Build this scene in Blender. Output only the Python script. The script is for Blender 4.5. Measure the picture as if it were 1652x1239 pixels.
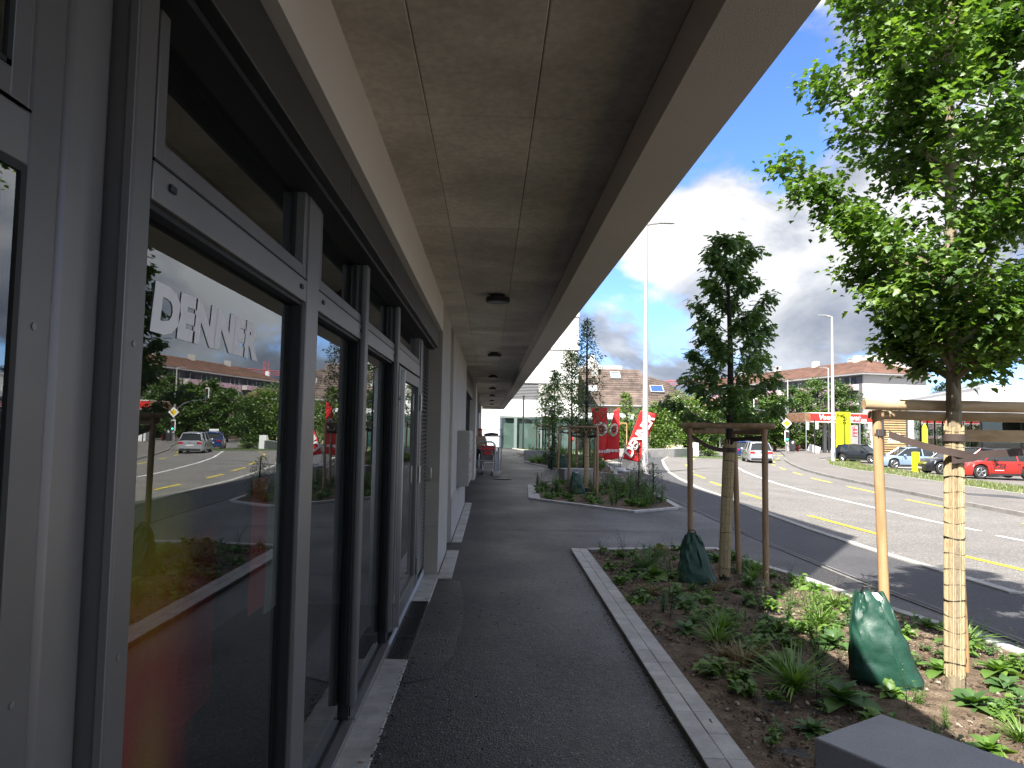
import bpy, bmesh, math, random
import numpy as np
from mathutils import Vector, Matrix, noise
R = math.radians
S = bpy.context.scene
for _o in list(bpy.data.objects): bpy.data.objects.remove(_o)

# ------------------------------------------------------------------ camera
cam_d = bpy.data.cameras.new('camera'); cam = bpy.data.objects.new('camera', cam_d)
S.collection.objects.link(cam); S.camera = cam
YAW, PITCH, ROLL = 0.02940664, 0.06116265, 0.018
_F = Vector((math.sin(YAW)*math.cos(PITCH), math.cos(YAW)*math.cos(PITCH), math.sin(PITCH)))
_Rt = _F.cross(Vector((0, 0, 1))).normalized(); _U = _Rt.cross(_F)
_c, _s = math.cos(ROLL), math.sin(ROLL)
_R2 = _c*_Rt+_s*_U; _U2 = -_s*_Rt+_c*_U
_m = Matrix((_R2, _U2, -_F)).transposed().to_4x4(); _m.translation = Vector((0, 0, 1.6))
cam.matrix_world = _m
cam_d.sensor_width = 36; cam_d.lens = 1145/1652*36; cam_d.clip_end = 3000; cam_d.clip_start = .05

# ------------------------------------------------------------------ sky with clouds
SUN_EL, SUN_AZ = R(49), math.atan2(-.555, -.83)
W = bpy.data.worlds.new('World'); S.world = W; W.use_nodes = True
nt = W.node_tree; nt.nodes.clear()
def N(t, tree=None, **k):
    n = (tree or nt).nodes.new(t)
    for a, b in k.items():
        if a.startswith('i_'):
            key = a[2:]; n.inputs[int(key) if key.isdigit() else key].default_value = b
        else: setattr(n, a, b)
    return n
def build_world():
    L = nt.links.new
    out = N('ShaderNodeOutputWorld'); bg = N('ShaderNodeBackground')
    sky = N('ShaderNodeTexSky', sky_type='NISHITA', sun_disc=False, sun_elevation=SUN_EL,
            sun_rotation=SUN_AZ % (2*math.pi), altitude=450, air_density=1.0, dust_density=.6, ozone_density=2.2)
    tc = N('ShaderNodeTexCoord'); sep = N('ShaderNodeSeparateXYZ'); L(tc.outputs['Generated'], sep.inputs[0])
    mp = N('ShaderNodeMapping'); L(tc.outputs['Generated'], mp.inputs[0]); mp.inputs['Location'].default_value = CLOUD_OFF; mp.inputs['Scale'].default_value = (1, 1, 1.7)
    def ns(scale, detail, rough, dist=0.0, off=None):
        n = N('ShaderNodeTexNoise', i_Scale=scale, i_Detail=detail, i_Roughness=rough, i_Distortion=dist)
        L(mp.outputs[0] if off is None else off.outputs[0], n.inputs['Vector']); return n
    n1 = ns(2.1, 11, .56, .25)
    r1 = N('ShaderNodeValToRGB'); L(n1.outputs['Fac'], r1.inputs[0])
    r1.color_ramp.elements[0].position = .425; r1.color_ramp.elements[1].position = .495
    r1.color_ramp.interpolation = 'EASE'
    n2 = ns(3.6, 10, .56, .4)
    # cloud brightness: billows white, undersides blue grey, greyer near the horizon
    r2 = N('ShaderNodeValToRGB'); L(n2.outputs['Fac'], r2.inputs[0])
    e = r2.color_ramp.elements
    e[0].position = .38; e[0].color = (.40, .45, .56, 1); e[1].position = .58; e[1].color = (1.30, 1.28, 1.25, 1)
    m = e.new(.47); m.color = (.72, .75, .83, 1)
    hz = N('ShaderNodeMapRange', i_1=.02, i_2=.30, i_3=.0, i_4=1.0); L(sep.outputs[2], hz.inputs[0])
    n3 = ns(1.4, 3, .5)
    dk = N('ShaderNodeMapRange', i_1=.42, i_2=.58, i_3=.72, i_4=1.0); L(n3.outputs['Fac'], dk.inputs[0])
    mx = N('ShaderNodeMix', data_type='RGBA'); L(hz.outputs[0], mx.inputs[0])
    low = N('ShaderNodeMix', data_type='RGBA', blend_type='MULTIPLY'); low.inputs[0].default_value = 1
    L(r2.outputs[0], low.inputs[6]); low.inputs[7].default_value = (.60, .68, .80, 1)
    L(low.outputs[2], mx.inputs[6]); L(r2.outputs[0], mx.inputs[7])
    mul = N('ShaderNodeVectorMath', operation='SCALE'); L(mx.outputs[2], mul.inputs[0]); L(dk.outputs[0], mul.inputs['Scale'])
    br = N('ShaderNodeVectorMath', operation='SCALE'); L(mul.outputs[0], br.inputs[0]); br.inputs['Scale'].default_value = CLOUD_BRIGHT/SKY_STRENGTH
    sat = N('ShaderNodeMix', data_type='RGBA', blend_type='MULTIPLY'); sat.inputs[0].default_value = 1
    L(sky.outputs[0], sat.inputs[6]); sat.inputs[7].default_value = SKY_TINT
    fm = N('ShaderNodeMix', data_type='RGBA'); L(r1.outputs[0], fm.inputs[0]); L(sat.outputs[2], fm.inputs[6]); L(br.outputs[0], fm.inputs[7])
    L(fm.outputs[2], bg.inputs[0]); bg.inputs[1].default_value = SKY_STRENGTH; L(bg.outputs[0], out.inputs[0])
SKY_STRENGTH = .066
CLOUD_BRIGHT = .212
SKY_TINT = (.50, .66, .98, 1)
CLOUD_OFF = (8.8, 10.4, 4.55)
build_world()
sun_d = bpy.data.lights.new('sun', 'SUN'); sun = bpy.data.objects.new('sun', sun_d); S.collection.objects.link(sun)
sun_d.energy = 2.75; sun_d.angle = R(.55); sun_d.color = (1, .955, .88)
sun.rotation_euler = Vector((-.555*math.cos(SUN_EL), -.83*math.cos(SUN_EL), math.sin(SUN_EL))).to_track_quat('Z', 'Y').to_euler()
S.view_settings.view_transform = 'Standard'; S.view_settings.look = 'None'; S.view_settings.gamma = 1
S.view_settings.exposure = 2.35; S.view_settings.use_curve_mapping = False
S.cycles.use_denoising = True; S.cycles.max_bounces = 10; S.cycles.transparent_max_bounces = 16
S.cycles.diffuse_bounces = 7; S.cycles.glossy_bounces = 3; S.cycles.sample_clamp_indirect = 8
S.cycles.caustics_reflective = False; S.cycles.caustics_refractive = False

# ------------------------------------------------------------------ helpers
rnd = random.Random(7)
def gz(x, y):
    return -.012*min(max(y, -20), 14)-.024*min(max(x, 0), 30)-.006*max(0, y-60)
MATS = {}
def mat(name, col, rough=.7, metal=0, var=.12, vs=4, bump=0, bs=60, spec=.5, col2=None, rand=0, fine=0, detail=6, lo=.35, hi=.65, coord='Object', sc=None):
    if name in MATS: return MATS[name]
    m = bpy.data.materials.new(name); m.use_nodes = True; t = m.node_tree; L = t.links.new
    b = t.nodes['Principled BSDF']; b.inputs['Roughness'].default_value = rough; b.inputs['Metallic'].default_value = metal
    b.inputs['Specular IOR Level'].default_value = spec
    tc = N('ShaderNodeNewGeometry' if coord == 'Position' else 'ShaderNodeTexCoord', t); vec = tc.outputs[coord]
    if sc:
        mp = N('ShaderNodeMapping', t); L(vec, mp.inputs[0]); mp.inputs['Scale'].default_value = sc; vec = mp.outputs[0]
    n = N('ShaderNodeTexNoise', t, i_Scale=vs, i_Detail=detail, i_Roughness=.6); L(vec, n.inputs['Vector'])
    r = N('ShaderNodeValToRGB', t); L(n.outputs['Fac'], r.inputs[0]); e = r.color_ramp.elements
    c2 = col2 or tuple(min(1, c*(1+var)) for c in col); c1 = col if col2 else tuple(c*(1-var) for c in col)
    e[0].position = lo; e[1].position = hi; e[0].color = (*c1, 1); e[1].color = (*c2, 1)
    o = r.outputs[0]
    if fine:
        f = N('ShaderNodeTexNoise', t, i_Scale=bs*1.3, i_Detail=2, i_Roughness=.6); L(vec, f.inputs['Vector'])
        mr = N('ShaderNodeMapRange', t, i_1=.3, i_2=.7, i_3=1-fine, i_4=1+fine); L(f.outputs['Fac'], mr.inputs[0])
        s = N('ShaderNodeVectorMath', t, operation='SCALE'); L(o, s.inputs[0]); L(mr.outputs[0], s.inputs['Scale']); o = s.outputs[0]
    if rand:
        oi = N('ShaderNodeObjectInfo', t)
        mr = N('ShaderNodeMapRange', t, i_1=0, i_2=1, i_3=1-rand, i_4=1+rand); L(oi.outputs['Random'], mr.inputs[0])
        s = N('ShaderNodeVectorMath', t, operation='SCALE'); L(o, s.inputs[0]); L(mr.outputs[0], s.inputs['Scale']); o = s.outputs[0]
    L(o, b.inputs['Base Color'])
    if bump:
        f = N('ShaderNodeTexNoise', t, i_Scale=bs, i_Detail=5, i_Roughness=.65); L(vec, f.inputs['Vector'])
        bp = N('ShaderNodeBump', t, i_Strength=bump, i_Distance=.01); L(f.outputs['Fac'], bp.inputs['Height']); L(bp.outputs[0], b.inputs['Normal'])
    MATS[name] = m; return m
def leafmat(name, c1, c2, c3, transl=.35, rough=.5):
    if name in MATS: return MATS[name]
    m = bpy.data.materials.new(name); m.use_nodes = True; t = m.node_tree; L = t.links.new
    t.nodes.remove(t.nodes['Principled BSDF']); out = t.nodes['Material Output']
    g = N('ShaderNodeNewGeometry', t); r = N('ShaderNodeValToRGB', t); tcx = N('ShaderNodeTexCoord', t); nn = N('ShaderNodeTexNoise', t, i_Scale=2.2, i_Detail=2); L(tcx.outputs['Object'], nn.inputs['Vector'])
    nm = N('ShaderNodeMapRange', t, i_1=.35, i_2=.65, i_3=-.3, i_4=.3); L(nn.outputs['Fac'], nm.inputs[0]); ad = N('ShaderNodeMath', t, operation='ADD'); ad.use_clamp = True; L(g.outputs['Random Per Island'], ad.inputs[0]); L(nm.outputs[0], ad.inputs[1]); L(ad.outputs[0], r.inputs[0])
    e = r.color_ramp.elements; e[0].position = 0; e[0].color = (*c1, 1); e[1].position = 1; e[1].color = (*c3, 1)
    k = e.new(.5); k.color = (*c2, 1)
    d = N('ShaderNodeBsdfDiffuse', t); tr = N('ShaderNodeBsdfTranslucent', t); gl = N('ShaderNodeBsdfGlossy', t, i_Roughness=rough)
    ts = N('ShaderNodeVectorMath', t, operation='MULTIPLY'); L(r.outputs[0], ts.inputs[0]); ts.inputs[1].default_value = (1.25, 1.35, .55)
    L(r.outputs[0], d.inputs[0]); L(ts.outputs[0], tr.inputs[0]); gl.inputs[0].default_value = (.9, .95, .9, 1)
    a = N('ShaderNodeMixShader', t, i_0=transl); L(d.outputs[0], a.inputs[1]); L(tr.outputs[0], a.inputs[2])
    b = N('ShaderNodeMixShader', t, i_0=.07); L(a.outputs[0], b.inputs[1]); L(gl.outputs[0], b.inputs[2]); L(b.outputs[0], out.inputs[0])
    MATS[name] = m; return m
def glassmat(name, tint=(.75, .8, .78), ior=2.2, refl=(.93, .96, .97)):
    if name in MATS: return MATS[name]
    m = bpy.data.materials.new(name); m.use_nodes = True; t = m.node_tree; L = t.links.new
    t.nodes.remove(t.nodes['Principled BSDF']); out = t.nodes['Material Output']
    f = N('ShaderNodeFresnel', t, i_IOR=ior); tr = N('ShaderNodeBsdfTransparent', t); tr.inputs[0].default_value = (*tint, 1)
    gl = N('ShaderNodeBsdfGlossy', t, i_Roughness=0.0); gl.inputs[0].default_value = (*refl, 1)
    tc = N('ShaderNodeTexCoord', t); nz = N('ShaderNodeTexNoise', t, i_Scale=1.6, i_Detail=1); L(tc.outputs['Object'], nz.inputs['Vector'])
    bp = N('ShaderNodeBump', t, i_Strength=.05, i_Distance=.006); L(nz.outputs['Fac'], bp.inputs['Height']); L(bp.outputs[0], gl.inputs['Normal'])
    ge = N('ShaderNodeNewGeometry', t); iv = N('ShaderNodeMath', t, operation='SUBTRACT', i_0=1.0); L(ge.outputs['Backfacing'], iv.inputs[1])
    ff = N('ShaderNodeMath', t, operation='MULTIPLY'); L(f.outputs[0], ff.inputs[0]); L(iv.outputs[0], ff.inputs[1])
    mx = N('ShaderNodeMixShader', t); L(ff.outputs[0], mx.inputs[0]); L(tr.outputs[0], mx.inputs[1]); L(gl.outputs[0], mx.inputs[2]); L(mx.outputs[0], out.inputs[0])
    MATS[name] = m; return m
def glow(name, col, s):
    if name in MATS: return MATS[name]
    m = mat(name, col, .4, var=0); b = m.node_tree.nodes['Principled BSDF']
    b.inputs['Emission Color'].default_value = (*col, 1); b.inputs['Emission Strength'].default_value = s; return m

class MB:
    def __init__(s): s.v = []; s.f = []
    def add(s, vs, fs):
        n = len(s.v); s.v += [tuple(v) for v in vs]; s.f += [tuple(i+n for i in f) for f in fs]; return s
    def box(s, a, b, m=None):
        x0, y0, z0 = [min(p, q) for p, q in zip(a, b)]; x1, y1, z1 = [max(p, q) for p, q in zip(a, b)]
        vs = [(x, y, z) for x in (x0, x1) for y in (y0, y1) for z in (z0, z1)]
        if m: vs = [m @ Vector(v) for v in vs]
        return s.add(vs, [(0, 1, 3, 2), (4, 6, 7, 5), (0, 4, 5, 1), (2, 3, 7, 6), (0, 2, 6, 4), (1, 5, 7, 3)])
    def tube(s, pts, r, n=8, cap=True):
        pts = [Vector(p) for p in pts]; rs = r if isinstance(r, (list, tuple)) else [r]*len(pts)
        base = len(s.v); up = None
        for i, p in enumerate(pts):
            d = (pts[min(i+1, len(pts)-1)]-pts[max(i-1, 0)])
            if d.length < 1e-9: d = Vector((0, 0, 1))
            d.normalize()
            if up is None: up = Vector((0, 0, 1)) if abs(d.z) < .9 else Vector((1, 0, 0))
            a = d.cross(up)
            if a.length < 1e-6: a = d.orthogonal()
            a.normalize(); b = a.cross(d); up = b
            for k in range(n):
                t = 2*math.pi*k/n; s.v.append(tuple(p+(a*math.cos(t)+b*math.sin(t))*rs[i]))
        for i in range(len(pts)-1):
            for k in range(n):
                q = base+i*n; s.f.append((q+k, q+(k+1) % n, q+n+(k+1) % n, q+n+k))
        if cap: s.f.append(tuple(base+k for k in range(n))[::-1]); s.f.append(tuple(base+(len(pts)-1)*n+k for k in range(n)))
        return s
    def prism(s, poly, a, b, axis='z'):
        n = len(poly); vs = []
        for h in (a, b):
            for p in poly:
                vs.append((p[0], p[1], h) if axis == 'z' else ((p[0], h, p[1]) if axis == 'y' else (h, p[0], p[1])))
        fs = [tuple(range(n))[::-1], tuple(range(n, 2*n))]+[(i, (i+1) % n, n+(i+1) % n, n+i) for i in range(n)]
        return s.add(vs, fs)
    def quad(s, a, b, c, d): return s.add([a, b, c, d], [(0, 1, 2, 3)])
    def xf(s, m): s.v = [tuple(m @ Vector(v)) for v in s.v]; return s
WP = {}
def mesh_from(v, f, name='mesh', smooth=True, ang=35, fix=True):
    me = bpy.data.meshes.new(name); me.from_pydata(v, [], f); me.update()
    if fix and len(f) < 40000:
        bm = bmesh.new(); bm.from_mesh(me); bmesh.ops.recalc_face_normals(bm, faces=bm.faces); bm.to_mesh(me); bm.free()
    if smooth:
        me.polygons.foreach_set('use_smooth', [True]*len(me.polygons)); me.set_sharp_from_angle(angle=R(ang))
    return me
def obj(name, mb, m, parent=None, local=False, bevel=0, smooth=True, fix=True, label=None):
    """link a mesh; mb in world coordinates unless local=True"""
    if isinstance(mb, bpy.types.Mesh): me = mb
    else:
        v = mb.v
        if parent is not None and not local:
            o0 = WP.get(parent.name, Vector()); v = [(a-o0.x, b-o0.y, c-o0.z) for a, b, c in v]
        me = mesh_from(v, mb.f, name, smooth, fix=fix)
    if m is not None and not me.materials: me.materials.append(m)
    o = bpy.data.objects.new(name, me); S.collection.objects.link(o)
    if parent is not None: o.parent = parent; WP[o.name] = WP.get(parent.name, Vector())
    else: WP[o.name] = Vector()
    if bevel:
        b = o.modifiers.new('bevel', 'BEVEL'); b.width = bevel; b.segments = 2; b.limit_method = 'ANGLE'; b.angle_limit = R(40)
    if label: o['label'] = label
    return o
def thing(name, label, cat, loc=(0, 0, 0), rz=0, group=None):
    o = bpy.data.objects.new(name, None); S.collection.objects.link(o); o.location = loc; o.rotation_euler = (0, 0, rz)
    o.empty_display_size = .2
    o['label'] = label; o['category'] = cat
    if group: o['group'] = group
    WP[o.name] = Vector(loc) if not rz else Vector(loc); return o
def tag(o, label, cat, group=None):
    o['label'] = label; o['category'] = cat
    if group: o['group'] = group
    return o
def struct(name, mb, m, **k):
    o = obj(name, mb, m, **k); o['kind'] = 'structure'; return o
def dup(root, loc, rz=0, label=None, scale=1.0, group=None):
    r = root.copy(); S.collection.objects.link(r); r.location = loc; r.rotation_euler = (0, 0, rz); r.scale = (scale,)*3
    if label: r['label'] = label
    if group: r['group'] = group
    for ch in list(root.children):
        c = ch.copy(); S.collection.objects.link(c); c.parent = r
        for g in ch.children:
            d = g.copy(); S.collection.objects.link(d); d.parent = c
    return r
def sheet(poly, off, name=None, m=None, cuts=True, maxlen=None):
    """a flat polygon laid on the terrain at +off"""
    bm = bmesh.new(); vs = [bm.verts.new((x, y, 0)) for x, y in poly]; bm.faces.new(vs)
    for co, no in (((0, 0, 0), (1, 0, 0)), ((30, 0, 0), (1, 0, 0)), ((0, -20, 0), (0, 1, 0)), ((0, 14, 0), (0, 1, 0)), ((0, 60, 0), (0, 1, 0))):
        bmesh.ops.bisect_plane(bm, geom=bm.verts[:]+bm.edges[:]+bm.faces[:], plane_co=co, plane_no=no)
    bmesh.ops.triangulate(bm, faces=bm.faces)
    for v in bm.verts: v.co.z = gz(v.co.x, v.co.y)+off
    for f in bm.faces:
        f.normal_update()
        if f.normal.z < 0: f.normal_flip()
    me = bpy.data.meshes.new(name or 'sheet'); bm.to_mesh(me); bm.free()
    return me
def inpoly(x, y, poly):
    c = False; j = len(poly)-1
    for i in range(len(poly)):
        xi, yi = poly[i]; xj, yj = poly[j]
        if (yi > y) != (yj > y) and x < (xj-xi)*(y-yi)/(yj-yi)+xi: c = not c
        j = i
    return c
def offset_line(pts, d):
    out = []
    P = [Vector(p) for p in pts]
    for i, p in enumerate(P):
        a = (P[i]-P[i-1]).normalized() if i else None; b = (P[i+1]-P[i]).normalized() if i < len(P)-1 else None
        a = a or b; b = b or a
        n1 = Vector((-a.y, a.x)); n2 = Vector((-b.y, b.x)); n = (n1+n2).normalized(); k = 1/max(.4, n.dot(n1))
        out.append(tuple(p+n*d*k))
    return out
def stones(pts, w, length, h, m, parent, name='kerb_stone', gap=.0025, lift=.0, rows=1, jig=.002, side=1, up=.03, limit=290):
    """individual stones along a polyline; side=+1 lays them to the left of the direction of travel"""
    cnt = 0
    for row in range(rows):
        line = [Vector(p) for p in offset_line(pts, side*(row+.5)*w/rows)]
        for i in range(len(line)-1):
            a, b = line[i], line[i+1]; d = b-a; ln = d.length
            if ln < .02: continue
            k = max(1, round(ln/length)); st = ln/k; d.normalize(); nn = Vector((-d.y, d.x)); ww = w/rows/2-gap/2
            for j in range(k):
                if cnt >= limit: return
                s0 = j*st+gap/2; s1 = (j+1)*st-gap/2; dz = rnd.uniform(-jig, jig)
                c = [a+d*s0-nn*ww, a+d*s1-nn*ww, a+d*s1+nn*ww, a+d*s0+nn*ww]; ch = .0035
                ci = [a+d*(s0+ch)-nn*(ww-ch), a+d*(s1-ch)-nn*(ww-ch), a+d*(s1-ch)+nn*(ww-ch), a+d*(s0+ch)+nn*(ww-ch)]
                vs = [(q.x, q.y, gz(q.x, q.y)-h) for q in c]+[(q.x, q.y, gz(q.x, q.y)+up-ch+dz) for q in c]+[(q.x, q.y, gz(q.x, q.y)+up+dz) for q in ci]
                fs = [(0, 3, 2, 1)]+[(q, (q+1) % 4, 4+(q+1) % 4, 4+q) for q in range(4)]+[(4+q, 4+(q+1) % 4, 8+(q+1) % 4, 8+q) for q in range(4)]+[(8, 9, 10, 11)]
                mb = MB(); mb.add(vs, fs); obj(name, mb, m, parent, smooth=False, fix=False); cnt += 1
_txt = {}
def text_mesh(s, size=1, extrude=.005, bold=0, shear=0, align='CENTER', m=None, spacing=1):
    cu = bpy.data.curves.new('lettering', 'FONT'); cu.body = s; cu.size = size; cu.extrude = extrude; cu.offset = bold; cu.shear = shear
    cu.align_x = align; cu.align_y = 'CENTER'; cu.resolution_u = 3; cu.space_character = spacing
    o = bpy.data.objects.new('lettering', cu); S.collection.objects.link(o)
    dg = bpy.context.evaluated_depsgraph_get(); me = bpy.data.meshes.new_from_object(o.evaluated_get(dg))
    bpy.data.objects.remove(o); bpy.data.curves.remove(cu); me.materials.clear()
    if m: me.materials.append(m)
    return me
def place_mesh(name, me, matrix, parent):
    """transform a mesh by a world matrix and link it under parent"""
    me.transform(matrix)
    o0 = WP.get(parent.name, Vector()); me.transform(Matrix.Translation(-o0))
    return obj(name, me, None, parent)
def frame(o, xdir, ydir):
    x = Vector(xdir).normalized(); y = Vector(ydir).normalized(); z = x.cross(y)
    m = Matrix((x, y, z)).transposed().to_4x4(); m.translation = Vector(o); return m
# ------------------------------------------------------------------ materials
def asphalt(name, base, patch, grain, gs, speck, rough, bump, spec=.4, stain=.25):
    """binder with visible aggregate: cell-sized tone differences, pale chips, patches and rolled unevenness"""
    m = bpy.data.materials.new(name); m.use_nodes = True; t = m.node_tree; L = t.links.new; b = t.nodes['Principled BSDF']; MATS[name] = m
    b.inputs['Specular IOR Level'].default_value = spec
    tc = N('ShaderNodeTexCoord', t); v = tc.outputs['Object']
    vo = N('ShaderNodeTexVoronoi', t, i_Scale=gs); L(v, vo.inputs['Vector'])
    big = N('ShaderNodeTexNoise', t, i_Scale=.55, i_Detail=7, i_Roughness=.62); L(v, big.inputs['Vector'])
    mid = N('ShaderNodeTexNoise', t, i_Scale=14, i_Detail=5, i_Roughness=.7); L(v, mid.inputs['Vector'])
    sep = N('ShaderNodeSeparateColor', t); L(vo.outputs['Color'], sep.inputs[0])
    k1 = N('ShaderNodeMapRange', t, i_1=0, i_2=1, i_3=1-grain, i_4=1+grain); L(sep.outputs[0], k1.inputs[0])
    k2 = N('ShaderNodeMapRange', t, i_1=.3, i_2=.7, i_3=1-patch, i_4=1+patch); L(big.outputs['Fac'], k2.inputs[0])
    k3 = N('ShaderNodeMapRange', t, i_1=.3, i_2=.7, i_3=1-stain, i_4=1+stain); L(mid.outputs['Fac'], k3.inputs[0])
    ch = N('ShaderNodeMapRange', t, i_1=.975, i_2=.985, i_3=0, i_4=1); L(sep.outputs[1], ch.inputs[0])
    a = N('ShaderNodeMath', t, operation='MULTIPLY'); L(k1.outputs[0], a.inputs[0]); L(k2.outputs[0], a.inputs[1])
    c = N('ShaderNodeMath', t, operation='MULTIPLY'); L(a.outputs[0], c.inputs[0]); L(k3.outputs[0], c.inputs[1])
    s = N('ShaderNodeVectorMath', t, operation='SCALE'); s.inputs[0].default_value = base; L(c.outputs[0], s.inputs['Scale'])
    mx = N('ShaderNodeMix', t, data_type='RGBA'); L(ch.outputs[0], mx.inputs[0]); L(s.outputs[0], mx.inputs[6]); mx.inputs[7].default_value = (*speck, 1); L(mx.outputs[2], b.inputs['Base Color'])
    rr = N('ShaderNodeMapRange', t, i_1=.3, i_2=.7, i_3=rough-.12, i_4=rough+.15); L(big.outputs['Fac'], rr.inputs[0]); L(rr.outputs[0], b.inputs['Roughness'])
    h = N('ShaderNodeMath', t, operation='MULTIPLY_ADD', i_1=.6); L(vo.outputs['Distance'], h.inputs[0]); L(mid.outputs['Fac'], h.inputs[2])
    bp = N('ShaderNodeBump', t, i_Strength=bump, i_Distance=.012); L(h.outputs[0], bp.inputs['Height']); L(bp.outputs[0], b.inputs['Normal']); return m
asph_dark = asphalt('fresh_asphalt', (.034, .032, .031), .38, .8, 105, (.17, .16, .15), .55, .6, .5, .45)
asph_path = asph_dark
asph_pave = asphalt('smooth_asphalt', (.074, .073, .076), .2, .35, 110, (.15, .15, .15), .75, .3, .3, .12)
asph_road = asphalt('road_asphalt', (.175, .165, .153), .16, .42, 60, (.42, .40, .37), .8, .4, .3, .14)
asph_far = asphalt('old_asphalt', (.17, .156, .142), .16, .3, 50, (.36, .34, .31), .85, .3, .3, .1)
ground_m = mat('ground_far', (.20, .185, .165), .9, var=.12, vs=.15, bump=.1, bs=20)
kerb_m = mat('granite_kerb', (.43, .42, .40), .8, var=.15, vs=7, bump=.35, bs=160, fine=.22, rand=.12)
strip_m = mat('facade_stone', (.44, .42, .38), .82, var=.22, vs=5, bump=.3, bs=120, fine=.18, rand=.10)
soil_m = mat('soil', (.085, .06, .04), .95, var=.5, vs=9, bump=1.0, bs=70, fine=.5, spec=.2, col2=(.19, .142, .10), detail=9)
chip_m = mat('mulch_chips', (.075, .05, .032), .9, var=.3, vs=3, rand=.0, col2=(.30, .24, .18), coord='Object', lo=.3, hi=.75, spec=.25)
yellow_m = mat('yellow_paint', (.72, .56, .03), .75, var=.22, vs=3, fine=.25, bs=60)
white_m = mat('white_paint', (.74, .73, .70), .75, var=.10, vs=3, fine=.2, bs=60)
plaster = mat('warm_plaster', (.68, .63, .58), .9, var=.03, vs=1.5, bump=.55, bs=210, fine=.06)
plaster_s = mat('smooth_plaster', (.70, .655, .60), .88, var=.03, vs=1.2, bump=.15, bs=160, fine=.03)
conc = mat('ceiling_concrete', (.50, .455, .385), .75, var=.2, vs=1.3, bump=.35, bs=20, fine=.12, rand=.10, detail=10, col2=(.76, .70, .61), lo=.36, hi=.64, coord='Position')
conc_bench = mat('bench_concrete', (.29, .29, .295), .8, var=.08, vs=3, bump=.35, bs=150, fine=.18)
conc_pale = mat('pale_concrete', (.42, .41, .38), .85, var=.12, vs=2, bump=.2, bs=70)
alu = mat('anthracite_aluminium', (.15, .143, .138), .42, metal=.3, var=.06, vs=3, bump=.05, bs=300)
alu_l = mat('grey_aluminium', (.215, .205, .197), .40, metal=.4, var=.05, vs=3, bump=.05, bs=300)
alu_d = mat('dark_aluminium', (.05, .05, .05), .38, metal=.4, var=.06, vs=3)
black_gap = mat('gasket_black', (.008, .008, .008), .6, var=0)
black_m = mat('black_powder_coat', (.014, .014, .015), .5, var=.1)
steel = mat('brushed_steel', (.42, .40, .38), .32, metal=1, var=.06, vs=4, sc=(60, 60, 2))
galv = mat('galvanised_steel', (.42, .44, .46), .45, metal=.85, var=.12, vs=12)
lamp_pole_m = mat('lamp_pole_paint', (.40, .38, .375), .55, var=.05, vs=2)
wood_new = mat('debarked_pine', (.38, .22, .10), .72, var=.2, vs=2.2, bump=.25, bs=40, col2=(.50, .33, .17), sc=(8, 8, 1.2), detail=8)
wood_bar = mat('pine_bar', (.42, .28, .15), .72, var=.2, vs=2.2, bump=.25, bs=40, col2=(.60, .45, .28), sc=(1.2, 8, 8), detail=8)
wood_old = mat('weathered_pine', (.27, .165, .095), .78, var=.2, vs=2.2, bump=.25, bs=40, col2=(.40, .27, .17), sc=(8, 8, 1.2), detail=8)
strap_m = mat('brown_webbing', (.062, .042, .036), .8, var=.12, vs=8, bump=.3, bs=220)
reed_m = mat('reed', (.30, .215, .105), .6, var=.25, vs=6, col2=(.52, .43, .27), sc=(30, 30, 3), detail=5, rand=.28)
wire_m = mat('wire', (.03, .028, .025), .5, metal=.6, var=0)
bark1 = mat('maple_bark', (.17, .135, .085), .9, var=.3, vs=9, bump=.7, bs=45, col2=(.30, .25, .17), sc=(2, 2, .7))
bark2 = mat('dark_bark', (.045, .04, .034), .9, var=.3, vs=9, bump=.7, bs=45)
bag_m = mat('green_tarpaulin', (.008, .046, .030), .5, var=.25, vs=5, bump=.5, bs=14, spec=.6, col2=(.014, .068, .044))
red_m = mat('red_fabric', (.62, .020, .022), .7, var=.06, vs=4)
leaf_maple = leafmat('maple_leaf', (.06, .13, .02), (.09, .18, .026), (.19, .30, .045), .45)
leaf_oak = leafmat('oak_leaf', (.07, .15, .05), (.11, .21, .06), (.17, .28, .07), .42)
leaf_bg = leafmat('street_tree_leaf', (.04, .085, .013), (.07, .135, .018), (.12, .20, .028), .38)
leaf_lime = leafmat('lime_leaf', (.08, .15, .012), (.12, .21, .018), (.18, .28, .03), .4)
leaf_small = leafmat('small_leaf', (.06, .10, .04), (.09, .14, .05), (.13, .18, .06), .35)
leaf_dark = leafmat('conifer_needle', (.018, .036, .012), (.03, .052, .016), (.05, .075, .022), .2)
weed_a = leafmat('weed_green', (.09, .18, .025), (.14, .26, .04), (.22, .36, .06), .4)
weed_b = leafmat('weed_dark', (.05, .12, .03), (.08, .17, .04), (.13, .23, .05), .35)
straw_m = leafmat('dry_straw', (.22, .15, .08), (.30, .21, .12), (.38, .29, .17), .3)
purple_m = leafmat('purple_leaf', (.06, .018, .025), (.09, .03, .035), (.12, .05, .05), .3)
grass_m = leafmat('grass_blade', (.07, .13, .018), (.11, .18, .026), (.20, .24, .06), .35)
pane_m = glassmat('shop_glass', (.72, .76, .74), 2.6)
pane_far = glassmat('far_glass', (.55, .62, .60), 1.8)

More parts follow.
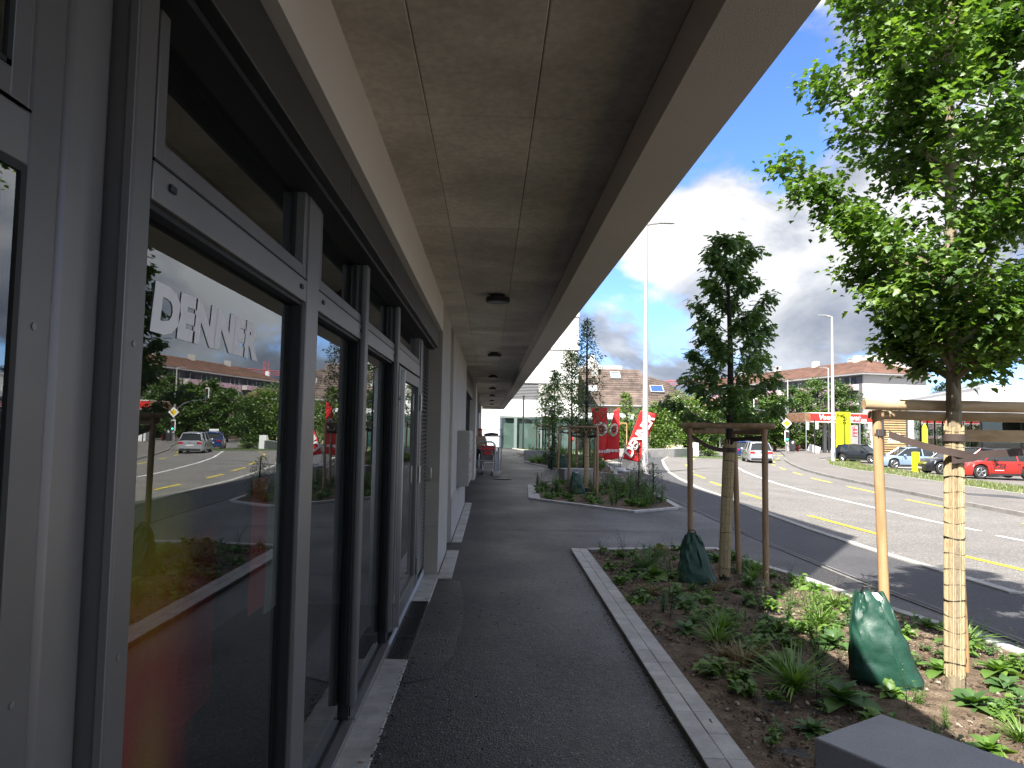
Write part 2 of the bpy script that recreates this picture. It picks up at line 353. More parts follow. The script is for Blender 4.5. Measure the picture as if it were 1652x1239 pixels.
# ------------------------------------------------------------------ ground and road
def big_ground():
    xs = [-400, -60, -15, 0, 15, 30, 60, 120, 400]; ys = [-120, -20, 0, 14, 35, 60, 110, 200, 380, 900]
    mb = MB()
    for y in ys:
        for x in xs: mb.v.append((x, y, gz(x, y)-.02))
    n = len(xs)
    for j in range(len(ys)-1):
        for i in range(n-1): mb.f.append((j*n+i, j*n+i+1, (j+1)*n+i+1, (j+1)*n+i))
    return mb
struct('ground', big_ground(), ground_m, smooth=False)
roadL = [(6.3, -15), (6.32, 8.33), (6.33, 11.08), (6.44, 13.0), (6.62, 16), (6.92, 19.98), (7.2, 24.2), (7.75, 28.6), (8.53, 33.35), (10.05, 40.43), (11.9, 48.5), (13.8, 54.8), (16.36, 60.5), (20.5, 70), (26, 82), (33, 100)]
roadR = [(46, 118), (40.25, 97.8), (33, 79), (28.2, 67), (24.6, 58.5), (20.96, 48.62), (18.33, 40.68), (16.9, 35.2), (16.0, 30.6), (15.3, 26.5), (14.6, 22.09), (14.15, 18.2), (13.8, 12), (13.7, -15)]
road_poly = roadL+[(44, 140), (60, 170)]+[(70, 165), (57, 140)]+roadR
obj_road = obj('road', sheet(road_poly, .004, 'road'), asph_road); obj_road['kind'] = 'structure'
drain = [(4.66, -15), (4.62, 6.09), (4.55, 9.0), (4.6, 11.5), (4.8, 15.4), (4.95, 19), (5.13, 23.0), (5.35, 27), (5.8, 32)]
pave = [(p[0]-.0, p[1]) for p in roadL[:12]]
pav_poly = drain+[(7.0, 36), (9.2, 46), (12.4, 58)]+pave[::-1]
o = obj('pavement', sheet(pav_poly, -.004, 'pavement'), asph_pave); o['kind'] = 'structure'
path_poly = [(-2.2, -15), (-2.2, 61.4), (12.4, 61.4), (12.4, 58), (9.2, 46), (7.0, 36)]+drain[::-1]
o = obj('forecourt_path', sheet(path_poly, -.008, 'forecourt_path'), asph_path); o['kind'] = 'structure'
verge = [(30.6, 66), (30.19, 62.99), (24.6, 51), (22.34, 43.6), (22.2, 40.37), (21.5, 35.78), (20.38, 29.7), (19.9, 26.0), (19.2, 20), (18.8, 10), (18.6, -10)]
farp_poly = [(40.25, 97.8), (33, 79), (28.2, 67), (24.6, 58.5), (20.96, 48.62), (18.33, 40.68), (16.9, 35.2), (16.0, 30.6), (15.3, 26.5), (14.6, 22.09), (14.15, 18.2), (13.8, 12), (13.7, -10)]+verge[::-1]+[(38, 76), (46, 92)]
o = obj('far_pavement', sheet([(x, y) for x, y in farp_poly], .1, 'far_pavement'), asph_far); o['kind'] = 'structure'
lot_poly = [(18.6, -10), (18.8, 10), (19.2, 20), (19.9, 26), (20.38, 29.7), (21.5, 35.78), (22.2, 40.37), (22.34, 43.6), (24.6, 51), (30.19, 62.99), (30.6, 66), (38, 76), (60, 76), (80, 40), (80, -10)]
o = obj('car_park', sheet(lot_poly, .06, 'car_park'), asph_far); o['kind'] = 'structure'

def kerb_line(name, pts, w, l, h, m, side, up, label=None, rows=1):
    root = bpy.data.objects.new(name, None); S.collection.objects.link(root); root['kind'] = 'structure'; WP[root.name] = Vector()
    stones(pts, w, l, h, m, root, side=side, up=up, rows=rows); return root
kerb_line('road_kerb', roadL[1:13], .16, 1.0, .1, mat('flush_kerb', (.40, .385, .35), .85, var=.1, vs=3, bump=.3, bs=90, rand=.08), 1, .02)
kerb_line('far_kerb', roadR[3:], .15, 1.0, .1, mat('worn_kerb', (.22, .21, .195), .85, var=.2, vs=4, rand=.12, fine=.15), -1, .12)
kerb_line('verge_kerb', [p for p in verge[:-1]][::-1], .10, 1.0, .1, conc_pale, -1, .12)
# slotted drain channel beside the smooth pavement
ch = bpy.data.objects.new('drain_channel', None); S.collection.objects.link(ch); ch['kind'] = 'structure'; WP[ch.name] = Vector()
stones(drain[1:8], .13, .5, .05, mat('channel_concrete', (.16, .155, .15), .8, var=.15, vs=5, bump=.3, bs=90, rand=.1), ch, name='channel_segment', side=-1, up=.004, limit=60)
slot = offset_line(drain[1:8], -.045); slot2 = offset_line(drain[1:8], -.085)
for i in range(len(slot)-1):
    mb = MB(); q = [slot[i], slot[i+1], slot2[i+1], slot2[i]]
    mb.add([(x, y, gz(x, y)+.009) for x, y in q], [(0, 1, 2, 3)])
    obj('channel_slot', mb, black_gap, ch, smooth=False)

def mark(pts, w, m, name, parent, off=.010):
    a = offset_line(pts, w/2); b = offset_line(pts, -w/2); mb = MB()
    for i in range(len(pts)-1):
        q = [a[i], a[i+1], b[i+1], b[i]]
        mb.add([(x, y, gz(x, y)+off) for x, y in q], [(0, 1, 2, 3)])
    return obj(name, mb, m, parent, smooth=False)
mk = bpy.data.objects.new('road_markings', None); S.collection.objects.link(mk); mk['kind'] = 'structure'; WP[mk.name] = Vector()
mark([(10.41, 14.9), (10.37, 16.5), (10.55, 19.23), (10.83, 23.5), (11.38, 27.8), (12.1, 31.4), (13.3, 36.8), (15.1, 43.4), (16.9, 49), (19.0, 55.5)], .13, white_m, 'centre_line', mk)
mark([(10.28, 14.2), (10.33, 13.0)], .13, white_m, 'centre_dash', mk); mark([(10.28, 11.5), (10.3, 8.5)], .13, white_m, 'centre_dash', mk)
for a, b in [((7.66, 9.6), (7.56, 11.2)), ((7.54, 13.4), (7.54, 16.66)), ((7.98, 20.6), (8.1, 22.6)), ((8.35, 25.3), (8.6, 27.5)), ((9.0, 29.6), (9.35, 32.26)), ((9.95, 34.69), (10.6, 37.4)), ((11.3, 40.5), (12, 43)), ((13, 46.5), (13.8, 49)), ((14.9, 52), (15.8, 54.5)), ((16.9, 57.76), (17.8, 60)), ((19, 62.57), (20.2, 65)), ((7.6, 4), (7.6, 7))]:
    mark([a, b], .14, yellow_m, 'lane_dash', mk)
for a, b in [((12.75, 14.0), (12.75, 16.73)), ((13.1, 19.3), (13.4, 22.62)), ((13.8, 25.0), (14.26, 28.05)), ((14.6, 30.07), (15.14, 33.13)), ((15.83, 35.7), (16.5, 38.35)), ((17.3, 41.22), (18.0, 43.7)), ((19, 47), (19.8, 49.5)), ((21.2, 52.5), (21.9, 54.3)), ((22.5, 55.8), (23, 57)), ((23.7, 58.5), (24.2, 59.8)), ((25, 61.5), (25.6, 62.8)), ((26.4, 64.5), (27, 66)), ((27.9, 68), (28.6, 69.6))]:
    mark([a, b], .13, yellow_m, 'lane_dash', mk)
for k in range(6):
    mark([(30+k*.9, 77+k*.2), (31.0+k*.9, 79+k*.2)], .45, yellow_m, 'crossing_bar', mk)
# yellowish resurfaced patch at the far corner
mark([(37, 84), (46, 88)], 3.5, mat('ochre_patch', (.50, .36, .16), .9, var=.15, vs=.6), 'ochre_patch', mk, off=.016)
# a darker dip strip over the far pavement
o = obj('asphalt_patch', sheet([(-.56, 4.7), (-.36, 4.82), (-.24, 5.3), (-.2, 6.2), (-.23, 7.2), (-.3, 7.95), (-.56, 8.1)], -.0045, 'asphalt_patch'), asphalt('patch_asphalt', (.024, .023, .023), .3, .7, 95, (.1, .1, .1), .42, .6, .5, .4)); o['kind'] = 'structure'
o = obj('paving_seam', sheet([(-.52, 12.2), (-.52, 12.23), (3.2, 12.9), (6.0, 13.3), (6.0, 13.27), (3.2, 12.87)], -.0045, 'paving_seam'), black_gap); o['kind'] = 'structure'
o = obj('pavement_patch', sheet([(13.2+3.5, 24.5), (17.3, 25.6), (18.7, 25.2), (18.4, 23.4)], .104, 'pavement_patch'), asph_pave); o['kind'] = 'structure'
# ------------------------------------------------------------------ shop building
shop = thing('shop_building', 'long shop building with board-marked concrete canopy and anthracite shopfront along the path', 'building', (0, 0, 0))
CZ = 3.05
def shop_part(name, mb, m, **k): return obj(name, mb, m, shop, **k)
# ceiling panels with recessed joints
cols = [(-.60, -.32), (-.32, .175), (.175, .66)]
k = 0
pm = [MB() for _ in cols]
for ci, (a, b) in enumerate(cols):
    g = .0016
    w = b-a; L_ = 1.86
    ch = .004
    me_mb = MB().add([(g, g, ch), (w-g, g, ch), (w-g, L_-g, ch), (g, L_-g, ch), (g+ch, g+ch, 0), (w-g-ch, g+ch, 0), (w-g-ch, L_-g-ch, 0), (g+ch, L_-g-ch, 0)],
                     [(4, 7, 6, 5), (0, 4, 5, 1), (1, 5, 6, 2), (2, 6, 7, 3), (3, 7, 4, 0)])
    me = mesh_from(me_mb.v, me_mb.f, 'ceiling_panel', False, fix=False); me.materials.append(conc)
    for r_ in range(-2, 26):
        o = bpy.data.objects.new('ceiling_panel', me); S.collection.objects.link(o); o.parent = shop
        o.location = (a, 1.38+r_*1.86, CZ+rnd.uniform(-.0012, .0012))
YE = 49.7
shop_part('canopy_slab', MB().box((-.9, -3, CZ+.0045), (.93, YE, 3.42)), mat('slab_joint', (.2, .18, .15), .9, var=.1))
shop_part('canopy_beam', MB().box((.66, -3, 2.85), (.9, YE, CZ+.006)), plaster)
shop_part('canopy_fascia', MB().box((.895, -3, 2.853), (.935, YE-.003, 3.5)), plaster)
shop_part('end_beam', MB().box((-.6, YE-.22, 2.852), (.66, YE-.002, CZ+.003)), plaster_s)
shop_part('facade_downstand', MB().box((-.86, -3, 2.70), (-.575, 8.27, CZ+.005)), plaster)
shop_part('upper_storeys', MB().box((-14, 4.3, 3.43), (.93, 44, 12.0)), plaster_s)
shop_part('rear_storeys', MB().box((-14, -30, 3.43), (-6, 4.29, 12.0)), plaster_s)
shop_part('roof_deck', MB().box((-6, -30, 3.43), (.90, 4.28, 3.5)), plaster_s)
# shutter box above the shopfront, in lengths
yb = [-1.0, 1.2, 3.03, 4.35, 5.7, 7.2, 8.25]
for a, b in zip(yb[:-1], yb[1:]):
    shop_part('shutter_box', MB().box((-.84, a+.002, 2.512), (-.62, b-.002, 2.699)), alu_d, bevel=.004)
shop_part('shutter_groove', MB().box((-.80, -1, 2.49), (-.66, 8.25, 2.511)), black_gap)
# shop interior
inn = mat('shop_interior', (.16, .155, .145), .8, var=.2, vs=1)
shop_part('interior_wall', MB().box((-5.2, -3, -.1), (-5, 8.2, 3.0)), inn)
shop_part('interior_floor', MB().box((-5, -3, -.15), (-.86, 8.2, -.09)), mat('shop_floor', (.25, .24, .22), .4, var=.1))
shop_part('interior_ceiling', MB().box((-5, -3, 2.74), (-.87, 8.2, 2.80)), inn)
shop_part('interior_end', MB().box((-5, 8.2, -.1), (-.9, 8.26, 3.0)), inn)
# window fields
def window(y0, y1, dx=0.0, zt=None, vents=True, name='window'):
    """a fixed lower pane with a hinged top light; y0..y1 is the clear opening"""
    w = obj(name, MB().box((-.86, y0-.002, -.10), (-.78, y1+.002, -.005)), alu_l, shop, bevel=.003)
    z_t0, z_t1 = zt or (2.07, 2.155)
    # reveal frame, stepped
    obj('transom', MB().box((-.86, y0, z_t0), (-.795, y1, z_t1)), alu_l, w, bevel=.003)
    obj('transom_groove', MB().box((-.80, y0, z_t1), (-.793, y1, z_t1+.005)), black_gap, w)
    s = MB()
    for a, b in ((y0+.006, y0+.050), (y1-.050, y1-.006)): s.box((-.85, a, z_t1+.006), (-.797, b, 2.645))
    s.box((-.85, y0+.05, z_t1+.006), (-.797, y1-.05, z_t1+.052)); s.box((-.85, y0+.05, 2.60), (-.797, y1-.05, 2.645))
    obj('sash', s, alu, w, bevel=.003)
    g = MB()
    for a, b in ((y0+.050, y0+.062), (y1-.062, y1-.050)): g.box((-.845, a, z_t1+.052), (-.83, b, 2.60))
    g.box((-.845, y0+.05, 2.588), (-.83, y1-.05, 2.60)); g.box((-.845, y0+.05, z_t1+.052), (-.83, y1-.05, z_t1+.06))
    for a, b in ((y0, y0+.012), (y1-.014, y1)): g.box((-.86, a, .0), (-.81, b, z_t0))
    g.box((-.86, y0+.012, z_t0-.014), (-.81, y1-.014, z_t0)); g.box((-.86, y0+.012, .0), (-.83, y1-.014, .010))
    obj('gasket', g, black_gap, w)
    obj('pane', MB().box((-.846, y0+.060, z_t1+.05), (-.840, y1-.060, 2.602)), pane_m, w, smooth=False)
    obj('pane', MB().box((-.846, y0+.010, .0), (-.840, y1-.012, z_t0)), pane_m, w, smooth=False)
    if vents:
        for yy in (y0+.07, y1-.09):
            obj('drain_cap', MB().box((-.795, yy, z_t1-.045), (-.788, yy+.03, z_t1-.028)), black_m, w, bevel=.002)
    dx += .07
    if dx:
        for q in [w]+list(w.children): q.data.transform(Matrix.Translation((dx, 0, 0)))
    return w
windows = [window(-.9, 1.125, .025, (2.0, 2.085), False), window(1.50, 2.755), window(2.945, 3.99), window(4.03, 5.36)]
def post(y0, y1, x=-.73, name='mullion', m=alu, z0=-.1, z1=2.66):
    return shop_part(name, MB().box((-.80, y0, z0), (x, y1, z1)), m, bevel=.004)
post(2.758, 2.942, -.722, m=alu_l); post(1.128, 1.495, -.765, m=alu); post(3.992, 4.027, -.757, m=alu_d); post(5.362, 5.60, -.757, m=alu_d)
shop_part('head_frame', MB().box((-.80, -.9, 2.647), (-.725, 5.62, 2.70)), alu, bevel=.003)
shop_part('mullion_cover', MB().box((-.80, 1.222, -.02), (-.745, 1.362, 2.49)), alu_l, bevel=.016)
# shutter guide rails: pairs with a slot between
def rail(y, wd=.085, x0=-.745, x1=-.70, z0=.04):
    if x0 == -.745: shop_part('rail_bracket', MB().box((-.768, y+.03, z0+.02), (-.7455, y+.05, 2.48)), black_gap)
    w = shop_part('guide_rail', MB().box((x0, y, z0), (x1, y+wd, 2.49)), alu, bevel=.006)
    obj('rail_slot', MB().box((x0+.002, y+wd, z0+.005), (x1-.012, y+wd+.014, 2.488)), black_gap, w)
    for q, mm in ((x0+.008, black_gap), (x0+.028, steel)): obj('rail_groove', MB().box((q, y-.0025, z0+.003), (q+(.010 if mm is black_gap else .006), y-.0004, 2.486)), mm, w)
    obj('rail_edge', MB().box((x1-.016, y-.006, z0+.002), (x1-.002, y-.0005, 2.485)), alu_l, w)
    for zz in (.55, 1.15, 1.75):
        obj('rail_screw', MB().tube([(x1-.001, y+wd*.45, zz), (x1+.002, y+wd*.45, zz)], .006, 10), alu_l, w)
    return w
for y, wd in ((3.93, .09), (5.30, .09)): rail(y, wd, z0=.09)
rail(1.13, .085, -.80, -.745, .02); rail(1.366, .078, -.80, -.70, .02)
# threshold, white seal line
shop_part('threshold', MB().box((-.86, -.9, -.145), (-.7345, 8.2, -.032)), mat('sill_aluminium', (.15, .14, .125), .45, metal=.4, var=.12, vs=6, sc=(4, 1, 4)), bevel=.003)
shop_part('seal_line', MB().box((-.7345, -.9, -.12), (-.722, 8.2, -.018)), mat('seal_pvc', (.45, .48, .52), .5, var=.05))
# glazed entrance door with long steel handle
_n0 = {q.name for q in shop.children}
door = obj('door', MB().box((-.83, 5.66, -.01), (-.79, 5.76, 2.08)), alu, shop, bevel=.004)
for a, b, c, d in ((7.16, 7.28, -.01, 2.08), (5.76, 7.16, 1.98, 2.08), (5.76, 7.16, -.01, .12)): obj('door_stile', MB().box((-.83, a, c), (-.79, b, d)), alu, door, bevel=.004)
obj('pane', MB().box((-.816, 5.76, .12), (-.810, 7.16, 1.98)), pane_m, door, smooth=False)
hb = MB().box((-.745, 5.40, .10), (-.715, 5.445, 2.02))
for zz in (.25, 1.8): hb.box((-.79, 5.412, zz), (-.744, 5.70, zz+.02))
obj('handle', hb, steel, door, bevel=.003)
for zz in (.10, 1.02, 1.75): obj('hinge', MB().tube([(-.775, 7.30, zz), (-.775, 7.30, zz+.17)], .013, 10), steel, door)
w = shop_part('top_light', MB().box((-.86, 5.62, 2.10), (-.795, 7.45, 2.215)), alu_l, bevel=.003)
s = MB()
for a, b, c, d in ((5.63, 5.69, 2.22, 2.64), (7.22, 7.3, 2.22, 2.64), (5.69, 7.22, 2.22, 2.27), (5.69, 7.22, 2.6, 2.645)): s.box((-.85, a, c), (-.797, b, d))
obj('sash', s, alu, w, bevel=.003); obj('pane', MB().box((-.846, 5.69, 2.27), (-.840, 7.22, 2.60)), pane_m, w, smooth=False)
post(7.285, 7.45, -.725); shop_part('head_frame', MB().box((-.80, 5.63, 2.647), (-.726, 8.25, 2.70)), alu, bevel=.003)
for q in [c for c in shop.children if c.name not in _n0]:
    for g_ in [q]+list(q.children): g_.data.transform(Matrix.Translation((.06 if 'post' not in q.name and 'mullion' not in q.name and 'head' not in q.name else 0, 0, 0)))
# louvred panel with bow handle
lv = shop_part('louvre_door', MB().box((-.80, 7.455, -.02), (-.755, 8.22, 2.64)), black_m)
for a, b, c, d in ((7.455, 7.50, -.02, 2.64), (8.17, 8.22, -.02, 2.64)): obj('louvre_frame', MB().box((-.755, a, c), (-.725, b, d)), alu, lv, bevel=.003)
sl = MB().add([(-.752, 7.502, 0), (-.752, 8.168, 0), (-.728, 8.168, -.018), (-.728, 7.502, -.018), (-.728, 7.502, -.024), (-.728, 8.168, -.024)], [(0, 1, 2, 3), (3, 2, 5, 4)])
for i in range(60):
    o = obj('slat', sl if i == 0 else slm, alu, lv, local=True, smooth=False); slm = o.data; o.location = (0, 0, .07+i*.043)
obj('handle', MB().tube([(-.725, 8.19, .98), (-.675, 8.19, .985), (-.670, 8.19, 1.0), (-.670, 8.19, 1.11), (-.675, 8.19, 1.125), (-.725, 8.19, 1.13)], .008, 8), steel, lv)
# pillar in plaster panels and wall with recess
pan = mat('panel_plaster', (.40, .365, .32), .85, var=.04, vs=2, bump=.12, bs=120, rand=.03)
stain = mat('stained_plaster', (.44, .42, .385), .88, var=.14, vs=2.5, bump=.2, bs=120, sc=(1, 3, .6), detail=9)
zz = [-.12, .45, .95, 1.35, 1.78, 2.22, 2.70]
pl = shop_part('pillar', MB().box((-.9, 8.28, -.15), (-.574, 9.95, CZ+.004)), stain)
for a, b in zip(zz[:-1], zz[1:]): obj('plaster_panel', MB().box((-.83, 8.266, a+.0015), (-.576, 8.2795, b-.0015)), pan, pl, smooth=False)
shop_part('recess_wall', MB().box((-.9, 9.95, -.2), (-.70, 10.75, CZ+.004)), plaster_s)
wall = shop_part('wall', MB().box((-.9, 10.75, -.2), (-.574, 16.6, CZ+.004)), stain)
shop_part('plinth', MB().box((-.573, 10.76, -.2), (-.560, 16.59, .52)), mat('plinth_stone', (.40, .385, .36), .85, var=.16, vs=6, bump=.2, bs=80, sc=(1, 2, .7)))
# long glazed bay further along, then columns
bay = shop_part('glazed_bay', MB().box((-.9, 16.6, 2.5), (-.60, 23.8, CZ+.004)), alu_d)
for i in range(7):
    obj('bay_post', MB().box((-.80, 16.6+i*1.19, -.2), (-.70, 16.66+i*1.19, 2.5)), alu_d, bay)
for i in range(6): obj('pane', MB().box((-.79, 16.67+i*1.19, -.15), (-.785, 17.78+i*1.19, 2.5)), pane_m, bay, smooth=False)
shop_part('bay_back', MB().box((-2.4, 16.6, -.2), (-2.3, 24, 3)), inn)
shop_part('pier', MB().box((-.9, 23.8, -.3), (-.50, 25.4, CZ+.004)), plaster_s)
shop_part('pier', MB().box((-.9, 25.4, -.3), (-.60, 33, CZ+.004)), stain)
shop_part('pier', MB().box((-.9, 33, -.3), (-.62, YE, CZ+.004)), plaster_s)
shop_part('downpipe', MB().tube([(-.55, 33, -.2), (-.55, 33, CZ)], .045, 12), galv)
shop_part('pipe_box', MB().box((-.66, 32.8, 2.25), (-.46, 33.1, 2.72)), mat('grey_box', (.33, .34, .35), .6, var=.05), bevel=.01)
shop_part('pipe_foot', MB().box((-.66, 32.8, .9), (-.42, 33.1, 1.35)), mat('grey_box2', (.45, .44, .40), .6, var=.05), bevel=.01)
# second metal frame line beyond
shop_part('rear_body', MB().box((-14, 8.26, -.4), (-.9, YE, 3.42)), plaster_s)
for q in windows[0].children:
    if q.name.split('.')[0] in ('transom', 'sash', 'gasket', 'transom_groove'):
        for v in q.data.vertices: v.co.x = min(v.co.x, -.741 if 'groove' not in q.name else -.740)
# lettering on the first pane and posters behind it
film = mat('frosted_film', (.88, .86, .84), .6, var=.03, vs=3)
b = film.node_tree.nodes['Principled BSDF']
me = text_mesh('DENNER', .168, .0004, .0105, .11, m=film, spacing=.93)
xs = [v.co.x for v in me.vertices]; ys = [v.co.y for v in me.vertices]
sx = .735/(max(xs)-min(xs)); sy = .118/(max(ys)-min(ys)); cx_, cy_ = (max(xs)+min(xs))/2, (max(ys)+min(ys))/2
me.transform(Matrix.Diagonal((sx, sy, 1, 1)) @ Matrix.Translation((-cx_, -cy_, 0)))
o = place_mesh('lettering', me, frame((-.7685, 1.975, 1.861), (0, 1, 0), (0, 0, 1)), windows[1])
def poster_mat():
    m = bpy.data.materials.new('fruit_poster'); m.use_nodes = True; t = m.node_tree; L = t.links.new; b = t.nodes['Principled BSDF']
    b.inputs['Roughness'].default_value = .5
    tc = N('ShaderNodeTexCoord', t); sp = N('ShaderNodeSeparateXYZ', t); L(tc.outputs['Object'], sp.inputs[0])
    r = N('ShaderNodeValToRGB', t); mr = N('ShaderNodeMapRange', t, i_1=-.05, i_2=1.62, i_3=0, i_4=1); L(sp.outputs[2], mr.inputs[0]); L(mr.outputs[0], r.inputs[0])
    e = r.color_ramp.elements; e[0].position = 0; e[0].color = (.65, .22, .08, 1); e[1].position = 1; e[1].color = (.10, .16, .03, 1)
    for p, c in ((.15, (.30, .10, .03)), (.32, (.42, .05, .02)), (.50, (.80, .04, .015)), (.62, (.85, .10, .015)), (.72, (.90, .35, .02)), (.86, (.80, .70, .03))):
        k = e.new(p); k.color = (*c, 1)
    nz = N('ShaderNodeTexNoise', t, i_Scale=5, i_Detail=6); mp = N('ShaderNodeMapping', t); mp.inputs['Scale'].default_value = (1, 4, 1); L(tc.outputs['Object'], mp.inputs[0]); L(mp.outputs[0], nz.inputs['Vector'])
    mx = N('ShaderNodeMix', t, data_type='RGBA', blend_type='OVERLAY'); mx.inputs[0].default_value = .6; L(r.outputs[0], mx.inputs[6]); L(nz.outputs['Color'], mx.inputs[7])
    # yellow cheek of the fruit with its stem hollow
    def blob(cy, cz, ry, rz_, col, prev):
        a = N('ShaderNodeVectorMath', t, operation='SUBTRACT'); L(tc.outputs['Object'], a.inputs[0]); a.inputs[1].default_value = (0, cy, cz)
        s = N('ShaderNodeVectorMath', t, operation='MULTIPLY'); L(a.outputs[0], s.inputs[0]); s.inputs[1].default_value = (0, 1/ry, 1/rz_)
        l = N('ShaderNodeVectorMath', t, operation='LENGTH'); L(s.outputs[0], l.inputs[0])
        q = N('ShaderNodeMapRange', t, i_1=1, i_2=.2, i_3=0, i_4=1); L(l.outputs['Value'], q.inputs[0])
        x = N('ShaderNodeMix', t, data_type='RGBA'); L(q.outputs[0], x.inputs[0]); L(prev, x.inputs[6]); x.inputs[7].default_value = (*col, 1); return x.outputs[2]
    c = blob(1.80, .50, .17, .50, (.85, .55, .03), mx.outputs[2]); c = blob(1.70, .30, .07, .24, (.05, .045, .02), c)
    L(c, b.inputs['Base Color'])
    fy = N('ShaderNodeMapRange', t, i_1=1.78, i_2=2.08, i_3=1, i_4=0); fy.interpolation_type = 'SMOOTHSTEP'; L(sp.outputs[1], fy.inputs[0])
    fz_ = N('ShaderNodeMapRange', t, i_1=1.15, i_2=1.58, i_3=1, i_4=0); fz_.interpolation_type = 'SMOOTHSTEP'; L(sp.outputs[2], fz_.inputs[0])
    al = N('ShaderNodeMath', t, operation='MULTIPLY'); L(fy.outputs[0], al.inputs[0]); L(fz_.outputs[0], al.inputs[1]); L(al.outputs[0], b.inputs['Alpha']); return m
obj('poster', MB().box((-.815, 1.52, -.02), (-.812, 2.06, 1.58)), poster_mat(), windows[1], smooth=False)
redp = mat('red_poster', (.50, .03, .03), .5, var=.1)
redf_ = mat('sheer_red_film', (.50, .03, .03), .5, var=.1); redf_.node_tree.nodes['Principled BSDF'].inputs['Alpha'].default_value = .45
obj('poster', MB().box((-1.05, 2.42, .55), (-1.045, 2.80, 1.2)), redf_, windows[1], smooth=False)
obj('poster', MB().box((-1.05, 3.2, .75), (-1.045, 3.42, 1.35)), redp, windows[2], smooth=False)
obj('poster', MB().box((-1.05, 3.42, .7), (-1.045, 3.8, 1.4)), mat('beige_poster', (.30, .28, .24), .6, var=.1), windows[2], smooth=False)
obj('poster', MB().box((-.765, -.6, .0), (-.762, 1.112, 1.90)), redp, windows[0], smooth=False)
# stone strips along the foot of the facade
fs = bpy.data.objects.new('path_border_strip', None); S.collection.objects.link(fs); fs['kind'] = 'structure'; WP[fs.name] = Vector()
stones([(-.72, -.6), (-.72, 5.15)], .17, .27, .1, strip_m, fs, name='paving_stone', side=-1, up=.012, jig=.0015)
stones([(-.72, 6.9), (-.72, 8.23)], .17, .27, .1, strip_m, fs, name='paving_stone', side=-1, up=.012)
stones([(-.56, 8.05), (-.56, 9.95)], .16, .27, .1, strip_m, fs, name='paving_stone', side=-1, up=.012)
stones([(-.545, 10.75), (-.545, 16.6)], .15, .27, .1, strip_m, fs, name='paving_stone', side=-1, up=.012)
# door grating
gr = thing('door_grating', 'three black steel drain gratings set in front of the glass entrance door', 'grating', (-.64, 6.0, gz(0, 6)))
for i in range(3):
    a = 5.17+i*.57
    fr = MB().box((-.718, a, -.09), (-.708, a+.55, -.056)).box((-.562, a, -.09), (-.552, a+.55, -.056)).box((-.708, a, -.09), (-.562, a+.012, -.056)).box((-.708, a+.538, -.09), (-.562, a+.55, -.056))
    f = obj('grating_frame', fr, alu_d, gr)
    for j in range(8): obj('grating_bar', MB().box((-.704+j*.0185, a+.012, -.085), (-.698+j*.0185, a+.538, -.058)), alu_d, f)
    obj('sump', MB().box((-.718, a, -.094), (-.552, a+.55, -.0905)), black_gap, f)

# ------------------------------------------------------------------ ceiling lights
lamps = ['nearest', 'second', 'third', 'fourth', 'fifth', 'sixth', 'seventh', 'eighth']
hl = MB().tube([(0, 0, 0), (0, 0, -.03)], .075, 28); hb_ = MB().tube([(0, 0, -.03), (0, 0, -.034), (0, 0, -.078), (0, 0, -.082)], [.128, .132, .132, .126], 32)
proto = thing('ceiling_light', 'round black ceiling light, nearest of the row under the concrete canopy', 'ceiling light', (.055, 7.72, CZ), group='round black lights in a row on the canopy ceiling')
obj('base', hl, black_m, proto, local=True); obj('housing', hb_, black_m, proto, local=True)
obj('lens', MB().tube([(0, 0, -.0825), (0, 0, -.084)], .105, 28), mat('lamp_lens', (.07, .07, .075), .35, var=.1), proto, local=True)
for i in range(1, 8):
    dup(proto, (.055, 7.72+i*6.0, CZ), label='round black ceiling light, %s from the near end of the canopy row' % lamps[i])

# ------------------------------------------------------------------ letterbox bank on the wall
lb = thing('letterbox_bank', 'pale grey bank of letterboxes fixed to the pale wall beside the path', 'letterboxes', (-.5, 13.2, 0))
cab = mat('letterbox_grey', (.36, .345, .315), .5, var=.04)
obj('cabinet', MB().box((-.573, 12.55, .55), (-.37, 14.75, 1.52)), cab, lb, bevel=.006)
for r_ in range(5):
    for c in range(4):
        y0, z0 = 12.60+c*.53, .59+r_*.185
        d = obj('letterbox_door', MB().box((-.37, y0, z0), (-.358, y0+.50, z0+.165)), cab, lb, bevel=.003)
        obj('flap', MB().box((-.358, y0+.03, z0+.115), (-.352, y0+.47, z0+.145)), steel, d)
        if r_ == 2 and c in (0, 1): obj('name_plate', MB().box((-.358, y0+.1, z0+.03), (-.354, y0+.3, z0+.08)), mat('red_plate', (.5, .06, .05), .5, var=.05), d)
# ------------------------------------------------------------------ planting beds
def soil_sheet(poly, cell, amp, parent, seed=0):
    x0, x1 = min(p[0] for p in poly), max(p[0] for p in poly); y0, y1 = min(p[1] for p in poly), max(p[1] for p in poly)
    nx, ny = int((x1-x0)/cell)+2, int((y1-y0)/cell)+2
    idx = {}; mb = MB()
    def vid(i, j):
        if (i, j) not in idx:
            x, y = x0+i*cell, y0+j*cell
            h = noise.noise(Vector((x*2.1+seed, y*2.1, 0)))*amp*1.3+noise.noise(Vector((x*9, y*9, seed)))*amp*.5+noise.noise(Vector((x*26, y*26, 3)))*amp*.28
            idx[i, j] = len(mb.v); mb.v.append((x, y, gz(x, y)+.012+h))
        return idx[i, j]
    for i in range(nx):
        for j in range(ny):
            if inpoly(x0+(i+.5)*cell, y0+(j+.5)*cell, poly): mb.f.append((vid(i, j), vid(i+1, j), vid(i+1, j+1), vid(i, j+1)))
    return obj('soil', mb, soil_m, parent, fix=False)
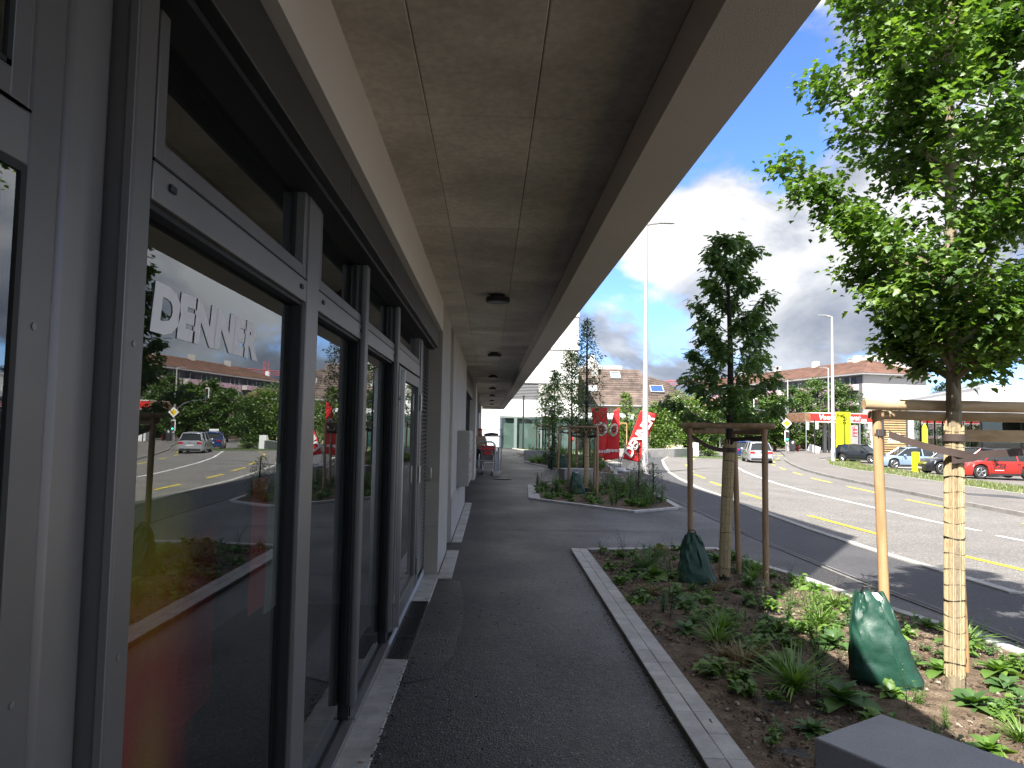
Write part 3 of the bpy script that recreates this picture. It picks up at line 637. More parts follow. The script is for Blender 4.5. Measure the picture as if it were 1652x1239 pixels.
def scatter_chips(poly, n, s0, s1, parent, m, seed=1, name='mulch'):
    r = np.random.default_rng(seed); x0, x1 = min(p[0] for p in poly), max(p[0] for p in poly); y0, y1 = min(p[1] for p in poly), max(p[1] for p in poly)
    vs = []; fs = []
    while len(fs) < n*6:
        x, y = r.uniform(x0, x1), r.uniform(y0, y1)
        if not inpoly(x, y, poly): continue
        s = s0+(s1-s0)*r.random()**3; a = r.uniform(0, 6.28); e = r.uniform(.35, 1); t = r.uniform(-.4, .4); b = len(vs); z = gz(x, y)+.014+s*.2
        c, sn = math.cos(a), math.sin(a)
        for px, py, pz in ((-1, -e, -.4), (1, -e*.7, -.4), (.8, e, -.4), (-.9, e*.8, -.4), (-.6, -e*.5, .5), (.7, -e*.4, .35), (.5, e*.6, .5), (-.6, e*.4, .4)):
            vs.append((x+(px*c-py*sn)*s, y+(px*sn+py*c)*s, z+(pz+px*t)*s*.8))
        fs += [(b+4, b+5, b+6, b+7), (b, b+1, b+5, b+4), (b+1, b+2, b+6, b+5), (b+2, b+3, b+7, b+6), (b+3, b, b+4, b+7), (b, b+3, b+2, b+1)]
    mb = MB(); mb.v = vs; mb.f = fs
    o = obj(name, mb, m, parent, smooth=False, fix=False); o['kind'] = 'stuff'; return o
def islandmat(name, c1, c2, c3):
    m = mat(name, c1, .85, var=0, bump=.3, bs=90, spec=.3); t = m.node_tree; L = t.links.new
    g = N('ShaderNodeNewGeometry', t); r = N('ShaderNodeValToRGB', t); L(g.outputs['Random Per Island'], r.inputs[0]); e = r.color_ramp.elements
    e[0].color = (*c1, 1); e[0].position = .3; e[1].color = (*c3, 1); k = e.new(.75); k.color = (*c2, 1)
    L(r.outputs[0], t.nodes['Principled BSDF'].inputs['Base Color']); return m
chips = islandmat('mulch_chip_tones', (.05, .034, .022), (.13, .095, .065), (.38, .33, .27))
bed1 = thing('planting_bed', 'near planting bed edged in pale granite with two staked trees and young weeds', 'planting bed', (2.6, 6, 0))
B1o = [(1.06, 1.2), (1.19, 10.32), (3.46, 10.96), (3.56, 10.9), (3.70, 9.7), (3.94, 8.62), (4.07, 7.42), (4.33, 6.4), (4.44, 5.6), (4.50, 1.2)]
# left border two stones wide, thin border on the other sides
stones([(1.06, 1.2), (1.19, 10.32)], .235, .30, .12, kerb_m, bed1, rows=2, side=-1, up=.035)
stones([(1.43, 10.39), (3.50, 10.97)], .13, .30, .12, kerb_m, bed1, side=-1, up=.035)
stones([(3.56, 10.9), (3.70, 9.7), (3.94, 8.62), (4.09, 7.42), (4.33, 6.4), (4.44, 5.6), (4.50, 1.2)], .12, .30, .12, kerb_m, bed1, side=-1, up=.035)
struct('kerb_mortar', sheet([(1.07, 1.2), (1.20, 10.31), (3.46, 10.95), (3.57, 10.86), (3.70, 9.7), (3.94, 8.62), (4.09, 7.42), (4.33, 6.4), (4.44, 5.6), (4.50, 1.2), (4.39, 1.2), (4.33, 5.6), (4.22, 6.36), (3.98, 7.38), (3.83, 8.6), (3.59, 9.65), (3.46, 10.82), (1.43, 10.24), (1.295, 1.2)], .0285, 'kerb_mortar'), mat('kerb_mortar', (.30, .29, .27), .9, var=.15))
in1 = [(1.24, 1.2), (1.36, 10.28), (3.45, 10.85), (3.62, 9.65), (3.86, 8.6), (4.0, 7.38), (4.24, 6.4), (4.34, 5.6), (4.40, 1.2)]
soil_sheet(in1, .04, .026, bed1)
tight1 = [(1.36, 1.8), (1.46, 10.2), (3.40, 10.78), (3.55, 9.6), (3.80, 8.55), (3.94, 7.3), (4.18, 6.4), (4.28, 5.6), (4.34, 1.8)]
scatter_chips(tight1, 17000, .004, .018, bed1, chips, 3)
grit = bpy.data.objects.new('path_edge_grit', None); S.collection.objects.link(grit); grit['kind'] = 'stuff'; WP[grit.name] = Vector()
gm = islandmat('grit_tones', (.03, .03, .03), (.08, .075, .07), (.3, .28, .25))
for pl_, n_ in (([(-.56, 1.0), (-.49, 1.0), (-.50, 5.2), (-.56, 5.2)], 700), ([(.98, 1.5), (1.07, 1.5), (1.19, 10.3), (1.12, 10.3)], 900), ([(-.55, 1.5), (1.0, 1.5), (1.1, 10), (-.4, 12)], 500)): scatter_chips(pl_, n_, .002, .008, grit, gm, n_, name='grit')
def small_bed(label, outer, w, soilcell, lab_up=.035, l=.4):
    cx_, cy_ = sum(p[0] for p in outer)/len(outer), sum(p[1] for p in outer)/len(outer)
    b = thing('planting_bed', label, 'planting bed', (cx_, cy_, 0))
    area = sum(outer[i][0]*outer[(i+1) % len(outer)][1]-outer[(i+1) % len(outer)][0]*outer[i][1] for i in range(len(outer)))
    poly = outer if area > 0 else outer[::-1]
    for i in range(len(poly)):
        a, c = Vector(poly[i]), Vector(poly[(i+1) % len(poly)]); d = (c-a).normalized()
        stones([tuple(a+d*.0), tuple(c-d*w)], w, l, .12, kerb_m, b, side=1, up=lab_up, limit=40)
    inner = [tuple(Vector(p)+(Vector((cx_, cy_))-Vector(p)).normalized()*w*.6) for p in poly]
    soil_sheet(inner, soilcell, .03, b, seed=cx_)
    return b, inner
B2 = [(1.2, 22.31), (2.5, 23.96), (5.21, 24.78), (4.67, 17.13), (3.26, 15.88), (.99, 18.01)]
bed2, in2 = small_bed('six-sided planting bed with pale border, one staked tree and a grey seat block behind', B2, .16, .1)
stones([(.99+.16, 18.05), (1.2+.14, 22.2)], .15, .35, .12, kerb_m, bed2, side=-1, up=.035, limit=20)
B3 = [(1.78, 37.23), (3.08, 31.82), (5.43, 29.87), (6.31, 37.02), (3.49, 40.02)]
bed3, in3 = small_bed('middle planting bed with slim young trees, seen behind the seat block', B3, .16, .2, l=.5)
B4 = [(1.51, 49.02), (1.81, 44.22), (4.03, 42.01), (7.6, 40.71), (7.2, 47.5), (4.94, 51.58)]
bed4, in4 = small_bed('furthest planting bed, with the jointed grey bench in front', B4, .16, .25, l=.5)

# ------------------------------------------------------------------ plants in the beds
def leaf_geo(pts, width_prof, curve=0.0, fold=.0):
    """strip leaf along +x of unit length; returns verts(2 sides + mid) and faces"""
    vs = []; fs = []
    for i, (t, w) in enumerate(width_prof):
        z = -curve*t*t; vs += [(t, -w, z+fold*w), (t, 0, z), (t, w, z+fold*w)]
    for i in range(len(width_prof)-1):
        a = i*3; fs += [(a, a+1, a+4, a+3), (a+1, a+2, a+5, a+4)]
    return vs, fs
LEAFS = {
    'oval': leaf_geo(None, [(0, .02), (.2, .16), (.5, .24), (.8, .14), (1, .01)], .25, .35),
    'broad': leaf_geo(None, [(0, .03), (.2, .20), (.45, .30), (.75, .24), (1, .02)], .45, .3),
    'blade': leaf_geo(None, [(0, .018), (.35, .022), (.7, .016), (1, .002)], .55, .5),
    'narrow': leaf_geo(None, [(0, .02), (.3, .07), (.65, .06), (1, .005)], .3, .3),
}
MAPLE = [(0, 0), (.10, -.16), (.30, -.42), (.36, -.26), (.62, -.46), (.60, -.26), (.80, -.14), (1.0, 0), (.80, .14), (.60, .26), (.62, .46), (.36, .26), (.30, .42), (.10, .16)]
OAK = [(0, 0), (.15, -.05), (.25, -.2), (.35, -.08), (.5, -.26), (.6, -.1), (.75, -.2), (1, 0), (.75, .2), (.6, .1), (.5, .26), (.35, .08), (.25, .2), (.15, .05)]
SIMPLE = [(0, 0), (.3, -.22), (.7, -.2), (1, 0), (.7, .2), (.3, .22)]
def flat_leaf(out, fold=.25, droop=.2):
    n = len(out); vs = [(x, y, abs(y)*fold-droop*x*x) for x, y in out]; vs.append((.45, 0, -droop*.2))
    return vs, [(i, (i+1) % n, n) for i in range(n)]
def leaves_mesh(P, D, Nn, Sz, geo):
    """numpy instancing: positions, forward dirs, normals, sizes -> vertex/face arrays"""
    gv = np.array(geo[0], float); gf = geo[1]
    X = D/np.maximum(1e-9, np.linalg.norm(D, axis=1))[:, None]
    Y = np.cross(Nn, X); Y /= np.maximum(1e-9, np.linalg.norm(Y, axis=1))[:, None]; Z = np.cross(X, Y)
    V = P[:, None, :]+Sz[:, None, None]*(gv[None, :, 0:1]*X[:, None, :]+gv[None, :, 1:2]*Y[:, None, :]+gv[None, :, 2:3]*Z[:, None, :])
    return V.reshape(-1, 3), gf, len(gv), len(P)
def big_mesh(name, V, gf, nv, n):
    """fast mesh for n copies of the same face set"""
    me = bpy.data.meshes.new(name); me.vertices.add(len(V)); me.vertices.foreach_set('co', V.astype('f').ravel())
    L1 = np.array([i for f in gf for i in f], int); lens = np.array([len(f) for f in gf], int)
    loops = (L1[None, :]+(np.arange(n)*nv)[:, None]).ravel(); tot = np.tile(lens, n); starts = np.concatenate([[0], np.cumsum(tot)[:-1]])
    me.loops.add(len(loops)); me.loops.foreach_set('vertex_index', loops.astype('i'))
    me.polygons.add(len(tot)); me.polygons.foreach_set('loop_start', starts.astype('i'))
    me.update(calc_edges=True); me.validate(); return me
def plant_mesh(kind, seed):
    r = np.random.default_rng(seed); P = []; D = []; Nn = []; Sz = []; stems = MB()
    def leaf(p, az, el, s):
        d = np.array([math.cos(az)*math.cos(el), math.sin(az)*math.cos(el), math.sin(el)])
        P.append(p); D.append(d); Sz.append(s); n = np.array([-math.cos(az)*math.sin(el), -math.sin(az)*math.sin(el), math.cos(el)])+r.normal(0, .25, 3); Nn.append(n)
    if kind == 'grass':
        for i in range(120): leaf(np.array([r.normal(0, .02), r.normal(0, .02), 0]), r.uniform(0, 6.28), r.uniform(.7, 1.5), r.uniform(.16, .36))
        geo = LEAFS['blade']
    elif kind == 'rosette':
        for i in range(16): leaf(np.array([0, 0, .01+i*.002]), i*2.4+r.normal(0, .2), .25+i*.06, r.uniform(.10, .20)*(1.2-i*.03))
        geo = LEAFS['broad']
    elif kind == 'leafy':
        for k in range(r.integers(9, 14)):
            az = r.uniform(0, 6.28); ln = r.uniform(.06, .17); el = r.uniform(.5, 1.3)
            e = np.array([math.cos(az)*math.cos(el), math.sin(az)*math.cos(el), math.sin(el)])*ln
            stems.tube([(0, 0, 0), tuple(e*.5+[0, 0, .01]), tuple(e)], .0018, 4)
            for j in range(6): leaf(e*(.5+.1*j), r.uniform(0, 6.28), r.uniform(-.2, .5), r.uniform(.03, .062))
        geo = LEAFS['oval'] if seed % 2 else (*flat_leaf(MAPLE, .3, .3),)
        if not seed % 2: Sz = [q*1.35 for q in Sz]
    elif kind == 'tall':
        for k in range(r.integers(4, 7)):
            az = r.uniform(0, 6.28); ln = r.uniform(.18, .42); le = r.uniform(.02, .09); x, y = math.cos(az)*le, math.sin(az)*le
            stems.tube([(0, 0, 0), (x*.4, y*.4, ln*.5), (x, y, ln)], .0025, 4)
            for j in range(34):
                t = .15+.85*j/34; leaf(np.array([x*t, y*t, ln*t]), j*2.4, r.uniform(.1, .7), r.uniform(.05, .09)*(1.1-.5*t))
        geo = LEAFS['narrow']
    elif kind == 'dry':
        for i in range(130): leaf(np.array([r.normal(0, .03), r.normal(0, .03), 0]), r.uniform(0, 6.28), r.uniform(.5, 1.45), r.uniform(.10, .24))
        geo = LEAFS['blade']
    elif kind == 'sprig':
        for k in range(8):
            az = r.uniform(0, 6.28); ln = r.uniform(.2, .45); le = r.uniform(.05, .2); x, y = math.cos(az)*le, math.sin(az)*le
            stems.tube([(0, 0, 0), (x*.3, y*.3, ln*.6), (x, y, ln)], .0014, 4)
            for j in range(10):
                t = .3+.7*j/10; leaf(np.array([x*t, y*t, ln*t])+r.normal(0, .012, 3), r.uniform(0, 6.28), r.uniform(-.1, .8), r.uniform(.014, .03))
        geo = LEAFS['oval']
    V, gf, nv, n = leaves_mesh(np.array(P), np.array(D), np.array(Nn), np.array(Sz), geo)
    me = big_mesh(kind+'_leaves', V, gf, nv, n)
    sm = mesh_from(stems.v, stems.f, 'stems', fix=False) if stems.v else None
    return me, sm
PL = {}
for kd, n_, ms in (('grass', 3, (weed_a, weed_a, weed_b)), ('rosette', 2, (weed_b, weed_a)), ('leafy', 5, (weed_a, weed_b, weed_a, weed_b, weed_a)), ('tall', 3, (weed_a, weed_a, weed_b)), ('dry', 2, (straw_m, straw_m)), ('sprig', 3, (weed_b, purple_m, weed_a))):
    for i in range(n_):
        a, b = plant_mesh(kd, 11+i*7+len(kd)); a.materials.append(ms[i])
        if b: b.materials.append(bark2 if kd == 'sprig' else weed_b)
        PL.setdefault(kd, []).append((a, b))
NAMES = {'grass': 'grass_tuft', 'rosette': 'dock_plant', 'leafy': 'leafy_weed', 'tall': 'feathery_weed', 'dry': 'dry_grass_tuft', 'sprig': 'sprig_weed'}
def plant(kind, x, y, s=1, var=0, label=None, group=None, rz=None, cat='plant'):
    a, b = PL[kind][var % len(PL[kind])]
    o = bpy.data.objects.new(NAMES[kind], a); S.collection.objects.link(o); o.location = (x, y, gz(x, y)+.008); o.rotation_euler = (rnd.uniform(-.12, .12), rnd.uniform(-.12, .12), rnd.uniform(0, 6.28) if rz is None else rz)
    o.scale = (s, s, s*rnd.uniform(.85, 1.1)); tag(o, label, cat, group)
    if b:
        c = bpy.data.objects.new('stem', b); S.collection.objects.link(c); c.parent = o
    return o
feat = [('grass', 2.02, 4.72, 1.15, 0, 'large bright green grass tuft in the near bed, in front of the seat block'),
        ('rosette', 2.24, 4.50, 1.15, 0, 'broad-leaved dark green dock plant beside the large grass tuft'),
        ('tall', 2.62, 5.75, 1.25, 0, 'tallest feathery lime weed left of the near green watering bag'),
        ('tall', 2.45, 5.25, 1.0, 1, 'feathery weed touching the left foot of the near watering bag'),
        ('tall', 2.68, 6.35, 1.0, 2, 'feathery weed standing where the bed shadow ends'),
        ('grass', 2.02, 6.15, .75, 1, 'upright narrow-leaved tuft in the middle of the shaded bed half'),
        ('dry', 1.90, 5.25, 1.1, 0, 'loose straw-coloured dry tuft just behind the large grass tuft'),
        ('dry', 1.70, 7.55, .9, 1, 'round reddish straw tuft near the two-stone kerb'),
        ('leafy', 1.58, 5.0, 1.15, 0, 'round bright leafy weed close to the two-stone kerb, halfway along'),
        ('leafy', 1.95, 7.2, 1.3, 2, 'bright leafy weed in front of the far watering bag'),
        ('leafy', 2.27, 4.1, 1.0, 4, 'bright leafy weed against the far corner of the seat block'),
        ('leafy', 2.42, 6.05, 1.25, 0, 'lime green strawberry-like weed in the bed centre'),
        ('grass', 1.95, 8.7, 1.0, 2, 'tall pale grass tuft left of the far watering bag'),
        ('sprig', 1.55, 9.8, .7, 1, 'dark purple sprig at the far left corner of the near bed'),
        ('rosette', 2.72, 3.85, .7, 1, 'small bright rosette beside the right edge of the seat block'),
        ('leafy', 3.35, 4.0, 1.1, 0, 'bright leafy weed in the sunny front right of the near bed'),
        ('leafy', 3.75, 5.6, 1.4, 2, 'large-leaved bright weed between the near trunk and the thin kerb'),
        ('tall', 3.15, 3.6, .8, 1, 'feathery weed at the lower right of the near bed'),
        ('rosette', 1.85, 4.05, .6, 0, 'small dark rosette in front of the grass tuft')]
for kd, x, y, s, v, lb_ in feat: plant(kd, x, y, s, v, lb_)
random.seed(5); spots = [(f[1], f[2]) for f in feat]
avoid = [(3.2, 4.85), (2.84, 4.85), (2.79, 8.4), (2.4, 8.1), (1.75, 3.0), (1.9, 2.8), (2.8, 5.15)]
side = lambda x, y: 'sunny' if (y < 6.9 and x > 2.5) else 'shaded'
cnt = 0
while cnt < 215:
    x, y = random.uniform(1.48, 4.2), random.uniform(3.0, 10.6)
    if not inpoly(x, y, tight1) or any((x-a)**2+(y-b)**2 < .022 for a, b in spots[-400:]) or any((x-a)**2+(y-b)**2 < .06 for a, b in avoid): continue
    if x < 2.2 and y < 3.6: continue
    d = random.random(); sd = side(x, y)
    kd = 'leafy' if d < .60 else 'sprig' if d < .76 else 'tall' if d < .85 else 'grass' if d < .90 else 'dry' if (d < .95 and x < 2.6) else 'rosette'
    s = random.uniform(.45, 1.15)*(1 if kd not in ('grass', 'tall') else .72)
    gp = {'leafy': 'small leafy weeds scattered over the %s part of the near bed', 'sprig': 'thin sprigs scattered over the %s part of the near bed', 'tall': 'small feathery weeds in the %s part of the near bed',
          'grass': 'small grass tufts in the %s part of the near bed', 'dry': 'small dry tufts in the %s part of the near bed', 'rosette': 'small rosettes in the %s part of the near bed'}[kd] % sd
    lb_ = {'leafy': 'small leafy weed, one of many in the %s part of the near bed', 'sprig': 'thin small-leaved sprig in the %s part of the near bed', 'tall': 'small feathery weed in the %s part of the near bed',
           'grass': 'small green grass tuft in the %s part of the near bed', 'dry': 'small straw-coloured tuft in the %s part of the near bed', 'rosette': 'small flat rosette weed in the %s part of the near bed'}[kd] % sd
    spots.append((x, y)); plant(kd, x, y, s, random.randrange(6), lb_, gp); cnt += 1
def fill_bed(poly, n, where, s0, s1, seed, kinds=('leafy', 'sprig', 'tall', 'grass')):
    random.seed(seed); x0, x1 = min(p[0] for p in poly), max(p[0] for p in poly); y0, y1 = min(p[1] for p in poly), max(p[1] for p in poly); c = 0
    cx_, cy_ = sum(p[0] for p in poly)/len(poly), sum(p[1] for p in poly)/len(poly)
    poly = [(cx_+(p[0]-cx_)*.9, cy_+(p[1]-cy_)*.94) for p in poly]
    word = {'leafy': 'leafy weed', 'sprig': 'tall thin sprig', 'tall': 'feathery green weed', 'grass': 'grass tuft'}
    while c < n:
        x, y = random.uniform(x0, x1), random.uniform(y0, y1)
        if not inpoly(x, y, poly): continue
        kd = random.choice(kinds); plant(kd, x, y, random.uniform(s0, s1), random.randrange(6), 'small %s among the plants of the %s' % (word[kd], where), '%ss in the %s' % (word[kd], where)); c += 1
fill_bed(in2, 130, 'six-sided bed', .8, 1.6, 3, ('leafy', 'leafy', 'leafy', 'sprig', 'tall'))
fill_bed([(3.2, 16.8), (4.5, 17.6), (4.9, 24), (3.5, 23.5)], 34, 'six-sided bed, roadside end', 1.1, 2.0, 4, ('sprig', 'tall', 'leafy', 'sprig'))
fill_bed(in3, 60, 'middle bed', 1.2, 2.4, 5)
fill_bed(in4, 50, 'furthest bed', 1.3, 2.4, 6)

# ------------------------------------------------------------------ trees
def rot_about(d, az, el): return Vector((math.cos(az)*math.cos(el), math.sin(az)*math.cos(el), math.sin(el)))
def tree(name, label, loc, trunk, r0, crown, nb, nl, lsize, leafgeo, lm, bm_, seed=1, up=.6, group=None, spread=.12, cat='tree', twig=5, rtop=.012, limb_r=.35, droop=.3, clump=None):
    """trunk: list of points relative to loc; crown: (z0, z1, profile(t)->radius); grows limbs to the crown envelope and hangs leaves round their twigs"""
    r = random.Random(seed); g = np.random.default_rng(seed)
    root = thing(name, label, cat, loc, group=group)
    tp = [Vector(p) for p in trunk]; H = tp[-1].z
    def at_z(z):
        for a, b in zip(tp[:-1], tp[1:]):
            if a.z <= z <= b.z: return a.lerp(b, (z-a.z)/max(1e-6, b.z-a.z))
        return tp[-1]
    rad = lambda z: r0*(1-z/H)**.8+rtop
    pts = []; 
    nseg = 14
    for i in range(nseg+1):
        z = H*i/nseg; p = at_z(z); pts.append(p)
    tb = MB().tube(pts, [rad(p.z) for p in pts], 10)
    br = MB(); tips = []
    z0, z1, prof = crown
    for i in range(nb):
        t = (i+.5)/nb; zt = z0+(z1-z0)*t; az = i*2.399+r.uniform(-.4, .4); rr = prof(t)*r.uniform(.60, 1.15)
        zs = max(z0*.92, zt-rr*up*r.uniform(.7, 1.1)); zs = min(zs, H*.98); s = at_z(zs)
        e = at_z(min(zt, H)); e = Vector((e.x+math.cos(az)*rr, e.y+math.sin(az)*rr, zt+rr*.12))
        m = s.lerp(e, .5)+Vector((0, 0, -rr*.10*r.uniform(0, 1.4)))+Vector((r.uniform(-1, 1), r.uniform(-1, 1), 0))*rr*.06
        rb = max(.006, rad(zs)*limb_r*(1.1-.5*t))
        P = [s, s.lerp(m, .55), m, m.lerp(e, .55)+Vector((0, 0, rr*.03)), e]
        br.tube(P, [rb, rb*.8, rb*.6, rb*.4, rb*.15+.001], 5, cap=False)
        for k in range(twig):
            u = .28+.72*(k+r.random()*.6)/twig; q = P[0].lerp(P[4], u) if u > .98 else (P[int(u*4)].lerp(P[min(4, int(u*4)+1)], u*4-int(u*4)))
            a2 = az+r.choice((-1, 1))*r.uniform(.4, 1.3); ln = rr*r.uniform(.18, .42); f = q+Vector((math.cos(a2)*ln, math.sin(a2)*ln, ln*r.uniform(-.1, .8)))
            br.tube([q, q.lerp(f, .5)+Vector((0, 0, ln*.05)), f], [rb*.35, rb*.22, .0012], 4, cap=False); tips += [(q.lerp(f, w), az) for w in (.35, .6, .85, 1.05)]
        tips += [(e, az), (P[3], az), (e+Vector((0, 0, rr*.08)), az)]
    obj('trunk', tb, bm_, root, local=True, fix=False)
    obj('branches', br, bm_, root, local=True, fix=False)
    T = np.array([tuple(a) for a, _ in tips]); A = np.array([b for _, b in tips]); idx = g.integers(0, len(T), nl)
    P_ = T[idx]+g.normal(0, spread, (nl, 3))*np.array([1, 1, .8]); az = A[idx]+g.normal(0, 1.2, nl)
    el = g.uniform(-droop-.5, .4, nl); D = np.stack([np.cos(az)*np.cos(el), np.sin(az)*np.cos(el), np.sin(el)], 1)
    Nn = np.stack([-np.cos(az)*np.sin(el), -np.sin(az)*np.sin(el), np.cos(el)], 1)+g.normal(0, .38, (nl, 3))
    V, gf, nv, n = leaves_mesh(P_, D, Nn, lsize*g.uniform(.6, 1.25, nl), leafgeo)
    me = big_mesh('crown', V, gf, nv, n); me.materials.append(lm)
    c = bpy.data.objects.new('crown', me); S.collection.objects.link(c); c.parent = root
    return root
def reed_wrap(root, p0, p1, z0, z1, r, n=34, hero=True):
    """a mat of reed canes tied round the trunk; canes are single pieces"""
    w = MB(); k = 0; first = True
    A, B = Vector(p0), Vector(p1)
    holder = None
    for i in range(n):
        a = 2*math.pi*i/n; zt = z1+rnd.uniform(-.05, .015); zb = z0+rnd.uniform(0, .05); rr = r+rnd.uniform(-.002, .004)
        f = lambda z: A.lerp(B, (z-A.z)/(B.z-A.z))
        da = rnd.uniform(-.02, .02)
        pts = []
        for z in (zb, (zb*2+zt)/3, (zb+zt*2)/3, zt):
            c = f(z); pts.append((c.x+math.cos(a+da*z)*rr, c.y+math.sin(a+da*z)*rr, z))
        if hero:
            o = obj('reed_cane', MB().tube(pts, math.pi*r/n*1.0*rnd.uniform(.8, 1.1), 6), reed_m, root, local=True)
        else: w.tube(pts, math.pi*r/n*1.2, 5)
    if not hero: obj('reed_mat', w, reed_m, root, local=True, fix=False)
    wires = MB(); z = z0+.1; i = 0
    while z < z1-.04:
        c = A.lerp(B, (z-A.z)/(B.z-A.z)); q = []
        for j in range(21):
            a = 2*math.pi*j/20; q.append((c.x+math.cos(a)*(r+math.pi*r/n*1.3), c.y+math.sin(a)*(r+math.pi*r/n*1.3), z+.006*math.sin(a*2+i)))
        wires.tube(q, .0016 if i % 4 else .0042, 4, cap=False); z += .105; i += 1
    obj('binding_wire', wires, wire_m, root, local=True, fix=False)

mg, og, sg = flat_leaf(MAPLE), flat_leaf(OAK, .2, .25), flat_leaf(SIMPLE)
gx = 3.2; gy = 4.86
t1 = tree('maple_tree', 'big sunlit young maple with reed-wrapped trunk, nearest the camera on the right', (gx, gy, gz(gx, gy)),
          [(0, 0, -.05), (.02, .0, .9), (.045, .02, 1.9), (.07, .05, 3.0), (.1, .08, 4.5), (.12, .1, 6.3)], .050,
          (2.30, 6.3, lambda t: (.45+2.6*t if t < .22 else (1.0 if t < .36 else 1.0-1.25*(t-.36)+.7*max(0, t-.58)))), 60, 42000, .060, mg, leaf_maple, bark1, seed=4, up=.95, spread=.066, twig=7, limb_r=.42)
reed_wrap(t1, (0, 0, 0), (.045, .02, 1.9), .09, 1.83, .057, 36)
# stub of the old pruning wound above the mat
obj('branch_stub', MB().tube([(.03, -.03, 1.93), (.005, -.055, 2.02), (-.02, -.06, 2.10)], [.036, .030, .012], 10), bark1, t1, local=True)
gx2, gy2 = 2.79, 8.42
t2 = tree('oak_tree', 'dark green shaded young oak with tapering crown, second staked tree of the near bed', (gx2, gy2, gz(gx2, gy2)),
          [(0, 0, -.03), (.05, 0, .9), (.07, 0, 1.75), (.085, 0, 2.6), (.06, 0, 3.4), (.0, 0, 4.15)], .048,
          (1.95, 4.15, lambda t: .76-.58*t if t > .1 else .62), 30, 5600, .108, og, leaf_oak, bark2, seed=12, up=.75, spread=.045, twig=6, limb_r=.3)
reed_wrap(t2, (0, 0, 0), (.07, 0, 1.75), .06, 1.66, .060, 30, hero=False)
gx3, gy3 = 2.82, 20.6
t3 = tree('hornbeam_tree', 'tall slender sparse tree rising from the six-sided bed behind its stake frame', (gx3, gy3, gz(gx3, gy3)),
          [(0, 0, 0), (-.02, 0, 1.9), (-.03, 0, 3.2), (-.04, 0, 5.1)], .05, (1.75, 5.05, lambda t: .72*(1-t)**.75+.06), 54, 3400, .075, sg, leaf_small, bark2, seed=21, up=1.5, spread=.07, twig=5, limb_r=.28)
reed_wrap(t3, (0, 0, 0), (-.02, 0, 1.9), .1, 1.8, .062, 20, hero=False)
def slim(x, y, h, rad_, label, lm, nl, ls, geo, z0=1.5, seed=3, name='young_tree', r0=.04, nb=26):
    return tree(name, label, (x, y, gz(x, y)), [(0, 0, 0), (.02, 0, h*.5), (0, 0, h)], r0, (z0, h, lambda t: rad_*(1-t*.8)), nb, nl, ls, geo, lm, bark2, seed=seed, up=1.0, spread=rad_*.14, twig=4)
slim(3.45, 30.3, 5.2, .95, 'dense blue-green young tree just behind the sparse hornbeam', leaf_oak, 3600, .11, sg, 1.7, 31)
slim(3.02, 33.6, 4.6, .62, 'narrow dark young tree between the small far oak and the hornbeam', leaf_oak, 2600, .11, sg, 2.2, 33)
slim(2.75, 31.5, 2.7, .5, 'low bushy sapling in the middle bed', leaf_small, 1400, .10, sg, .4, 34)
slim(3.45, 44.5, 4.6, .95, 'small far oak with spreading lower branches before the white building', leaf_oak, 1700, .16, og, 1.9, 35)
slim(3.25, 24.6, 2.2, .34, 'thin leafy shrub behind the right stake of the six-sided bed', leaf_small, 900, .08, sg, .2, 36, 'shrub')
slim(3.85, 27.5, 1.9, .5, 'leafy shrub in front of the red flags', leaf_small, 800, .08, sg, .2, 39, 'shrub')
slim(4.1, 17.8, 1.05, .42, 'loose wiry shrub at the roadside corner of the six-sided bed', leaf_small, 700, .05, sg, .1, 41, 'shrub', r0=.012)
slim(4.3, 20.5, 1.5, .42, 'tall wiry shrub overlapping the lamp post foot', leaf_small, 600, .06, sg, .1, 43, 'shrub', r0=.012)

# ------------------------------------------------------------------ stake frames
def cyl(name, a, b, r, m, parent, n=14, rings=7):
    A, B = Vector(a), Vector(b); pts = [A.lerp(B, i/rings) for i in range(rings+1)]
    rs = [r*rnd.uniform(.97, 1.03) for _ in pts]; rs[0] *= .93; rs[-1] *= .9
    o0 = WP[parent.name]; return obj(name, MB().tube(pts, rs, n), m, parent)
def strap(parent, pts, w, th=.004, twist=None):
    """a flat web belt through pts (world), standing on edge"""
    mb = MB(); P = [Vector(p) for p in pts]; n = len(P)
    for i, p in enumerate(P):
        d = (P[min(i+1, n-1)]-P[max(0, i-1)]).normalized(); s = Vector((-d.y, d.x, 0)).normalized(); u = Vector((0, 0, 1))
        if twist: u = (Matrix.Rotation(twist*i/(n-1), 3, d) @ u); s = u.cross(d)
        for q in (p-u*w/2-s*th/2, p+u*w/2-s*th/2, p+u*w/2+s*th/2, p-u*w/2+s*th/2): mb.v.append(tuple(q))
    for i in range(n-1):
        for k in range(4): mb.f.append((i*4+k, i*4+(k+1) % 4, i*4+4+(k+1) % 4, i*4+4+k))
    mb.f += [(0, 1, 2, 3), ((n-1)*4, (n-1)*4+3, (n-1)*4+2, (n-1)*4+1)]
    return obj('strap', mb, strap_m, parent)
def loop(parent, c, r, z, w):
    q = [(c[0]+math.cos(a*math.pi/9)*r, c[1]+math.sin(a*math.pi/9)*r, z) for a in range(19)]; return strap(parent, q, w)
def sag(a, b, d=.05, n=9): return [tuple(Vector(a).lerp(Vector(b), i/(n-1))-Vector((0, 0, d*4*(i/(n-1))*(1-i/(n-1))))) for i in range(n)]
g1 = gz(3, 5)
f1 = thing('tree_stake_frame', 'sunlit frame of fresh pine stakes and bars strapped to the near maple', 'tree stakes', (3.4, 5.0, g1), group=None)
cyl('stake', (2.90, 5.15, g1-.1), (2.815, 5.10, 1.775), .035, wood_new, f1)
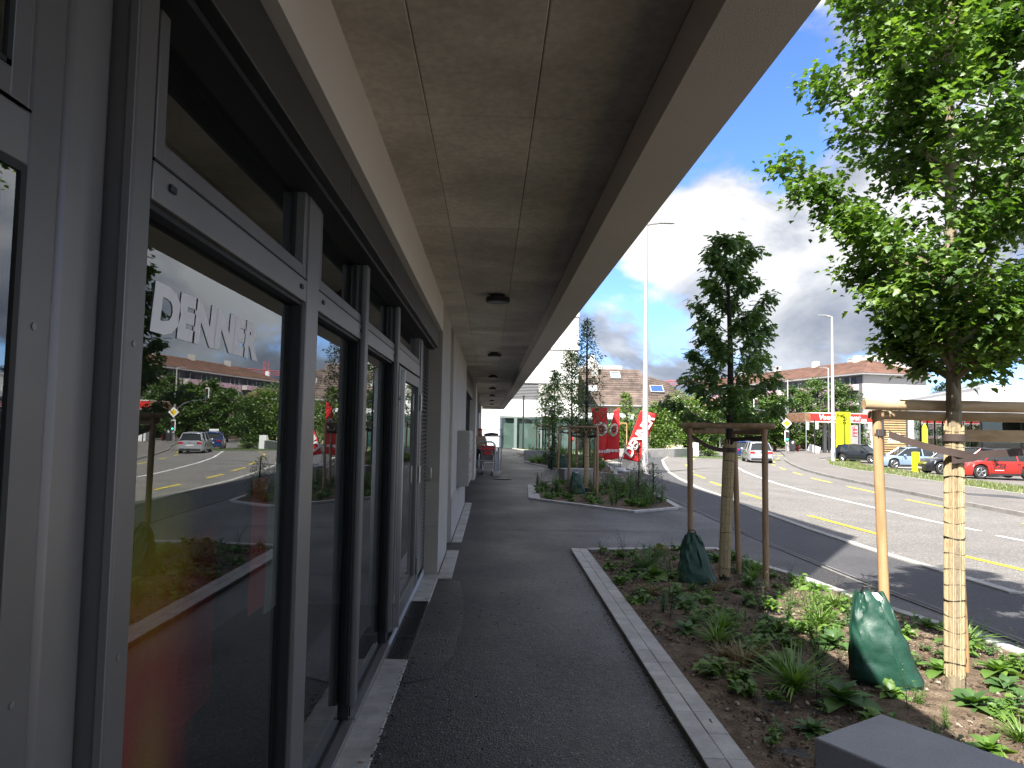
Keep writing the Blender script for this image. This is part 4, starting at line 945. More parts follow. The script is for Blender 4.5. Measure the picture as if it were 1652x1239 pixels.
cyl('stake', (3.53, 5.24, g1-.1), (3.47, 5.24, 1.76), .035, wood_new, f1)
cyl('stake', (4.36, 4.95, g1-.1), (4.30, 4.95, 1.78), .035, wood_new, f1)
cyl('crossbar', (2.69, 5.04, 1.812), (4.42, 4.90, 1.806), .040, wood_bar, f1)
cyl('crossbar', (2.80, 5.16, 1.742), (3.60, 5.33, 1.742), .036, wood_bar, f1); cyl('crossbar', (3.40, 5.34, 1.745), (4.45, 5.02, 1.735), .036, wood_bar, f1)
obj('brace_board', MB().prism([(-.02, -.045), (.02, -.045), (.02, .045), (-.02, .045)], 0, 1).xf(frame((3.5, 5.2, 1.60), (.25, .97, 0), (0, 0, 1)) @ Matrix.Diagonal((1, 1, .95, 1))), wood_bar, f1)
tc1 = (3.238, 4.872)
strap(f1, sag((2.86, 5.02, 1.60), (3.17, 4.80, 1.485), .012)+sag((3.20, 4.785, 1.478), (3.31, 4.80, 1.46), 0, 3), .052)
strap(f1, sag((3.17, 4.80, 1.43), (3.31, 4.785, 1.45), 0, 3)+sag((3.40, 4.79, 1.475), (4.30, 4.92, 1.59), .02), .052)
loop(f1, tc1, .070, 1.585, .05); loop(f1, (2.835, 5.105), .0425, 1.61, .05)
obj('staple', MB().box((2.80, 5.057, 1.59), (2.806, 5.062, 1.63)).box((2.83, 5.057, 1.59), (2.836, 5.062, 1.63)), steel, f1)
g2 = gz(2.8, 8.3)
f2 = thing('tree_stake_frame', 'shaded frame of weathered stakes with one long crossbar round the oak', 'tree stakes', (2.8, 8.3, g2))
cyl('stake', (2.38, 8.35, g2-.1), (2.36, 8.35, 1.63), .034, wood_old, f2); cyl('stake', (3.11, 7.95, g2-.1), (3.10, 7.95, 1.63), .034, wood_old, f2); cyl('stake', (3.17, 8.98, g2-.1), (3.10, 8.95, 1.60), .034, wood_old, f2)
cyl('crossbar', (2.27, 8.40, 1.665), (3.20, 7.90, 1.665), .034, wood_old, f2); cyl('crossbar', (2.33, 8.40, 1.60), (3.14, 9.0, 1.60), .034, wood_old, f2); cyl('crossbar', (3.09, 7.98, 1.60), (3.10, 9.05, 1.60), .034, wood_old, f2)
strap(f2, sag((2.38, 8.31, 1.54), (2.80, 8.32, 1.38), .05), .05); strap(f2, sag((2.84, 8.33, 1.50), (3.13, 7.92, 1.54), .0), .05)
loop(f2, (2.853, 8.42), .085, 1.38, .05)
def frame3(label, x, y, s=1, rot=0.0, h=1.85, wood=wood_old):
    g = gz(x, y); t = thing('tree_stake_frame', label, 'tree stakes', (x, y, g)); P = [(-.55*s, -.3*s), (.15*s, -1.0*s), (.28*s, .35*s)]
    P = [(x+a*math.cos(rot)-b*math.sin(rot), y+a*math.sin(rot)+b*math.cos(rot)) for a, b in P]
    for p in P: cyl('stake', (p[0], p[1], g-.05), (p[0], p[1], g+h), .04, wood, t, 10, 3)
    for i in range(3):
        a, b = P[i], P[(i+1) % 3]; cyl('crossbar', (a[0], a[1], g+h+.03-.05*i), (b[0], b[1], g+h+.03-.05*i), .037, wood, t, 10, 3)
        strap(t, sag((a[0], a[1], g+h-.2), (x, y, g+h-.24), .02), .06)
    return t
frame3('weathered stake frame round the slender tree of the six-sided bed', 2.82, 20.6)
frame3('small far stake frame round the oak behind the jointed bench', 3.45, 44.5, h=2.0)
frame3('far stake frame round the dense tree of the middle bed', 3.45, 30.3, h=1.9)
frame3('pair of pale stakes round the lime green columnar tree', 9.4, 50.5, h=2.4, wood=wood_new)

# ------------------------------------------------------------------ watering bags
def water_bag(label, x, y, rz, s=1.0, seed=1, lean=0, group='green watering bags standing at tree trunks'):
    t = thing('watering_bag', label, 'watering bag', (x, y, gz(x, y)+.01), rz)
    n, m_ = 56, 34; mb = MB()
    for j in range(m_+1):
        v = j/m_; z = v*.56
        wx = (.215-.115*v-.03*v**6)*(1 if v > .03 else .95); wy = .115*(1-v)**.8*(1 if v > .03 else .9)+.016+.02*math.sin(v*math.pi)
        for i in range(n):
            a = 2*math.pi*i/n; c, sn = math.cos(a), math.sin(a); ex = .62
            px = wx*math.copysign(abs(c)**ex, c); py = wy*math.copysign(abs(sn)**ex, sn)
            u = px/wx
            crease = 1-abs(noise.noise(Vector((u*2.6+seed*3, (1 if sn > 0 else -1)*2.0, z*5.5+u*1.5))))*3.2
            w = noise.noise(Vector((u*1.6+seed*3, sn, z*5+seed)))*.030+.013*crease*(.25+v)+.010*math.sin(u*9+z*16+seed)*v**1.5
            py += math.copysign(w, sn) if abs(sn) > .15 else 0
            px += noise.noise(Vector((seed, z*9, sn)))*.012+.012*noise.noise(Vector((c*3, z*14, seed)))
            mb.v.append((px-.095*v*(1+lean)+.03*v*v, py+.012*math.sin(z*9+seed), z+.016*v**3*math.sin(u*6+seed)))
    for j in range(m_):
        for i in range(n): mb.f.append((j*n+i, j*n+(i+1) % n, (j+1)*n+(i+1) % n, (j+1)*n+i))
    mb.f.append(tuple(range(n))[::-1]); mb.f.append(tuple(m_*n+i for i in range(n)))
    mb.v = [tuple(q*s for q in v) for v in mb.v]
    obj('bag_body', mb, bag_m, t, local=True, fix=False)
    sm_ = [mb.v[j*n] for j in range(m_+1)]; obj('seam', MB().tube([(q[0]+.002, q[1], q[2]) for q in sm_], .006*s, 5).tube([(q[0]-.002, q[1], q[2]) for q in [mb.v[j*n+n//2] for j in range(m_+1)]], .006*s, 5), mat('bag_seam', (.006, .045, .03), .5, var=.1), t, local=True, fix=False)
    xt = -.07-.1*lean
    obj('filling_flap', MB().add([(xt-.03, -.02, .565), (xt+.05, -.015, .57), (xt+.075, -.03, .545), (xt+.085, -.045, .50), (xt+.02, -.03, .545), (xt-.02, -.035, .54)], [(0, 1, 4, 5), (1, 2, 3, 4)]).xf(Matrix.Scale(s, 4)), mat('pale_tape', (.42, .45, .43), .5, var=.1), t, local=True)
    obj('carry_strap', MB().tube([(xt-.05, 0, .55), (xt-.03, -.01, .60), (xt+.03, -.01, .60), (xt+.06, 0, .55)], .007, 6).xf(Matrix.Scale(s, 4)), black_m, t, local=True)
    return t
water_bag('glossy sunlit green watering bag leaning at the near maple', 2.77, 4.93, R(-22), 1.08, 2, lean=.3)
water_bag('shaded dark green watering bag beside the oak trunk', 2.42, 8.22, R(-12), 1.0, 5)
water_bag('green watering bag beside the tree of the six-sided bed', 2.48, 19.9, R(5), 1.08, 8)
water_bag('small dark watering bag on the edge behind the jointed bench', 2.9, 43.2, R(0), 1.0, 11)
water_bag('dark watering bag among the plants at the left of the middle bed', 2.95, 33.0, R(10), 1.2, 13)
water_bag('dark watering bag behind the left stake in the middle bed', 3.22, 30.6, R(-8), 1.25, 15)

# ------------------------------------------------------------------ seat blocks
tag(obj('seat_block', MB().prism([(1.765, 3.19), (1.345, 2.94), (1.72, 2.32), (2.14, 2.57)], gz(1.8, 2.8)-.1, .36), conc_bench, bevel=.008, smooth=True), 'smooth grey concrete seat block at the bottom right corner of the near bed', 'seat block')
tag(obj('seat_block', MB().prism([(2.45, 23.2), (3.55, 23.55), (3.40, 24.1), (2.30, 23.75)], gz(3, 23)-.1, gz(3, 23)+.52), conc_bench, bevel=.01), 'pale concrete seat block behind the six-sided bed watering bag', 'seat block')
bn = thing('jointed_bench', 'long grey bench of three concrete blocks in front of the furthest bed', 'bench', (2.8, 41.3, gz(2.8, 41)))
for i in range(3):
    a = Vector((2.02+i*.62, 41.0+(i == 2)*.02, 0)); obj('bench_block', MB().box((a.x, 41.0+i*.12, gz(2, 41)-.1), (a.x+.61, 41.7+i*.12, gz(2, 41)+.52)), conc_bench, bn, bevel=.01)
# ------------------------------------------------------------------ white building at the end of the path
WY = 61.5
whi = mat('white_render', (.80, .80, .79), .9, var=.02, vs=1, bump=.1, bs=60)
bei = mat('beige_cassette', (.50, .485, .44), .7, var=.03, vs=.5)
wb = thing('white_apartment_building', 'white apartment building with beige bands and glazed ground floor at the end of the path', 'building', (0, WY, -.3))
px = lambda z: z
g0 = gz(1, 60)
zb = [2.54, 4.02, 5.47, 6.95, 8.43, 9.90, 11.36, 11.75]
obj('core', MB().box((-16, WY+.35, -1), (7.45, WY+14, 11.6)), whi, wb)
obj('wall', MB().box((-16, WY, -1), (.80, WY+.34, 2.54)), whi, wb)
obj('base_panel', MB().box((-16, WY-.03, -1), (.78, WY-.003, .95)), mat('grey_plinth', (.55, .57, .59), .8, var=.03), wb)
for i in range(7):
    z0, z1 = zb[i], zb[i+1]
    if i % 2 == 0: obj('parapet_band', MB().box((-16, WY, z0+.03), (7.6, WY+.34, z1)), whi, wb)
    else:
        x_ = 4.15 if i == 1 else .8
        for a, b in [(x_ if i == 1 else 1.7, 7.55)]: obj('cassette_band', MB().box((a, WY+.06, z0), (b, WY+.34, z1)), bei, wb)
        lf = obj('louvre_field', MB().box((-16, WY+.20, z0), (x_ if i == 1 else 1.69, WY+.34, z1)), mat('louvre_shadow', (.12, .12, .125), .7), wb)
        for k in range(11):
            zz = z0+.07+k*.13; obj('slat', MB().box((-16, WY+.08, zz), ((x_ if i == 1 else 1.69)-.02, WY+.16, zz+.055)), mat('louvre_slat', (.30, .30, .31), .5, var=.05), lf, smooth=False)
    obj('shadow_groove', MB().box((-16, WY+.02, z0-.02), (7.58, WY+.33, z0+.028)), mat('joint_dark', (.10, .10, .10), .8), wb)
obj('roof_slab', MB().box((-16, WY+.1, 11.37), (7.5, WY+14, 11.8)), whi, wb)
fr_g = mat('green_grey_frame', (.16, .20, .19), .5, var=.05)
gw = obj('ground_floor_glazing', MB().box((.80, WY+.02, 2.42), (12.5, WY+.33, 2.53)), fr_g, wb)
for x in (.82, 2.05, 2.18, 4.35, 5.9, 7.5, 9.1, 10.8, 12.4): obj('frame_post', MB().box((x, WY+.03, g0-.3), (x+.13, WY+.16, 2.42)), fr_g if x > 1 else mat('slate_frame', (.10, .12, .14), .5), gw)
for a, b in ((.95, 2.05), (2.31, 4.35), (4.48, 5.9), (6.03, 7.5), (7.63, 9.1), (9.23, 10.8)): obj('pane', MB().box((a, WY+.09, g0-.1), (b, WY+.10, 2.42)), pane_far, gw, smooth=False)
obj('room_back', MB().box((.8, WY+3.5, -.8), (12.5, WY+3.6, 2.6)), mat('room_green', (.22, .27, .24), .9, var=.3, vs=.8), wb)
obj('room_floor', MB().box((.8, WY+.34, -.9), (12.5, WY+3.5, g0)), mat('room_floor', (.3, .28, .25), .7), wb)
obj('upper_room', MB().box((7.46, WY+.35, 2.54), (12.5, WY+6, 3.0)), whi, wb)
for x in (2.02, 4.5, 9.3): obj('curtain', MB().box((x, WY+.3, .1), (x+.32, WY+.36, 2.3)), whi, wb)
tag(obj('easel_table', MB().box((3.6, WY+.8, g0), (3.66, WY+.86, .75)).box((4.2, WY+.8, g0), (4.26, WY+.86, .75)).box((3.5, WY+.6, .75), (4.5, WY+1.1, .82)).box((3.66, WY+.8, .1), (4.2, WY+.84, .16)), wood_new), 'light wooden table behind the glazing of the white building', 'table')
tl = mat('teal_board', (.10, .36, .38), .6, var=.4, vs=1.5)
for x0, x1, z0, z1, y in ((5.0, 6.0, .2, 2.0, .9), (6.6, 7.4, .1, 1.3, 1.0), (8.6, 9.4, .0, 1.0, .7)):
    tag(obj('display_board', MB().box((x0, WY+y, g0+.02), (x1, WY+y+.05, z1)), tl), {5.0: 'tall teal display board behind the glass, left of the far oak', 6.6: 'low teal display board behind the glass near the far oak', 8.6: 'small teal board behind the glass, near the red post'}[x0], 'board')
for x, c, l in ((7.0, (.5, .16, .10), 'orange'), (8.1, (.10, .35, .18), 'green')): obj('shelf_box', MB().box((x-.6, WY+1.5, 1.5), (x+.5, WY+1.8, 2.0)), mat(l+'_box', c, .6), wb)
# lawns and paths round the building
lawn_soil = mat('lawn_ground', (.05, .085, .02), .95, var=.3, vs=2, col2=(.10, .15, .035))
def grass_field(name, poly, n, h, parent_kind='stuff', seed=5, m=grass_m, off=.0):
    r = np.random.default_rng(seed); x0, x1 = min(p[0] for p in poly), max(p[0] for p in poly); y0, y1 = min(p[1] for p in poly), max(p[1] for p in poly)
    P = []
    while len(P) < n:
        x, y = r.uniform(x0, x1), r.uniform(y0, y1)
        if inpoly(x, y, poly): P.append((x, y, gz(x, y)+off))
    P = np.array(P); az = r.uniform(0, 6.28, n); el = r.uniform(.7, 1.5, n); D = np.stack([np.cos(az)*np.cos(el), np.sin(az)*np.cos(el), np.sin(el)], 1)
    Nn = np.stack([-np.cos(az)*np.sin(el), -np.sin(az)*np.sin(el), np.cos(el)], 1)
    geo = ([(0, -.06, 0), (0, .06, 0), (.6, .04, 0), (1, 0, -.08), (.6, -.04, 0)], [(0, 1, 2, 4), (4, 2, 3)])
    V, gf, nv, k = leaves_mesh(P, D, Nn, h*r.uniform(.5, 1.3, n), geo); me = big_mesh(name, V, gf, nv, k); me.materials.append(m)
    o = bpy.data.objects.new(name, me); S.collection.objects.link(o); o['kind'] = 'stuff'; return o
lawn_poly = [(2.6, 58.6), (2.2, 60.9), (24, 60.9), (24, 57.8), (12.8, 56.2), (8, 54)]
o = obj('lawn', sheet(lawn_poly, .02, 'lawn'), lawn_soil); o['kind'] = 'structure'
grass_field('lawn_grass', lawn_poly, 9000, .12)
o = obj('side_path', sheet([(5.2, 52.5), (2.2, 58.0), (2.4, 58.5), (8, 53.9), (12.5, 56.1), (12.3, 54)], .012, 'side_path'), conc_pale); o['kind'] = 'structure'
kerb_line('lawn_kerb', [(1.9, 60.9), (2.5, 58.5), (8, 53.95)], .15, .6, .1, conc_pale, 1, .06)
verge_poly = [(19.9, 26), (20.38, 29.7), (21.5, 35.78), (22.2, 40.37), (22.34, 43.6), (24.6, 51), (30.19, 62.99), (33.5, 63.5), (28.5, 54), (26.0, 44.0), (25.2, 40.0), (24.2, 35), (23.0, 26)]
o = obj('grass_verge', sheet(verge_poly, .105, 'grass_verge'), lawn_soil); o['kind'] = 'structure'
dryg = leafmat('verge_blade', (.10, .15, .03), (.16, .20, .05), (.30, .27, .11), .35)
grass_field('verge_grass', verge_poly, 26000, .14, m=dryg, off=.09, seed=8)

# ------------------------------------------------------------------ low wall and house
lw = thing('low_garden_wall', 'low pale concrete wall curving beside the pavement with a white end block', 'wall', (14.5, 57.5, gz(14, 57)))
for a, b in (((9.5, 52.6), (11.9, 53.6)), ((11.92, 53.61), (14.4, 55.9)), ((14.42, 55.92), (17.2, 60.2))):
    d = (Vector(b)-Vector(a)).normalized(); n = Vector((-d.y, d.x))*.14
    obj('wall_segment', MB().prism([(a[0]-n.x, a[1]-n.y), (b[0]-n.x, b[1]-n.y), (b[0]+n.x, b[1]+n.y), (a[0]+n.x, a[1]+n.y)], gz(a[0], a[1])-.3, gz(12, 54)+.62), conc_pale, lw, bevel=.02)
obj('end_block', MB().box((17.2, 60.1, gz(17, 60)-.3), (17.75, 60.7, gz(17, 60)+1.15)), whi, lw, bevel=.02)

tile_m = mat('brown_roof_tile', (.115, .085, .07), .85, var=.35, vs=1.2, bump=.3, bs=20, rand=.25, fine=.2)
tile_o = mat('orange_roof_tile', (.22, .125, .09), .85, var=.25, vs=.6, bump=.3, bs=8, rand=.12, fine=.15)
cream = mat('cream_render', (.72, .66, .44), .9, var=.05, vs=1)
def tiled_slope(parent, A, B, C, D, rows, colsn, m, th=.05, per_row=True):
    """A,B eave left/right; C,D ridge right/left. Overlapping tile courses as real steps; courses are parts"""
    A, B, C, D = map(Vector, (A, B, C, D)); n = (B-A).cross(D-A).normalized()
    if n.z < 0: n = -n
    for r_ in range(rows):
        t0, t1 = r_/rows, (r_+1)/rows+.012; l0, r0 = A.lerp(D, t0), B.lerp(C, t0); l1, r1 = A.lerp(D, min(1, t1)), B.lerp(C, min(1, t1))
        mb = MB(); k = max(2, int(colsn*((r0-l0).length/(B-A).length)))
        for i in range(k):
            a, b = (i+.03)/k, (i+.97)/k; dz = n*rnd.uniform(0, .015)
            p = [l0.lerp(r0, a)+n*th+dz, l0.lerp(r0, b)+n*th+dz, l1.lerp(r1, b)+n*.006, l1.lerp(r1, a)+n*.006]
            q = [l0.lerp(r0, a), l0.lerp(r0, b)]
            mb.add(p+q, [(0, 1, 2, 3), (4, 5, 1, 0)])
        obj('tile_course', mb, m, parent, smooth=False, fix=False)
def skylight(parent, o_, u, v, w, h, glass):
    """frame + pane on a slope; u right, v up-slope"""
    u = Vector(u).normalized(); v = Vector(v).normalized(); M_ = frame(o_, u, v)
    f = MB().box((-w/2, -h/2, .02), (w/2, -h/2+.1, .14)).box((-w/2, h/2-.1, .02), (w/2, h/2, .14)).box((-w/2, -h/2+.1, .02), (-w/2+.1, h/2-.1, .14)).box((w/2-.1, -h/2+.1, .02), (w/2, h/2-.1, .14)).xf(M_)
    s = obj('skylight', f, mat('skylight_frame', (.35, .36, .38), .5), parent); obj('pane', MB().box((-w/2+.1, -h/2+.1, .05), (w/2-.1, h/2-.1, .08)).xf(M_), glass, s, smooth=False)
hY = 74.0
hs = thing('tiled_house', 'cream house under a steep brown tiled roof with roof windows behind the red flags', 'house', (14, hY, gz(14, hY)))
hz = lambda y, Y=hY: 1.6+(695-y)/1145*Y
he, hr = hz(657), hz(597, hY+4.2)
obj('wall', MB().box((6.5, hY+.4, -2), (16.9, hY+8, he)), cream, hs)
obj('roof_deck', MB().prism([(hY-.1, he-.02), (hY+8.5, he-.02), (hY+4.2, hr-.08)], 6.6, 16.6, 'x'), tile_m, hs)
obj('gutter', MB().tube([(6.2, hY-.12, he), (17.1, hY-.12, he)], .09, 8), galv, hs)
tiled_slope(hs, (6.2, hY, he), (17.0, hY, he), (16.0, hY+4.2, hr), (6.2, hY+4.2, hr), 17, 34, tile_m)
sl_u = Vector((1, 0, 0)); sl_v = Vector((0, 4.2, hr-he)).normalized()
def onroof(x, t): return (x, hY+4.2*t, he+(hr-he)*t+.03)
skylight(hs, onroof(13.6, .80), sl_u, sl_v, 1.1, 1.1, mat('skylight_glass', (.20, .25, .25), .15, var=.1))
skylight(hs, onroof(10.9, .42), sl_u, sl_v, .95, .95, mat('skylight_glass_pale', (.40, .47, .44), .15, var=.1))
obj('chimney', MB().box((11.0, hY+3.2, hr-1.1), (11.7, hY+3.9, hr+.7)), conc_pale, hs); obj('roof_vent', MB().tube([onroof(11.6, .62), tuple(Vector(onroof(11.6, .62))+Vector((0, -.1, .4)))], .1, 8), conc_pale, hs)
for x in (8.2, 11.2, 14.4):
    w = obj('window', MB().box((x, hY+.33, he-2.3), (x+1.1, hY+.41, he-.9)), whi, hs); obj('pane', MB().box((x+.1, hY+.32, he-2.2), (x+1.0, hY+.335, he-1.0)), mat('dark_window', (.03, .04, .045), .12, var=.1), w)
    for q in (-.55, 1.12): obj('shutter', MB().box((x+q, hY+.34, he-2.3), (x+q+.5, hY+.39, he-.9)), mat('green_shutter', (.04, .16, .09), .6), w)
# annex with lower eaves to the right
an = thing('tiled_house', 'lower brown tiled annex with a blue roof window right of the lamp post', 'house', (19, hY+3, gz(19, hY)))
ae = hz(655, hY+3)
obj('wall', MB().box((17.05, hY+3.4, -2), (22.8, hY+10, ae-.1)), cream, an)
r1 = hz(616, hY+6)
obj('roof_deck', MB().add([(16.6, hY+3, ae-.1), (22.9, hY+3, ae-.1), (20.0, hY+6.2, r1-.06), (16.6, hY+6.2, r1+.85), (16.6, hY+9.4, ae-.1), (22.9, hY+9.4, ae-.1)], [(0, 1, 2, 3), (1, 5, 2), (5, 4, 3, 2), (0, 3, 4), (0, 4, 5, 1)]), tile_m, an, smooth=False)
tiled_slope(an, (16.6, hY+2.95, ae-.06), (22.95, hY+2.95, ae-.06), (20.0, hY+6.2, r1), (16.65, hY+6.2, r1+.9), 12, 22, tile_m)
skylight(an, (18.5, hY+4.7, ae+(r1-ae)*.64+.03), (1, 0, 0), (0, 3.2, r1-ae), 1.5, 1.2, mat('skylight_blue', (.04, .09, .25), .12, var=.1))
skylight(an, (20.6, hY+3.9, ae+(r1-ae)*.32), (1, 0, 0), (0, 3.2, r1-ae), .5, .5, whi)
obj('gutter', MB().tube([(16.6, hY+2.85, ae-.1), (23.1, hY+2.85, ae-.1)], .09, 8), whi, an)
obj('lower_roof', MB().add([(16.6, hY+1.4, ae-1.5), (23.2, hY+1.4, ae-1.5), (23.2, hY+3.38, ae-.35), (16.6, hY+3.38, ae-.35)], [(0, 1, 2, 3)]), tile_m, an, smooth=False)
# white blocks behind the roof
bk = thing('white_house', 'white flat-roofed house seen behind the brown tiled roofs', 'house', (18, 95, -1))
obj('wall', MB().box((12.2, 95, -2), (17.6, 103, hz(592, 95))), whi, bk); obj('roof_box', MB().box((17.62, 95.2, -2), (20.3, 103, hz(601, 95))), whi, bk); obj('wing', MB().box((20.32, 95.1, -2), (22.4, 103, hz(612, 95))), whi, bk)
obj('chimney', MB().box((13.0, 95.5, 9), (14.0, 96.5, hz(575, 95))), whi, bk)
# distant roof through the oak and annex gable
dh = thing('far_house', 'far brown roofed house just right of the annex, above the hedge', 'house', (45, 150, -2))
obj('wall', MB().box((36, 150, -4), (50, 162, hz(655, 150))), cream, dh)
obj('roof', MB().prism([(35.5, hz(655, 150)), (50.6, hz(655, 150)), (47.5, hz(641, 150)), (39, hz(641, 150))], 149.5, 162.5, 'y'), tile_o, dh)

# ------------------------------------------------------------------ apartment block across the junction
ab = thing('apartment_block', 'long pale apartment block with pink balconies under an orange tiled hip roof', 'building', (63, 118, -1.8))
P0 = Vector((63.0, 118.0)); dL = Vector((-.19, .982)).normalized(); dR = Vector((.982, .19)).normalized()
def abp(u, v, z): p = P0+dL*u+dR*v; return (p.x, p.y, z)
eave = 1.6+(699.5-600)/1145*118; LEN = 62; WID = 12.5
def bxf(u0, u1, v0, v1, z0, z1):
    vs = [abp(u, v, z) for u in (u0, u1) for v in (v0, v1) for z in (z0, z1)]
    return MB().add(vs, [(0, 1, 3, 2), (4, 6, 7, 5), (0, 4, 5, 1), (2, 3, 7, 6), (0, 2, 6, 4), (1, 5, 7, 3)])
side_m = mat('pale_side_render', (.60, .575, .545), .9, var=.03, vs=.5)
pink = mat('pink_balcony', (.42, .27, .33), .8, var=.05, vs=.6)
wgrey = mat('facade_recess', (.13, .12, .14), .85, var=.1, vs=.6)
obj('wall', bxf(0, LEN, 0, WID, -4, eave), side_m, ab)
obj('facade_recess', bxf(.3, LEN-.3, -.02, -.004, -3, eave-.3), wgrey, ab)
ov = .9
rz0, rz1 = eave, eave+3.1
A_, B_, C_, D_ = abp(-ov, -ov, rz0), abp(LEN+ov, -ov, rz0), abp(LEN+ov, WID+ov, rz0), abp(-ov, WID+ov, rz0)
E_, F_ = abp(WID/2, WID/2, rz1), abp(LEN-WID/2, WID/2, rz1)
obj('soffit', bxf(-ov, LEN+ov, -ov, WID+ov, rz0-.25, rz0-.01), mat('eave_board', (.30, .30, .31), .7), ab)
tiled_slope(ab, B_, A_, E_, F_, 16, 110, tile_o, th=.09); tiled_slope(ab, A_, D_, E_, tuple(Vector(E_)+Vector((.05, 0, 0))), 16, 26, tile_o, th=.09)
obj('roof_deck', MB().add([tuple(Vector(q)-Vector((0, 0, .03))) for q in (A_, B_, C_, D_, E_, F_)], [(0, 1, 5, 4), (1, 2, 5), (2, 3, 4, 5), (3, 0, 4)]), tile_o, ab, smooth=False)
for u in (8, 20, 33, 47): obj('chimney', bxf(u, u+1.2, 5.2, 6.2, rz1-.8, rz1+.9), conc_pale, ab)
st = 2.85
for fl in range(4):
    z0 = eave-st*(fl+1)
    for k in range(11):
        u = 1.2+k*5.4
        if k % 2 == 0:
            bl = obj('balcony', bxf(u, u+4.4, -1.2, -.02, z0, z0+.18), mat('balcony_slab', (.45, .43, .42), .8), ab)
            obj('balcony_front', bxf(u-.02, u+4.42, -1.28, -1.2, z0-.02, z0+1.0), pink, bl)
            obj('balcony_side', bxf(u-.02, u+.04, -1.2, -.02, z0, z0+1.0), side_m, bl)
            w = obj('window', bxf(u+.6, u+3.6, -.06, -.021, z0+.3, z0+2.3), mat('dark_window', (.03, .04, .045), .12), ab); obj('window_frame', bxf(u+2.0, u+2.12, -.09, -.061, z0+.3, z0+2.3), whi, w)
        else:
            obj('wall_panel', bxf(u, u+4.9, -.10, -.021, z0-.55, z0+.95), pink, ab)
            w = obj('window', bxf(u+.5, u+4.0, -.06, -.021, z0+.96, z0+2.25), mat('dark_window', (.03, .04, .045), .12), ab)
            for q in (.5, 2.2, 3.9): obj('window_frame', bxf(u+q, u+q+.12, -.09, -.061, z0+.96, z0+2.25), whi, w)
# tower blocks far behind
for i, (x0, x1, yt, Y, lab) in enumerate(((1405, 1436, 573, 240, 'distant beige tower block showing above the orange roof'), (1466, 1500, 577, 230, 'distant white block with ribbon windows behind the maple branches'), (1438, 1462, 567, 260, 'tallest pale tower top showing between the maple twigs'))):
    X0, X1 = (x0-791)/1145*Y, (x1-791)/1145*Y; zt = 1.6+(700-yt)/1145*Y
    b = thing('tower_block', lab, 'tower block', ((X0+X1)/2, Y, -3)); obj('wall', MB().box((X0, Y, -4), (X1, Y+12, zt)), mat('tower_beige', (.56, .52, .46), .9, var=.04, vs=.3), b)
    for k in range(3):
        w = obj('window', MB().box((X0+.8, Y-.05, zt-2.2-k*3), (X1-.8, Y-.005, zt-.9-k*3)), mat('tower_window', (.10, .12, .14), .2), b)
        for q in range(4): obj('window_frame', MB().box((X0+.8+q*(X1-X0-1.8)/4, Y-.08, zt-2.2-k*3), (X0+1.0+q*(X1-X0-1.8)/4, Y-.051, zt-.9-k*3)), whi, w)
    obj('parapet', MB().box((X0-.1, Y-.1, zt), (X1+.1, Y+12, zt+.3)), conc_pale, b)

# ------------------------------------------------------------------ showroom
sr = thing('car_showroom', 'flat-roofed white car showroom with dark glazing behind the parked cars', 'building', (45, 60, -1))
Q0 = Vector((42.3, 60.0)); e1 = Vector((.32, .947)).normalized(); e2 = Vector((.947, -.32)).normalized()
def srx(u, v, z): p = Q0+e1*u+e2*v; return (p.x, p.y, z)
def sbx(u0, u1, v0, v1, z0, z1):
    vs = [srx(u, v, z) for u in (u0, u1) for v in (v0, v1) for z in (z0, z1)]
    return MB().add(vs, [(0, 1, 3, 2), (4, 6, 7, 5), (0, 4, 5, 1), (2, 3, 7, 6), (0, 2, 6, 4), (1, 5, 7, 3)])
gS = gz(42, 60)
obj('parapet', sbx(0, 26, 0, 40, 3.95, 5.85), mat('showroom_render', (.62, .60, .57), .9, var=.02), sr)
obj('coping', sbx(-.06, 26.1, -.06, 40, 5.852, 5.95), mat('white_coping', (.75, .75, .76), .6), sr)
obj('canopy', sbx(-2.2, 26, -2.4, 40, 3.5, 3.94), mat('canopy_white', (.66, .67, .68), .7), sr)
obj('skylight_strip', sbx(2, 20, .8, 1.9, 5.952, 6.25), galv, sr)
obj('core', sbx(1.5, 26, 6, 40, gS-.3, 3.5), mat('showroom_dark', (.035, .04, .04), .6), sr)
obj('floor', sbx(.2, 26, .2, 6, gS-.3, gS+.1), mat('showroom_floor', (.25, .25, .25), .4), sr)
for v in range(0, 38, 3):
    obj('frame_post', sbx(.3, .45, v, v+.15, gS, 3.5), alu_d, sr)
    obj('pane', sbx(.36, .38, v+.16, v+2.98, gS+.1, 3.5), pane_far, sr, smooth=False)
for u in range(1, 25, 3):
    obj('frame_post', sbx(u, u+.15, .3, .45, gS, 3.5), alu_d, sr); obj('pane', sbx(u+.16, u+2.98, .36, .38, gS+.1, 3.5), pane_far, sr, smooth=False)
lime_p = mat('lime_panel', (.35, .42, .03), .6)
obj('lime_panel', sbx(6, 9, .25, .29, .9, 2.0), lime_p, sr); obj('lime_panel', sbx(.2, .25, 5.0, 5.3, gS, 2.6), lime_p, sr)
obj('grey_fascia', sbx(-2.26, -2.21, 2.5, 40, 1.95, 3.5), mat('grey_fascia', (.12, .11, .11), .7), sr)

